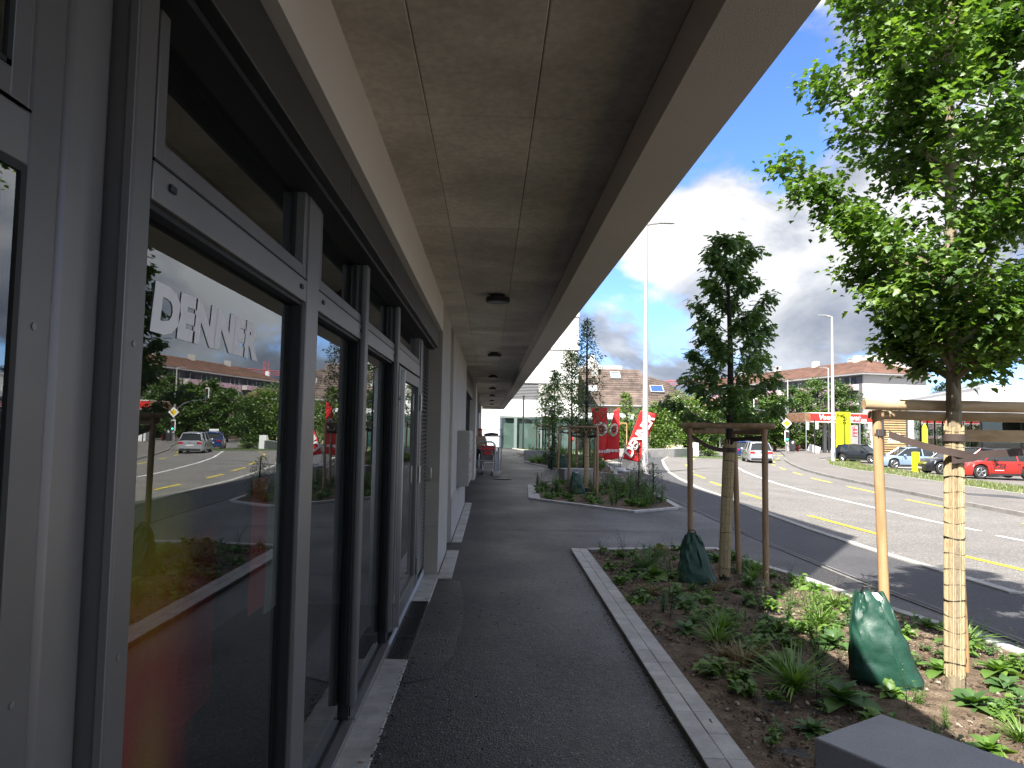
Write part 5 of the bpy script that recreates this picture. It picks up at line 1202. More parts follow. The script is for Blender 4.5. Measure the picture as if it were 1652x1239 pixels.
# ------------------------------------------------------------------ filling station
X = lambda x, Y: (x-791)/1145*Y
Z = lambda y, Y, x=1400: 1.6+(689+.018*(x-791)-y)/1145*Y
fY = 90.0; fx0, fx1 = X(1315, fY), X(1432, fY)
fsn = thing('filling_station_canopy', 'red filling station canopy with white lettering behind the yellow pylon', 'canopy', (57, fY, gz(57, fY)))
zt, zb_ = 1.6+(701-669)/1145*fY, 1.6+(701-682)/1145*fY
redf = mat('signal_red', (.66, .035, .03), .45, var=.03)
obj('fascia', MB().box((fx0, fY, zb_), (fx1, fY+7, zt)), redf, fsn)
obj('fascia_trim', MB().box((fx0-.02, fY-.04, zt), (fx1+.02, fY+7, zt+.12)).box((fx0-.02, fY-.04, zb_-.1), (fx1+.02, fY+7, zb_)), white_m, fsn)
obj('end_panel', MB().box((fx0-.8, fY+.2, zb_-.05), (fx0-.03, fY+7, zt+.05)), mat('brown_end', (.22, .12, .07), .7, var=.3, vs=2), fsn)
for x in (fx0+3, fx1-3): obj('column', MB().box((x, fY+3, gz(57, fY)-.2), (x+.4, fY+3.4, zb_)), galv, fsn)
me = text_mesh('Voegtlin-Meyer', 1.0, .02, .022, .18, m=whi, spacing=.95)
place_mesh('lettering', me, frame((X(1361, fY), fY-.03, (zt+zb_)/2), (1, 0, 0), (0, 0, 1)) @ Matrix.Scale(.92, 4), fsn)
pr = thing('price_display', 'grey price column with three red digit rows beside the yellow pylon', 'price sign', (46.0, 90, gz(46, 90)))
X = lambda x, Y: (x-791)/1145*Y
Z = lambda y, Y, x=1400: 1.6+(689+.018*(x-791)-y)/1145*Y
obj('cabinet', MB().box((X(1380, 90), 90, gz(46, 90)), (X(1392, 90), 90.4, Z(686, 90))), mat('sign_grey', (.30, .30, .31), .6), pr)
for k in range(3):
    zz = Z(690+k*5.4, 90); d = obj('digit_panel', MB().box((X(1383, 90), 89.94, zz-.26), (X(1390, 90), 89.995, zz+.06)), mat('digit_red', (.55, .03, .05), .5), pr)
    place_mesh('digits', text_mesh(('1.79', '1.84', '1.92')[k], .28, .004, .006, m=whi), frame((X(1386.5, 90), 89.92, zz-.10), (1, 0, 0), (0, 0, 1)), d)

# ------------------------------------------------------------------ pylons
op_Y = 63.0
yel = mat('acid_yellow', (.80, .82, .015), .5, var=.02)
op = thing('yellow_brand_pylon', 'tall acid yellow pylon with a thin black ring emblem behind the dark parked car', 'pylon', (X(1369, op_Y), op_Y, gz(30, op_Y)))
ox0, ox1, oz1 = X(1358, op_Y), X(1379.5, op_Y), Z(664.5, op_Y, 1369)
obj('panel', MB().box((ox0, op_Y, gz(30, op_Y)+.05), (ox1, op_Y+.35, oz1)), yel, op, bevel=.01)
oc = (ox0+ox1)/2; thin = mat('print_dark', (.05, .055, .01), .6)
rg = MB(); zc = oz1-.48; q = [(oc+math.cos(a*math.pi/16)*.27, op_Y-.012, zc+math.sin(a*math.pi/16)*.27) for a in range(33)]; rg.tube(q, .032, 5)
rg.add([(oc-.42, op_Y-.014, zc+.05), (oc+.02, op_Y-.014, zc+.06), (oc+.12, op_Y-.014, zc-.0), (oc+.42, op_Y-.014, zc-.05), (oc-.02, op_Y-.014, zc-.06), (oc-.12, op_Y-.014, zc+.0)], [(0, 1, 2, 5), (5, 2, 3, 4)])
obj('emblem', rg, thin, op); place_mesh('lettering', text_mesh('OPEL', .26, .003, .012, m=thin, spacing=1.7), frame((oc, op_Y-.01, zc-.52), (1, 0, 0), (0, 0, 1)), op)
ty_Y = 51.0
ty = thing('slatted_brand_pylon', 'pylon of horizontal wooden slats on a charcoal base with a silver oval emblem', 'pylon', (X(1454, ty_Y), ty_Y, gz(30, ty_Y)+.1))
tx0, tx1 = X(1433, ty_Y), X(1475, ty_Y); tz0 = gz(30, ty_Y)+.15; tz1 = Z(648, ty_Y, 1454); tb = tz0+.9
charc = mat('charcoal_panel', (.055, .062, .07), .5, var=.05)
obj('base', MB().box((tx0, ty_Y, tz0), (tx1, ty_Y+.4, tb)), charc, ty, bevel=.01)
obj('upright', MB().box((tx0, ty_Y, tb), (tx0+.10, ty_Y+.4, tz1)), charc, ty); obj('upright', MB().box((tx1-.10, ty_Y, tb), (tx1, ty_Y+.4, tz1)), charc, ty)
obj('back_panel', MB().box((tx0+.1, ty_Y+.2, tb), (tx1-.1, ty_Y+.4, tz1)), black_m, ty)
slat_w = mat('oak_slat', (.50, .34, .17), .6, var=.15, vs=2, rand=.1)
ns_ = 22; dz = (tz1-tb)/ns_
for k in range(ns_): obj('slat', MB().box((tx0+.105, ty_Y+.06, tb+k*dz+.03), (tx1-.105, ty_Y+.12, tb+(k+1)*dz-.035)), slat_w, ty, smooth=False)
obj('foot_plate', MB().box((tx0-.25, ty_Y-.2, tz0-.12), (tx1+.15, ty_Y+.6, tz0-.02)), conc_pale, ty)
def ell(cx_, cz_, a, b, r_, y): return [(cx_+math.cos(t*math.pi/16)*a, y, cz_+math.sin(t*math.pi/16)*b) for t in range(33)]
ec = ((tx0+tx1)/2, Z(661, ty_Y, 1454)); em = MB(); em.tube(ell(ec[0], ec[1], .52, .36, 0, ty_Y-.03), .05, 6); em.tube(ell(ec[0], ec[1]+.14, .36, .15, 0, ty_Y-.03), .042, 6); em.tube(ell(ec[0], ec[1]+.02, .15, .33, 0, ty_Y-.03), .042, 6)
obj('emblem', em, mat('silver_emblem', (.66, .66, .66), .35, metal=.5), ty)
for s_, yy in (('TOYOTA', 699.5), ('TOYOTA', 707.5), ('Lenzburg AG', 711)):
    place_mesh('lettering', text_mesh(s_, .24 if s_ == 'TOYOTA' else .18, .01, .006, align='LEFT', m=whi), frame((tx0+.35, ty_Y+.04, Z(yy+2, ty_Y, 1454)), (1, 0, 0), (0, 0, 1)), ty)
bo_Y = 43.0
bl = thing('yellow_bollard', 'plain bright yellow rectangular post on the grass verge', 'bollard', (X(1487, bo_Y), bo_Y, gz(26, bo_Y)+.1))
obj('post', MB().box((-.17, -.15, -.1), (.17, .15, 1.22)), yel, bl, local=True, bevel=.02); obj('cap', MB().box((-.15, -.13, 1.221), (.15, .13, 1.24)), mat('cap_yellow', (.5, .5, .03), .6), bl, local=True)

# ------------------------------------------------------------------ street lamps and poles
def street_lamp(label, x, y, h, r, arm=1.2, ax=-1, group='tall grey street lamps along the road', ay=0.0, r1=None, both=False):
    t = thing('street_lamp', label, 'street lamp', (x, y, gz(x, y)), group=group)
    obj('pole', MB().tube([(0, 0, -.1), (0, 0, 1.2), (0, 0, 1.25), (0, 0, h)], [r, r, r*.92, r1 or r*.55], 16), lamp_pole_m, t, local=True)
    obj('arm', MB().tube([(0, 0, h-.02), (.25*ax, .25*ay, h+.05), (arm*.4*ax, arm*.4*ay, h+.08)], r*.4, 8), lamp_pole_m, t, local=True)
    M_ = Matrix.Translation((arm*.4*ax, arm*.4*ay, h+.08)) @ Matrix.Rotation(math.atan2(ay, ax), 4, 'Z')
    obj('lamp_head', MB().add([(0, -.10, 0), (0, .10, 0), (.75, .13, .0), (.75, -.13, .0), (.02, -.08, .11), (.02, .08, .11), (.68, .09, .09), (.68, -.09, .09)], [(0, 1, 2, 3), (4, 7, 6, 5), (0, 4, 5, 1), (1, 5, 6, 2), (2, 6, 7, 3), (3, 7, 4, 0)]).xf(M_), galv, t, local=True)
    obj('lens', MB().box((.12, -.08, -.02), (.62, .08, -.002)).xf(M_), mat('lamp_glass', (.5, .52, .5), .2), t, local=True)
    obj('access_door', MB().box((-.04, -r-.006, .5), (.04, -r+.01, .9)), galv, t, local=True); return t
street_lamp('nearest thick street lamp mast, standing between the red flags and the road', 6.88, 31.4, 11.2, .15, 1.3, 1, r1=.055)
street_lamp('tall lamp mast standing behind the dark parked car', 27.95, 57.2, 12.0, .17, 1.2, -1, r1=.085)
street_lamp('lamp mast just left of the yellow pylon, further off', X(1343.5, 98), 98, 11.8, .13, 1.3, -1, r1=.08)
street_lamp('far lamp mast rising behind the traffic light', X(1276, 105), 105, 10.6, .14, 1.6, -1, r1=.08)
tag(obj('black_post', MB().tube([(2.75, 59.5, -.6), (2.75, 59.5, 4.2)], .07, 10).tube([(2.75, 59.5, 4.2), (2.75, 59.5, 4.28)], .11, 10), black_m), 'slender black lamp post in front of the white building', 'lamp post')
rp = thing('red_post', 'short red round-topped post on the lawn beside the far oak stakes', 'post', (6.65, 58.5, gz(6, 58))); obj('post', MB().tube([(0, 0, 0), (0, 0, .9)], .05, 10), galv, rp, local=True); obj('head', MB().tube([(0, -.02, .85), (0, -.02, 1.0), (0, -.02, 1.25)], [.16, .24, .14], 14), redf, rp, local=True)

# ------------------------------------------------------------------ traffic lights
def signal_head(parent, c, s=1.0, lit=None, w=.5, h=1.25):
    x, y, z = c; b = obj('signal_head', MB().box((x-w/2*s, y, z-h/2*s), (x+w/2*s, y+.06, z+h/2*s)), whi, parent, bevel=.03)
    obj('signal_box', MB().box((x-w*.30*s, y-.16, z-h*.42*s), (x+w*.30*s, y-.002, z+h*.42*s)), black_m, b)
    for k, (nm, col) in enumerate((('red', (.10, .01, .01)), ('amber', (.10, .05, .01)), ('green', (.01, .10, .06)))):
        zz = z+h*.28*s-k*h*.28*s; m = glow('signal_green_lit', (.05, .9, .55), 2.5) if (lit == nm) else mat('signal_%s_off' % nm, col, .4)
        obj('signal_lens', MB().tube([(x, y-.165, zz), (x, y-.175, zz)], .10*s, 14), m, b)
        obj('visor', MB().tube([(x, y-.165, zz+.12*s), (x, y-.30, zz+.11*s)], .02*s, 6), black_m, b)
tY = 85.0; tX = X(1274, tY)
tl_ = thing('traffic_light', 'traffic light with green lit, yellow priority diamond and curved overhead arm', 'traffic light', (tX, tY, gz(tX, tY)))
obj('pole', MB().tube([(tX, tY+.2, gz(tX, tY)), (tX, tY+.2, Z(650, tY, 1274))], .10, 12), galv, tl_)
arm_pts = [(X(1272, tY), tY+.2, Z(684, tY, 1272)), (X(1268, tY), tY+.2, Z(675, tY, 1268)), (X(1258, tY), tY, Z(668, tY, 1258)), (X(1246, tY), tY-.2, Z(664, tY, 1246)), (X(1219, tY), tY-.6, Z(660, tY, 1219))]
obj('arm', MB().tube(arm_pts, [.08, .07, .06, .05, .045], 8), galv, tl_)
signal_head(tl_, (tX, tY, Z(704, tY, 1274)), 1.05, 'green'); signal_head(tl_, (X(1219, tY), tY-.7, Z(650.5, tY, 1219)), .95)
ds = .62; dz_ = Z(683, tY, 1274)
obj('priority_sign', MB().add([(tX-ds, tY-.02, dz_), (tX, tY-.02, dz_-ds), (tX+ds, tY-.02, dz_), (tX, tY-.02, dz_+ds), (tX-ds, tY+.02, dz_), (tX, tY+.02, dz_-ds), (tX+ds, tY+.02, dz_), (tX, tY+.02, dz_+ds)], [(0, 1, 2, 3), (4, 7, 6, 5), (0, 4, 5, 1), (1, 5, 6, 2), (2, 6, 7, 3), (3, 7, 4, 0)]), whi, tl_)
di = ds*.66; obj('sign_face', MB().add([(tX-di, tY-.03, dz_), (tX, tY-.03, dz_-di), (tX+di, tY-.03, dz_), (tX, tY-.03, dz_+di)], [(0, 1, 2, 3)]), mat('sign_yellow', (.80, .55, .02), .5), tl_)
obj('button_box', MB().box((tX-.12, tY-.02, Z(716, tY, 1274)), (tX+.12, tY+.08, Z(710, tY, 1274))), mat('pale_box', (.5, .45, .5), .5), tl_)
t2_ = thing('traffic_light', 'small pale signal on a post half hidden by the oak, left of the overhead arm', 'traffic light', (X(1165, 100), 100, gz(30, 100)))
obj('pole', MB().tube([(X(1165, 100), 100.2, -3), (X(1165, 100), 100.2, Z(668, 100, 1165))], .09, 10), galv, t2_); signal_head(t2_, (X(1165, 100), 100, Z(671, 100, 1165)), .9)
for i, (px_, yt, yb, Yp, lab) in enumerate(((1245, 690, 723, 100, 'thin signal post with small pale box, right of the blue car'), (1306, 685, 726, 88, 'grey post with a small white head beside the brown fence'), (1320, 684, 729, 86, 'dark post carrying a narrow pale sign near the tipped board'), (1395, 678, 722, 70, 'grey mast with white square sign right of the price column'))):
    t = thing('sign_post', lab, 'post', (X(px_, Yp), Yp, gz(30, Yp))); obj('pole', MB().tube([(X(px_, Yp), Yp, Z(yb, Yp, px_)-.2), (X(px_, Yp), Yp, Z(yt-8, Yp, px_))], .07, 8), galv if i != 2 else black_m, t)
    hw = .22 if i != 3 else .32; zc = Z(yt+2, Yp, px_); obj('sign_box', MB().box((X(px_, Yp)-hw*.6+.1*i, Yp-.15, zc-(.5 if i != 3 else .2)), (X(px_, Yp)+hw+.1*i, Yp-.07, zc+(.5 if i != 3 else .25))), mat('pale_sign', (.58, .60, .55), .6), t, bevel=.02)
# fence, cabinet, hydrant, tipped board
fY_ = 122.0
fnc = thing('brown_fence', 'tall brown timber fence along the far side of the junction', 'fence', (X(1250, fY_), fY_, gz(50, fY_)))
fm = mat('fence_brown', (.085, .055, .042), .85, var=.2, vs=.6, rand=.2)
xx = X(1175, fY_)
while xx < X(1345, fY_):
    obj('fence_board', MB().box((xx, fY_, gz(50, fY_)-.3), (xx+.46, fY_+.06, Z(703, fY_, 1260)+rnd.uniform(-.05, .05))), fm, fnc, smooth=False); xx += .48
cb_ = thing('utility_cabinet', 'white street cabinet on the far pavement behind the traffic light', 'cabinet', (X(1285, 100), 100, gz(43, 100)))
obj('cabinet_body', MB().box((X(1281.5, 100), 100, gz(43, 100)-.1), (X(1288, 100), 100.5, Z(711.5, 100, 1285))), whi, cb_, bevel=.03); obj('cabinet_door', MB().box((X(1282.3, 100), 99.97, gz(43, 100)+.1), (X(1287.2, 100), 99.995, Z(712.5, 100, 1285))), mat('door_white', (.68, .68, .66), .6), cb_)
hy = thing('hydrant', 'small red hydrant beside the white street cabinet', 'hydrant', (X(1292, 98), 98, gz(43, 98))); obj('body', MB().tube([(0, 0, 0), (0, 0, .8), (0, 0, .9)], [.13, .12, .06], 12), redf, hy, local=True); obj('outlet', MB().tube([(-.2, 0, .6), (.2, 0, .6)], .07, 10), redf, hy, local=True)
bd = thing('tipped_board', 'large white board tipped on its corner in front of the brown fence', 'board', (X(1319, 90), 90, gz(41, 90)))
obj('board', MB().box((-.75, -.05, -.45), (.75, .05, .45)).xf(Matrix.Translation((0, 0, .62)) @ Matrix.Rotation(R(18), 4, 'Y')), whi, bd, local=True); obj('prop', MB().tube([(.3, .05, .9), (.4, .5, 0)], .03, 6), galv, bd, local=True)
# tower crane
cr = thing('tower_crane', 'red tower crane with a long lattice jib far behind the oak tree', 'crane', (X(1148, 240), 240, gz(30, 240)))
crm = mat('crane_red', (.55, .10, .09), .6, var=.05); jm = mat('crane_pale', (.62, .42, .40), .6)
jz = Z(611, 240, 1148); cX = X(1148, 240)
def lattice(name, a, b, w, n, m, up=Vector((0, 0, 1))):
    a, b = Vector(a), Vector(b); d = (b-a).normalized(); s = Vector((0, 1, 0)); u = d.cross(s).normalized(); mb = MB(); co = [a+s*w/2, a-s*w/2, a+u*w]
    for c in co: mb.tube([c, c+(b-a)], .10, 4)
    for i in range(n):
        p, q = (b-a)*(i/n), (b-a)*((i+1)/n)
        mb.tube([co[0]+p, co[2]+(p+q)/2, co[0]+q], .05, 3, cap=False); mb.tube([co[1]+p, co[2]+(p+q)/2, co[1]+q], .05, 3, cap=False)
    return obj(name, mb, m, cr, fix=False)
lattice('jib', (X(1046, 240), 240, Z(616, 240, 1046)), (cX, 240, jz), -1.3, 22, crm); lattice('counter_jib', (cX, 240, jz), (X(1186, 240), 240, Z(609, 240, 1186)), -1.1, 8, crm)
lattice('mast', (cX, 240, -4), (cX, 240, jz+3), 1.4, 14, crm)
obj('counterweight', MB().box((X(1180, 240), 239.2, jz-2.2), (X(1186, 240), 240.8, jz-.2)), conc_pale, cr); obj('cab', MB().box((cX-1.8, 239, jz-2.4), (cX-.7, 240.4, jz-.4)), whi, cr)

# ------------------------------------------------------------------ background trees and hedge
def bg_tree(label, px_, ytop, ybot, Y, wpx, n, ls, lm=None, seed=1, group=None, name='street_tree', geo=sg, trunk_vis=.2, dens=1):
    x = X(px_, Y); g = gz(x, Y); zt = Z(ytop, Y, px_); h = zt-g; rr = wpx/2/1145*Y; zb0 = g+h*trunk_vis
    z0, z1 = h*trunk_vis, h
    return tree(name, label, (x, Y, g), [(0, 0, 0), (.1, 0, h*.45), (0, 0, h*.9)], max(.10, h*.028), (z0, z1*.96, lambda t: rr*(.55+.5*math.sin((t*.9+.12)*math.pi))*(1 if t < .8 else 1-(t-.8)*2.2)), 34, n, ls, geo, lm or leaf_bg, bark2, seed=seed, up=.5, spread=rr*.13, twig=5, group=group, droop=.1)
gpt = 'green street trees in front of the apartment block'
specs = [(1192, 640, 100, 52, 'leafy tree behind the oak crown, above the garbage truck'), (1222, 628, 104, 60, 'tree standing behind the overhead signal arm'), (1254, 634, 98, 48, 'tree just left of the far lamp mast'),
         (1290, 622, 108, 62, 'tree in front of the pink balconies, right of the traffic light'), (1325, 608, 119, 66, 'tall tree behind the red canopy lettering'), (1364, 615, 116, 66, 'tree right of the lamp masts, hiding the block corner'), (1160, 655, 112, 46, 'low tree above the garbage truck')]
for i, (a, b, Yt, w, lab) in enumerate(specs): bg_tree(lab, a, b, 0, Yt, w, 6500, .42, seed=50+i, group=gpt, trunk_vis=.12)
bg_tree('dark conifer behind the showroom roof, left of the maple trunk', 1538, 612, 0, 120, 44, 6500, .34, leaf_dark, 71, name='conifer', trunk_vis=.2)
bg_tree('round olive bush tree in front of the conifer', 1512, 650, 0, 100, 36, 3500, .30, leaf_bg, 72, trunk_vis=.15)
bg_tree('light green tree above the showroom, right of the maple trunk', 1592, 608, 0, 125, 46, 4000, .40, leaf_lime, 73, trunk_vis=.2)
bg_tree('small dark treetop over the showroom roof', 1628, 615, 0, 130, 16, 1200, .30, leaf_dark, 74, name='conifer'); bg_tree('treetop at the right picture edge above the showroom', 1650, 612, 0, 130, 22, 1500, .34, leaf_bg, 75)
bg_tree('lime green columnar tree between two of the red flags', 1010, 628, 0, 50.5, 26, 3200, .13, leaf_lime, 76, trunk_vis=.26)
bg_tree('dark green bush beside the price column', 1404, 706, 0, 66, 16, 900, .16, leaf_bg, 77, trunk_vis=.05)
def bush(label, x, y, rx, ry, h, n, ls, lm, seed, group=None):
    r = np.random.default_rng(seed); root = thing('bush', label, 'bush', (x, y, gz(x, y)), group=group)
    k = 46; C = np.stack([r.normal(0, rx*.42, k), r.normal(0, ry*.42, k), r.uniform(.12, 1, k)**.8*h], 1); C[:, 2] *= np.clip(1.15-(C[:, 0]/rx)**2*.5, .3, 1.1)
    idx = r.integers(0, k, n); P = C[idx]+r.normal(0, 1, (n, 3))*np.array([rx*.15, ry*.15, h*.085]); P[:, 2] = np.abs(P[:, 2])
    az = r.uniform(0, 6.28, n); el = r.uniform(-.6, .6, n); D = np.stack([np.cos(az)*np.cos(el), np.sin(az)*np.cos(el), np.sin(el)], 1); Nn = np.array([0, 0, 1.])+r.normal(0, .6, (n, 3))
    V, gf, nv, kk = leaves_mesh(P, D, Nn, ls*r.uniform(.6, 1.3, n), sg); me = big_mesh('foliage', V, gf, nv, kk); me.materials.append(lm); c = bpy.data.objects.new('foliage', me); S.collection.objects.link(c); c.parent = root
    s = MB()
    for i in range(0, k, 3): s.tube([(0, 0, 0), tuple(C[i]*.6), tuple(C[i])], [.04, .025, .008], 4, cap=False)
    obj('stems', s, bark2, root, local=True, fix=False)
leaf_hedge = leafmat('hedge_leaf', (.07, .13, .015), (.11, .20, .024), (.18, .28, .035), .35)
bush('broad bright green bush behind the low wall, right of the lamp post', 15.0, 61.5, 3.0, 1.6, 3.8, 9000, .20, leaf_hedge, 5)
bush('tall green bush with arching twigs above the white end block', 17.6, 63.5, 2.6, 1.6, 4.8, 9000, .20, leaf_hedge, 6)
bush('dark green bush where the wall ends at the bend', 19.6, 62.8, 1.8, 1.4, 4.0, 6000, .18, leaf_bg, 7)
bush('low pale shrub at the roadside behind the left oak stake', 19.3, 62.3, 1.0, .5, 1.0, 1500, .14, leaf_hedge, 8)
bush('green bush hiding the house wall left of the flags', 11.0, 60.6, 1.6, 1.0, 2.4, 2500, .16, leaf_hedge, 9)
bush('bush behind the glazed corner of the white building', 13.4, 67.5, 2.0, 1.4, 3.4, 3000, .2, leaf_bg, 10)
# ------------------------------------------------------------------ flags
FY = 32.4
flag_red = mat('flag_red', (.60, .012, .016), .6, var=.08, vs=2.5)
def fz(y, x=1000): return Z(y, FY, x)
def pole_base(parent, x, y):
    for a in (.5, 2.6): obj('foot', MB().box((x-.45, y-.05, gz(x, y)), (x+.45, y+.05, gz(x, y)+.05)).xf(Matrix.Translation((x, y, 0)) @ Matrix.Rotation(a, 4, 'Z') @ Matrix.Translation((-x, -y, 0))), white_m, parent)
    obj('foot_weight', MB().tube([(x, y, gz(x, y)+.05), (x, y, gz(x, y)+.16)], .22, 14), white_m, parent)
def cloth(name, P, parent, amp=.03, fold=(3, 1), dy=0.0, nx=16, ny=26):
    """P: TL,TR,BR,BL in pixels"""
    mb = MB(); W_ = [Vector((X(p[0], FY), FY+dy+(p[2] if len(p) > 2 else 0), fz(p[1], p[0]))) for p in P]
    for j in range(ny+1):
        v = j/ny; a = W_[0].lerp(W_[3], v); b = W_[1].lerp(W_[2], v)
        for i in range(nx+1):
            u = i/nx; q = a.lerp(b, u); q.y += amp*math.sin(u*fold[0]*2+v*fold[1]*3+.5)*(.3+u); mb.v.append(tuple(q))
    n = nx+1
    for j in range(ny):
        for i in range(nx): mb.f.append((j*n+i, j*n+i+1, (j+1)*n+i+1, (j+1)*n+i))
    o = obj(name, mb, flag_red, parent, fix=False); s = o.modifiers.new('thickness', 'SOLIDIFY'); s.thickness = .004; return o
def emblem(parent, cx_, cz_, rx, rz_, y, tilt=0):
    def disc(a, b, yy, m, nm, a0=0, a1=2*math.pi, inner=0.0, ox=0, oz=0):
        k = 28; mb = MB()
        for i in range(k+1):
            t = a0+(a1-a0)*i/k
            for f in (inner, 1): mb.v.append((cx_+ox+math.cos(t)*a*f+tilt*math.sin(t)*b*f, yy, cz_+oz+math.sin(t)*b*f))
        for i in range(k): mb.f.append((i*2, i*2+1, i*2+3, i*2+2))
        return obj(nm, mb, m, parent, smooth=False, fix=False)
    disc(rx, rz_, y, white_m, 'emblem_ring'); disc(rx*.9, rz_*.9, y-.004, mat('emblem_green', (.05, .25, .13), .6), 'emblem_arc', R(200), R(320), .80)
    disc(rx*.68, rz_*.68, y-.006, mat('emblem_red', (.55, .05, .03), .6), 'emblem_disc')
    dk = mat('emblem_dark', (.07, .012, .012), .6); r = random.Random(3)
    for k in range(7):
        t = k*.9; disc(rx*.20, rz_*.15, y-.009, dk, 'emblem_shape', ox=math.cos(t)*rx*.34, oz=math.sin(t)*rz_*.32)
fa = thing('banner_flag', 'left red banner of the V-shaped pair, with round emblem and mirrored lettering', 'flag', (X(976, FY), FY, gz(4.8, FY)), group='red shop banners by the six-sided bed')
fb = thing('banner_flag', 'right red banner of the V-shaped pair, upright on its dark pole', 'flag', (X(999.5, FY), FY, gz(5.3, FY)), group='red shop banners by the six-sided bed')
fc = thing('banner_flag', 'red banner leaning right behind the lamp mast with white lettering up its length', 'flag', (X(1007, FY), FY, gz(5.8, FY)), group='red shop banners by the six-sided bed')
cloth('cloth', [(953.5, 658.7), (979, 657.3), (985.5, 741), (963.5, 737)], fa, .035, (2.5, 1))
emblem(fa, X(969.5, FY), fz(692.5), .31, .30, FY-.07)
cloth('cloth', [(990.5, 662.5), (999.2, 656.8), (999.2, 739.5), (974.5, 743, .1)], fb, .03, (2, 1), dy=-.10)
emblem(fb, X(989.8, FY), fz(693.5), .19, .29, FY-.19, .12)
def mirror_text(s, x, y, size, parent, yy, rot=0, ital=.15, sx=-1, bold=.01):
    me = text_mesh(s, size, .002, bold, ital, m=white_m, spacing=.95); return place_mesh('lettering', me, frame((X(x, FY), yy, fz(y, x)), (math.cos(rot), 0, math.sin(rot)), (-math.sin(rot), 0, math.cos(rot))) @ Matrix.Diagonal((sx, 1, 1, 1)), parent)
mirror_text('DENNER', 972.5, 728.5, .17, fa, FY-.06, bold=.006); mirror_text('DENNER', 988.8, 727, .17, fb, FY-.17, bold=.006)
cloth('cloth', [(1036.6, 662), (1064, 667.8), (1035, 746.5), (1007.8, 740.7)], fc, .03, (2.6, 1.3), dy=.35)
a_ = math.atan2(68, 41.5); mt = text_mesh('DENNER', .62, .002, .022, .16, m=white_m, spacing=.98)
place_mesh('lettering', mt, frame((X(1034.5, FY), FY+.26, fz(704, 1034)), (math.cos(a_), 0, math.sin(a_)), (-math.sin(a_), 0, math.cos(a_))) @ Matrix.Diagonal((.90, .95, 1, 1)), fc)
for t, p in ((fa, [(963, 737), (962, 757)]), (fb, [(999.5, 656), (999.6, 766)]), (fc, [(1036, 661), (1005, 744), (1003, 768)])):
    obj('flag_pole', MB().tube([(X(a, FY), FY+(.36 if t is fc else 0), fz(b, a)) for a, b in p], .016, 8), black_m, t)
pole_base(fb, X(999.6, FY), FY-.3); pole_base(fc, X(1003, FY), FY)

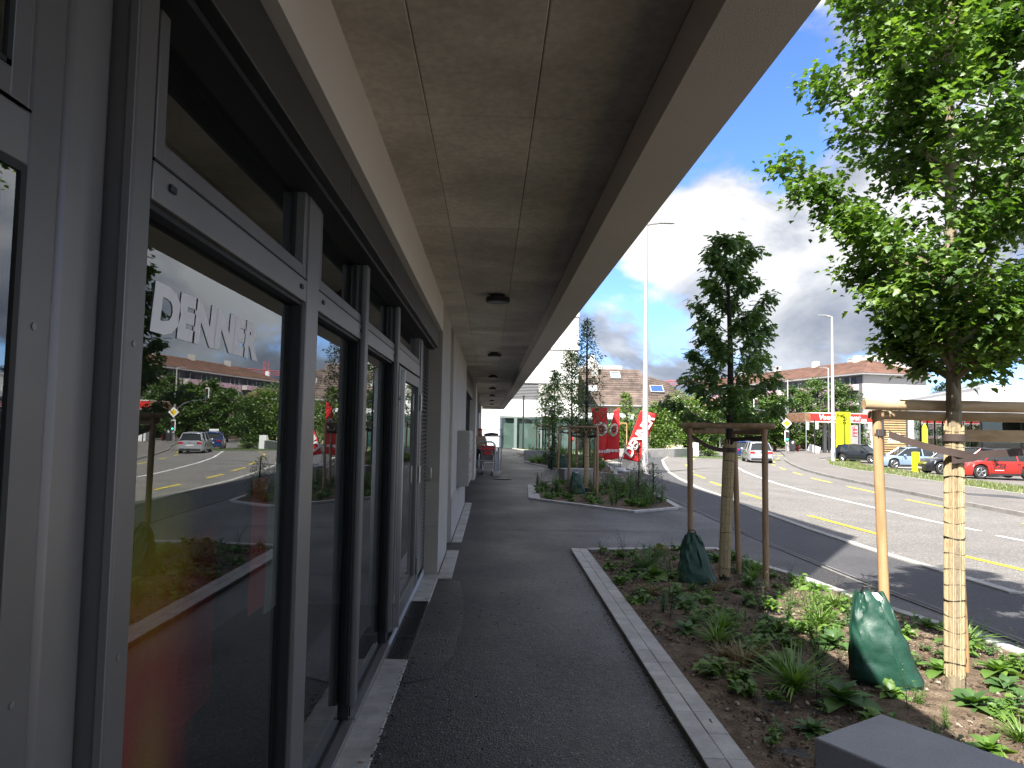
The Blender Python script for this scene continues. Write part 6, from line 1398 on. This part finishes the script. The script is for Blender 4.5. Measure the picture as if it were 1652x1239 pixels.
# ------------------------------------------------------------------ cars
tyre_m = mat('tyre', (.018, .018, .018), .8, var=.1); rim_m = mat('alloy_rim', (.45, .46, .47), .35, metal=.9, var=.05); car_glass = mat('car_glass', (.018, .022, .025), .06, var=.05, spec=.8)
trim_m = mat('car_trim', (.022, .022, .023), .55, var=.1)
def paint(name, c, metal=.25): 
    m = mat('paint_'+name, c, .28, metal=metal, var=.02); m.node_tree.nodes['Principled BSDF'].inputs['Coat Weight'].default_value = .8; return m
def car(label, x, y, heading, body, L_=4.3, Wd=1.8, H=1.5, kind='hatch', rim=rim_m, z=None, plate=True, cat='car', name='parked_car', roof=None, lamps_on=False, extras=None, zoff=0.0):
    """car facing local +x; heading = yaw"""
    root = thing(name, label, cat, (x, y, (gz(x, y) if z is None else z)+zoff), heading)
    wb = L_*.60; xf_, xr = wb/2+.02, -wb/2+.06; wr = .335*H/1.5+.01; ground = .20; hw = Wd/2
    belt = H*.60; hood = H*.58; x0, x1 = -L_/2, L_/2
    def top(t):       # upper edge of the lower body
        if t > xf_-.15: return belt-(t-(xf_-.15))/(x1-xf_+.15)*H*.11-max(0, t-(x1-.28))*.75
        if t < x0+.12: return belt-(x0+.12-t)*.9
        return belt+.0
    def bot(t):
        z = ground
        for w in (xf_, xr):
            d = abs(t-w); ra = wr+.055
            if d < ra: z = max(z, wr+math.sqrt(max(0, ra*ra-d*d)))
        return z
    def half(t):
        e = max(0, t-(x1-.75))/.75; f = max(0, (x0+.55)-t)/.55
        return hw*(1-.26*e**2.2-.13*f**2)
    st = sorted(set([x0+i*L_/44 for i in range(45)]+[w+s*(wr+.056) for w in (xf_, xr) for s in (-1, 1)]))
    mb = MB(); ring = 12
    for t in st:
        h, b, tp = half(t), bot(t), top(t); c = max(0, (t-(xf_-.2)))*.0+.035
        if tp < b+.05: tp = b+.05
        prof = [(-h*.93, b), (-h, b+(tp-b)*.22), (-h*1.0, b+(tp-b)*.55), (-h*.975, b+(tp-b)*.86), (-h*.93, tp), (-h*.5, tp+c)]
        pts = prof+[(-p, q) for p, q in prof[::-1]]
        mb.v += [(t, p, q) for p, q in pts]
    for i in range(len(st)-1):
        for k in range(ring): mb.f.append((i*ring+k, i*ring+(k+1) % ring, (i+1)*ring+(k+1) % ring, (i+1)*ring+k))
    mb.f += [tuple(range(ring))[::-1], tuple((len(st)-1)*ring+k for k in range(ring))]
    obj('body', mb, body, root, local=True)
    # cabin stations: x, z, half width at base and roof
    if kind == 'saloon': xs_ = dict(wb_=xf_-.28, wt=xf_-1.10, rt=xr+.15, rb=xr-.42)
    elif kind == 'suv': xs_ = dict(wb_=xf_-.30, wt=xf_-1.00, rt=x0+.55, rb=x0+.16)
    else: xs_ = dict(wb_=xf_-.22, wt=xf_-.98, rt=x0+.48, rb=x0+.14)
    a, b, c, d = xs_['wb_'], xs_['wt'], xs_['rt'], xs_['rb']; rz = H-.03; hb, ht = hw*.925, hw*.70
    zb2 = belt-.01
    cab = MB(); secs = [(a, zb2, hb*.93, hb*.93), (b, rz-.02, hb, ht), ((b+c)/2, rz+.025, hb*1.0, ht*1.02), (c, rz-.05, hb*.97, ht*.94), (d, zb2, hb*.90, hb*.90)]
    # side glass + ends as one smooth shell
    base = [(a, hb*.93), (b, hb), ((b+c)/2, hb), (c, hb*.97), (d, hb*.90)]
    vs = []
    for s in (-1, 1):
        for (xx, yb) in base: vs.append((xx, s*yb, zb2))
        for (xx, zz, _, yt) in (secs[1], secs[2], secs[3]): vs.append((xx, s*yt, zz))
    o_ = 8; fs = [(0, 1, 5), (1, 2, 6, 5), (2, 3, 7, 6), (3, 4, 7), (8, 13, 9), (9, 13, 14, 10), (10, 14, 15, 11), (11, 15, 12), (0, 5, 13, 8), (4, 12, 15, 7), (5, 6, 14, 13), (6, 7, 15, 14)]
    cab.add(vs, fs); obj('cabin_glass', cab, car_glass, root, local=True, smooth=False)
    rf = MB(); n_ = 7
    for (xx, zz, w) in ((b+.06, rz-.012, ht*1.0), (b-.25, rz+.020, ht*1.02), ((b+c)/2, rz+.038, ht*1.03), (c+.2, rz+.0, ht*.99), (c-.08, rz-.055, ht*.93)):
        for k in range(n_): q = -1+2*k/(n_-1); rf.v.append((xx, q*w*1.02, zz+.035*(1-q*q)))
    for i in range(4):
        for k in range(n_-1): rf.f.append((i*n_+k, i*n_+k+1, (i+1)*n_+k+1, (i+1)*n_+k))
    ro = obj('roof', rf, roof or body, root, local=True, fix=False); m_ = ro.modifiers.new('thickness', 'SOLIDIFY'); m_.thickness = .03
    pl_ = MB()
    for s in (-1, 1):
        for P in (((a+.03, s*hb*.93, zb2), (b, s*ht*1.0, rz)), (((b+c)/2-.05, s*hb*1.005, zb2), ((b+c)/2-.02, s*ht*1.025, rz+.03)), ((d+.05, s*hb*.91, zb2), (c-.03, s*ht*.95, rz-.04)), ((d+.42, s*hb*.95, zb2), (c+.18, s*ht*.97, rz-.02))): pl_.tube(P, [.045, .032], 6)
        pl_.tube([(a, s*hb*.935, zb2), (b, s*hb*1.002, zb2+.004), (c, s*hb*.98, zb2+.004), (d, s*hb*.91, zb2)], .016, 5)
    obj('pillars', pl_, body, root, local=True, fix=False)
    for s in (-1, 1):
        obj('mirror', MB().box((-.09, -.10, -.07), (.06, .10, .07)).xf(Matrix.Translation((a-.45, s*(hw+.08), belt+.07))), body if roof is None else trim_m, root, local=True, bevel=.03)
        for w in (xf_, xr):
            wh = obj('wheel', MB().tube([(w, s*(hw-.23), wr), (w, s*(hw-.225), wr), (w, s*(hw-.035), wr), (w, s*(hw-.015), wr)], [wr*.93, wr, wr, wr*.93], 28), tyre_m, root, local=True)
            rm = MB().tube([(w, s*(hw-.014), wr), (w, s*(hw-.010), wr)], wr*.66, 24)
            obj('rim', rm, trim_m, wh, local=True)
            sp = MB()
            for k in range(5):
                t = k*2*math.pi/5+.3
                for dt in (-.13, .13): sp.tube([(w+math.cos(t)*wr*.10, s*(hw-.004), wr+math.sin(t)*wr*.10), (w+math.cos(t+dt)*wr*.66, s*(hw-.006), wr+math.sin(t+dt)*wr*.66)], wr*.05, 5)
            q = [(w+math.cos(t*math.pi/12)*wr*.66, s*(hw-.008), wr+math.sin(t*math.pi/12)*wr*.66) for t in range(25)]; sp.tube(q, wr*.045, 5, cap=False); sp.tube([(w, s*(hw-.012), wr), (w, s*(hw+.0), wr)], wr*.15, 12)
            obj('spokes', sp, rim, wh, local=True, fix=False)
        obj('sill_trim', MB().box((xr+wr+.07, s*(hw*.985)-.015, ground-.01), (xf_-wr-.07, s*(hw*.985)+.015, ground+.10)), trim_m, root, local=True)
        for q in (-.16, -.95): obj('door_handle', MB().box(((b+c)/2+q, s*(hw*.985), belt-.14), ((b+c)/2+q+.16, s*(hw*.985)+s*.028, belt-.115)), body, root, local=True, bevel=.008)
        dl = MB()
        for xx in ((b+c)/2-.03, xf_-.42-wr*.3, xr+wr+.10): dl.tube([(xx, s*(hw*.985+.004), belt-.05), (xx, s*(hw+.002), ground+.32), (xx, s*(hw*.985), ground+.12)], .006, 4)
        obj('door_gap', dl, black_gap, root, local=True, fix=False)
        hy_ = half(x1-.14)
        obj('headlight', MB().add([(x1-.52, s*half(x1-.52)*.985+s*.01, belt-.17), (x1-.08, s*half(x1-.08)*.80, belt-.28), (x1-.03, s*hw*.42, belt-.31), (x1-.01, s*hw*.42, belt-.42), (x1-.05, s*half(x1-.05)*.84, belt-.44), (x1-.45, s*half(x1-.45)*.995+s*.008, belt-.30)], [(0, 1, 4, 5), (1, 2, 3, 4)]), mat('headlight', (.55, .58, .6), .12, spec=.8), root, local=True, smooth=False)
        tz = belt-.02
        obj('tail_light', MB().box((x0+.0-.012, s*(hw*.50), tz-.20), (x0+.10, s*(hw*.865), tz-.05)).xf(Matrix.Identity(4)), mat('tail_red', (.40, .012, .015), .2, var=.05), root, local=True, bevel=.015)
    obj('grille', MB().box((x1-.06, -hw*.42, ground+.08), (x1+.006, hw*.42, belt-.40)), trim_m, root, local=True, bevel=.02)
    obj('bumper', MB().box((x0-.02, -hw*.80, ground+.0), (x0+.16, hw*.80, ground+.17)), trim_m, root, local=True, bevel=.02)
    if plate:
        pw = mat('number_plate', (.62, .62, .60), .5, var=.02)
        obj('number_plate', MB().box((x0-.018, -.26, belt-.36), (x0+.0, .26, belt-.25)), pw, root, local=True); obj('number_plate', MB().box((x1+.005, -.26, ground+.12), (x1+.02, .26, ground+.22)), pw, root, local=True)
    return root
hd = math.atan2(.95, .30)
c1 = car('silver hatchback driving away in the near lane of the bend', 19.9, 52.6, hd+.10, paint('silver', (.48, .49, .51), .6), 4.3, 1.78, 1.5, 'suv', name='car')
sx_ = .0
obj('brand_badge', MB().tube([(-2.165, 0, .80), (-2.18, 0, .80)], .065, 14), rim_m, c1, local=True)
c2 = car('dark blue car with a white roof sign, ahead of the silver one', 22.6, 63.0, hd+.05, paint('blue', (.02, .06, .22), .5), 4.3, 1.78, 1.5, 'suv', name='car')
obj('roof_sign', MB().box((-.3, -.40, 1.54), (-.05, .40, 1.74)), whi, c2, local=True, bevel=.04)
c3 = car('dark anthracite hatchback parked on the verge under the tall lamp mast', 31.2, 59.0, R(-58), paint('anthracite', (.022, .026, .034), .5), 4.2, 1.76, 1.48, 'hatch', zoff=.1)
pw = obj('price_paper', MB().add([(.62, -.05, .98), (.62, .42, .98), (.36, .42, 1.19), (.36, -.05, 1.19)], [(0, 1, 2, 3)]).xf(Matrix.Translation((.10, 0, .05))), whi, c3, local=True, smooth=False)
c4 = car('pale blue hatchback parked behind the slatted pylon', X(1487, 48), 49.0, R(174), paint('pale_blue', (.30, .42, .58), .4), 4.1, 1.76, 1.47, 'hatch', zoff=.1)
c5 = car('black suv whose nose shows left of the reed-wrapped trunk', X(1556, 42.5), 42.5, R(176), paint('black', (.014, .014, .018), .4), 4.5, 1.85, 1.62, 'suv', zoff=.1)
c6 = car('red suv with black roof and door lettering, parked at the right edge', X(1625, 38.6), 38.9, R(178), paint('red', (.42, .028, .018), .3), 4.4, 1.85, 1.62, 'suv', roof=trim_m, zoff=.1)
for s_, sz, xx, zz, m_ in (('TOYOTA', .15, .0, .80, trim_m), ('C-HR', .24, .0, .64, trim_m), ('', .1, 0, 0, trim_m)):
    if s_:
        me = text_mesh(s_, sz, .002, .004, .25 if s_ == 'C-HR' else 0, m=m_, spacing=1.25); me.transform(frame((xx+.35, .935, zz), (-1, 0, 0), (0, 0, 1))); obj('lettering', me, None, c6, local=True)
me = text_mesh('TEST THE HYBRID', .085, .002, .004, 0, m=whi); 
obj('lettering_line', MB().box((.12, .930, .475), (.60, .934, .505)), whi, c6, local=True)
bpy.data.meshes.remove(me)
car('silver car roof showing at the right edge behind the red suv', X(1668, 44), 45.0, R(176), paint('silver2', (.45, .47, .50), .6), 4.3, 1.8, 1.48, 'saloon', zoff=.1)
random.seed(3)
for px_, Y_, l_, c_ in ((1486, 56, 'grey car with a paper in its windscreen behind the pale blue hatchback', (.10, .11, .12)), (1520, 55, 'dark car nose-on behind the pale blue hatchback, nearer the trunk', (.03, .035, .05)), (1505, 61, 'black estate in the second parked row, left of the yellow beach flag', (.02, .02, .02)), (1560, 57, 'grey-blue car behind the black suv', (.12, .15, .19)), (1600, 52, 'dark blue car behind the red suv roof', (.02, .03, .06))):
    cc = car(l_, X(px_, Y_), Y_, R(-95+random.uniform(-6, 6)), paint('lot_%d' % px_, c_, .4), 4.2, 1.78, 1.5, 'hatch', zoff=.08)
    obj('price_paper', MB().add([(.55, -.1, 1.02), (.55, .35, 1.02), (.30, .35, 1.22), (.30, -.1, 1.22)], [(0, 1, 2, 3)]).xf(Matrix.Translation((.14, 0, .04))), whi, cc, local=True, smooth=False)
bf = thing('beach_flag', 'narrow yellow-green beach flag among the parked cars beside the showroom', 'flag', (X(1503, 54), 54, gz(30, 54)))
obj('cloth', MB().prism([(-.22, .7), (.22, .7), (.22, 2.9), (.14, 3.2), (0, 3.35), (-.14, 3.2), (-.22, 2.8)], -.02, .02, 'y'), mat('flag_lime', (.55, .60, .03), .7), bf, local=True); obj('flag_pole', MB().tube([(.24, 0, 0), (.24, 0, 2.9)], .02, 6), black_m, bf, local=True)
# refuse lorry
tkY = 132.0; tkx = X(1158, tkY); tg = Z(722, tkY, 1158)
tk = thing('refuse_lorry', 'white refuse lorry seen from behind at the far end of the road', 'lorry', (tkx, tkY, tg)); tk['note'] = ''
del tk['note']
u_ = tkY/1145
obj('body', MB().box((-10*u_, 0, 4*u_), (10*u_, 7, 29*u_)), whi, tk, local=True, bevel=.06)
obj('hopper', MB().prism([(-10.2*u_, 6*u_), (10.2*u_, 6*u_), (10.2*u_, 26*u_), (8*u_, 28*u_), (-8*u_, 28*u_), (-10.2*u_, 26*u_)], -1.1, -.02, 'y'), mat('lorry_grey', (.42, .43, .44), .6, var=.1), tk, local=True)
obj('opening', MB().box((-8*u_, -1.15, 14*u_), (8*u_, -1.11, 25.5*u_)), mat('hopper_dark', (.05, .05, .055), .7), tk, local=True)
obj('hopper_rail', MB().box((-8.2*u_, -1.4, 9*u_), (8.2*u_, -1.12, 11*u_)).box((-9*u_, -1.5, 5*u_), (9*u_, -1.12, 7*u_)), galv, tk, local=True)
for s in (-1, 1):
    obj('wheel', MB().tube([(s*7.5*u_-.2, 1, 4*u_), (s*7.5*u_+.2, 1, 4*u_)], 4*u_, 18), tyre_m, tk, local=True)
    obj('tail_light', MB().box((s*9.6*u_-.15, -1.2, 7.5*u_), (s*9.6*u_+.15, -1.12, 9*u_)), mat('tail_red', (.4, .01, .01), .3), tk, local=True)
tk2 = thing('container_lorry', 'white tipper lorry parked left of the refuse lorry', 'lorry', (X(1138, tkY-4), tkY-4, tg))
obj('body', MB().box((-8*u_, 0, 7*u_), (7*u_, 5, 26*u_)), whi, tk2, local=True, bevel=.05); obj('tail_frame', MB().box((-7*u_, -.1, 9*u_), (-1*u_, -.01, 22*u_)).box((0, -.1, 9*u_), (6*u_, -.01, 22*u_)), mat('lorry_grey', (.42, .43, .44), .6), tk2, local=True)
for s in (-1, 1): obj('wheel', MB().tube([(s*6*u_-.2, 1, 4*u_), (s*6*u_+.2, 1, 4*u_)], 4*u_, 18), tyre_m, tk2, local=True)

# ------------------------------------------------------------------ people
def figure(name, label, loc, rz, coat, legs, hat=None, hair=None, scale=1.0, bag=False, skin=None, arms='down', cat='person'):
    root = thing(name, label, cat, loc, rz)
    skin = skin or mat('skin', (.42, .25, .18), .6, var=.05)
    def skinned(nm, verts, edges, radii, m, rootv=0, sub=2):
        me = bpy.data.meshes.new(nm); me.from_pydata([tuple(q*scale for q in v) for v in verts], edges, []); o = bpy.data.objects.new(nm, me); S.collection.objects.link(o); o.parent = root; me.materials.append(m)
        sm = o.modifiers.new('skin', 'SKIN'); d = me.skin_vertices[0].data
        for i, r_ in enumerate(radii): d[i].radius = (r_[0]*scale, r_[1]*scale) if isinstance(r_, tuple) else (r_*scale, r_*scale)
        d[rootv].use_root = True; sm.use_smooth_shade = True; s = o.modifiers.new('sub', 'SUBSURF'); s.levels = sub; s.render_levels = sub; return o
    # body: pelvis, spine, neck, head, arms, legs (facing -y)
    V = [(0, 0, .92), (0, 0, 1.12), (0, -.01, 1.32), (0, -.02, 1.45), (0, -.04, 1.54), (0, -.05, 1.63), (0, -.04, 1.70),
         (.17, 0, 1.40), (.23, -.04, 1.14), (.25, -.20, .96), (.25, -.27, .92), (-.17, 0, 1.40), (-.24, .0, 1.14), (-.27, -.08, .92), (-.28, -.11, .84),
         (.09, 0, .86), (.10, -.05, .48), (.10, .02, .09), (.11, -.14, .04), (-.09, 0, .86), (-.11, .06, .48), (-.11, .14, .10), (-.12, -.0, .04)]
    E = [(0, 1), (1, 2), (2, 3), (3, 4), (4, 5), (5, 6), (2, 7), (7, 8), (8, 9), (9, 10), (2, 11), (11, 12), (12, 13), (13, 14), (0, 15), (15, 16), (16, 17), (17, 18), (0, 19), (19, 20), (20, 21), (21, 22)]
    Rr = [(.15, .11), (.14, .10), (.16, .11), .055, .08, .095, .07, .06, .045, .035, .035, .06, .045, .035, .035, .085, .06, .042, .038, .085, .06, .042, .038]
    skinned('body', V, E, Rr, skin)
    cV = [(0, 0, .72), (0, 0, .92), (0, 0, 1.15), (0, -.01, 1.38), (0, -.02, 1.46), (.18, 0, 1.38), (.24, -.04, 1.13), (.25, -.18, .99), (-.18, 0, 1.38), (-.25, 0, 1.13), (-.275, -.07, .95)]
    cE = [(0, 1), (1, 2), (2, 3), (3, 4), (3, 5), (5, 6), (6, 7), (3, 8), (8, 9), (9, 10)]
    skinned('coat', cV, cE, [(.22, .16), (.20, .145), (.185, .135), (.17, .125), .08, .085, .066, .055, .085, .066, .055], coat)
    skinned('trousers', [V[0], V[15], V[16], (V[17][0], V[17][1], .12), V[19], V[20], (V[21][0], V[21][1], .12)], [(0, 1), (1, 2), (2, 3), (0, 4), (4, 5), (5, 6)], [(.16, .12), .10, .075, .058, .10, .075, .058], legs)
    if hat: skinned('hat', [(0, -.035, 1.65), (0, -.03, 1.72), (0, -.02, 1.78)], [(0, 1), (1, 2)], [.108, .10, .05], hat)
    f = MB()
    for s in (-1, 1): f.tube([(s*.035*scale, -.140*scale, 1.635*scale), (s*.035*scale, -.150*scale, 1.635*scale)], .010*scale, 8)
    obj('eyes', f, mat('eye_dark', (.02, .015, .012), .3), root, local=True)
    obj('nose', MB().tube([(0, -.135*scale, 1.63*scale), (0, -.168*scale, 1.60*scale)], [.010*scale, .017*scale], 8), skin, root, local=True); obj('mouth', MB().box((-.025*scale, -.140*scale, 1.567*scale), (.025*scale, -.130*scale, 1.575*scale)), mat('lips', (.28, .09, .08), .5), root, local=True)
    if hair: skinned('hair', [(0, -.01, 1.58), (0, .0, 1.66), (0, -.01, 1.72)], [(0, 1), (1, 2)], [.085, .10, .075], hair)
    for s, q in ((1, (.25, -.27, .92)), (-1, (-.28, -.11, .84))):
        for k in range(4): obj('finger', MB().tube([(q[0]*scale+(k-1.5)*.016*scale, q[1]*scale, q[2]*scale-.01), (q[0]*scale+(k-1.5)*.018*scale, q[1]*scale-.02, q[2]*scale-.045*scale), (q[0]*scale+(k-1.5)*.017*scale, q[1]*scale-.012, q[2]*scale-.085*scale)], [.009, .008, .006], 6), skin, root, local=True)
        obj('thumb', MB().tube([(q[0]*scale-s*.02, q[1]*scale-.02, q[2]*scale), (q[0]*scale-s*.045, q[1]*scale-.045, q[2]*scale-.035)], [.010, .007], 6), skin, root, local=True)
    return root
pY = 28.0; pz = gz(0, pY)
figure('person', 'person in a red knit hat and beige coat behind the trolley rail, facing the camera', (-.40, pY, pz), R(12), mat('beige_coat', (.30, .23, .16), .85, var=.15, vs=8), mat('dark_trousers', (.05, .045, .05), .85), hat=mat('red_hat', (.42, .035, .03), .85, bump=.4, bs=90), scale=.97)
sbg = thing('shopping_bag', 'dark red shopping bag held low beside the person in the red hat', 'bag', (-.72, pY-.2, pz))
obj('bag_body', MB().prism([(-.15, 0), (.15, 0), (.18, .36), (-.18, .36)], -.08, .08, 'y').xf(Matrix.Translation((0, 0, .40))), mat('maroon_bag', (.16, .02, .04), .7, var=.2, vs=8), sbg, local=True, bevel=.02); obj('handle', MB().tube([(-.09, 0, .76), (-.05, 0, .88), (.05, 0, .88), (.09, 0, .76)], .01, 6), black_m, sbg, local=True)
wk = X(1131, 110); figure('person', 'road worker in an orange jacket standing left of the white lorry', (wk, 110, Z(722, 110, 1131)), R(20), mat('orange_jacket', (.80, .16, .03), .8), mat('orange_trousers', (.6, .14, .03), .8), hair=mat('hair_brown', (.04, .025, .015), .8))

# ------------------------------------------------------------------ trolley shelter rails and trolleys
cY = 26.4; cz = gz(0, cY)
tr = thing('trolley_rail', 'galvanised hoop rails on concrete feet holding the trolley row by the wall', 'trolley rail', (0, cY, cz))
def hoop(x, y0, y1, h=.95): return MB().tube([(x, y0, cz), (x, y0, cz+h-.12), (x, y0+.05, cz+h-.03), (x, y0+.14, cz+h), (x, y1-.14, cz+h), (x, y1-.05, cz+h-.03), (x, y1, cz+h-.12), (x, y1, cz)], .028, 10)
fr_h = MB().tube([(-.52, cY, cz), (-.52, cY, cz+1.08), (-.46, cY, cz+1.18), (-.36, cY, cz+1.22), (.06, cY, cz+1.22), (.15, cY, cz+1.17), (.20, cY, cz+1.05), (.20, cY, cz)], .032, 10).tube([(-.52, cY, cz+.52), (.20, cY, cz+.52)], .022, 8)
obj('front_hoop', fr_h, galv, tr)
obj('side_hoop', hoop(-.60, cY-.1, cY+2.6), galv, tr); obj('side_hoop', hoop(.34, cY-.1, cY+2.6), galv, tr); obj('side_hoop', hoop(.26, cY-.05, cY+2.6, .80), galv, tr)
for x0_, x1_ in ((-.76, -.50), (.14, .42)): obj('foot', MB().box((x0_, cY-.25, cz-.02), (x1_, cY+.35, cz+.12)), conc_pale, tr, bevel=.01)
wire_g = mat('trolley_wire', (.36, .37, .38), .35, metal=.9, var=.05); trolred = mat('trolley_red', (.55, .03, .03), .5, var=.05)
def trolley(label, x, y, group):
    t = thing('shopping_trolley', label, 'shopping trolley', (x, y, cz), group=group)
    b = MB(); z0, z1 = .50, .94
    for k in range(7):
        f = k/6; wF = .20+.06*f; z = z0+(z1-z0)*f
        b.tube([(-wF, -.30, z), (wF, -.30, z), (wF+.02, .45, z+.05*f), (-wF-.02, .45, z+.05*f), (-wF, -.30, z)], .007, 4)
    for i in range(9): q = -1+i/4; b.tube([(q*.20, -.30, z0), (q*.26, -.30, z1)], .004, 4)
    for i in range(10): yy = -.3+i*.083; b.tube([(.20, yy, z0), (.27, yy, z1)], .004, 4).tube([(-.20, yy, z0), (-.27, yy, z1)], .004, 4)
    for i in range(8): q = -1+i*2/7; b.tube([(q*.2, -.3, z0), (q*.2, .45, z0)], .004, 4)
    obj('basket', b, wire_g, t, local=True, fix=False)
    ch_ = MB()
    for s in (-1, 1): ch_.tube([(s*.24, .48, 1.0), (s*.22, .40, .45), (s*.20, .30, .14), (s*.16, -.38, .16), (s*.22, -.25, .50)], .013, 6)
    obj('chassis', ch_, wire_g, t, local=True, fix=False)
    obj('handle', MB().tube([(-.27, .50, 1.02), (.27, .50, 1.02)], .022, 8), trolred, t, local=True); obj('front_bar', MB().box((-.27, -.33, .90), (.27, -.295, .97)), trolred, t, local=True, bevel=.008)
    obj('ad_panel', MB().box((-.14, -.325, .74), (.14, -.305, .84)), trolred, t, local=True)
    for s in (-1, 1):
        for yy in (-.38, .30):
            w = obj('castor', MB().tube([(s*.18-.015, yy, .06), (s*.18+.015, yy, .06)], .058, 14), tyre_m, t, local=True); obj('fork', MB().tube([(s*.18, yy+.02, .16), (s*.18, yy, .07)], .014, 5), wire_g, w, local=True)
    return t
for i, l_ in enumerate(('front shopping trolley of the row, red bar towards the camera', 'second shopping trolley nested behind the front one', 'third shopping trolley nested in the rail row', 'rearmost shopping trolley of the nested row')):
    trolley(l_, -.08, cY+.45+i*.24, 'shopping trolleys nested between the rails')
rk = thing('rack_trolley', 'tall wire roll container standing behind the person by the column', 'roll container', (.05, 30.5, cz))
b = MB()
for x_ in (-.45, .45):
    for y_ in (-.3, .3): b.tube([(x_, y_, .1), (x_, y_, 1.68)], .02, 6)
for z_ in (.2, .9, 1.38, 1.66): b.tube([(-.45, -.3, z_), (.45, -.3, z_), (.45, .3, z_), (-.45, .3, z_), (-.45, -.3, z_)], .014, 5)
for i in range(9): b.tube([(-.4+i*.1, .3, .2), (-.4+i*.1, .3, 1.66)], .007, 4)
obj('cage', b, galv, rk, local=True, fix=False); obj('load', MB().tube([(-.30, 0, 1.43), (0, -.05, 1.47), (.30, 0, 1.45)], [.05, .07, .05], 8), mat('load_dark', (.10, .10, .11), .8), rk, local=True)
tag(obj('path_patch', MB().tube([(.45, 24.6, gz(0, 24.6)-.004), (.45, 24.6, gz(0, 24.6)+.012)], .32, 24).xf(Matrix.Identity(4)), mat('manhole_iron', (.10, .10, .10), .6, metal=.3, var=.1, vs=8)), 'flat round iron manhole cover in the path before the trolley rail', 'manhole cover')
# a few stray leaves on the paving
lf = leafmat('dry_leaf', (.25, .13, .05), (.32, .18, .07), (.40, .24, .10), .2)
for x_, y_, l_ in ((-.585, 6.98, 'curled brown leaf on the paving beside the door grating'), (-.60, 3.55, 'brown leaf caught against the paving edge'), (-.70, 2.95, 'tiny brown leaf on the threshold seal'), (-.64, 5.75, 'pale leaf lying on the middle grating')):
    gv, gf_ = flat_leaf(MAPLE, .5, .5); me = mesh_from([(a*.035, b*.035, c*.035+.004) for a, b, c in gv], gf_, 'leaf', fix=False); me.materials.append(lf)
    o = bpy.data.objects.new('dry_leaf', me); S.collection.objects.link(o); o.location = (x_, y_, gz(x_, y_)+(.014 if y_ != 5.75 else -.05)); o.rotation_euler = (.2, .1, x_*40); tag(o, l_, 'leaf')
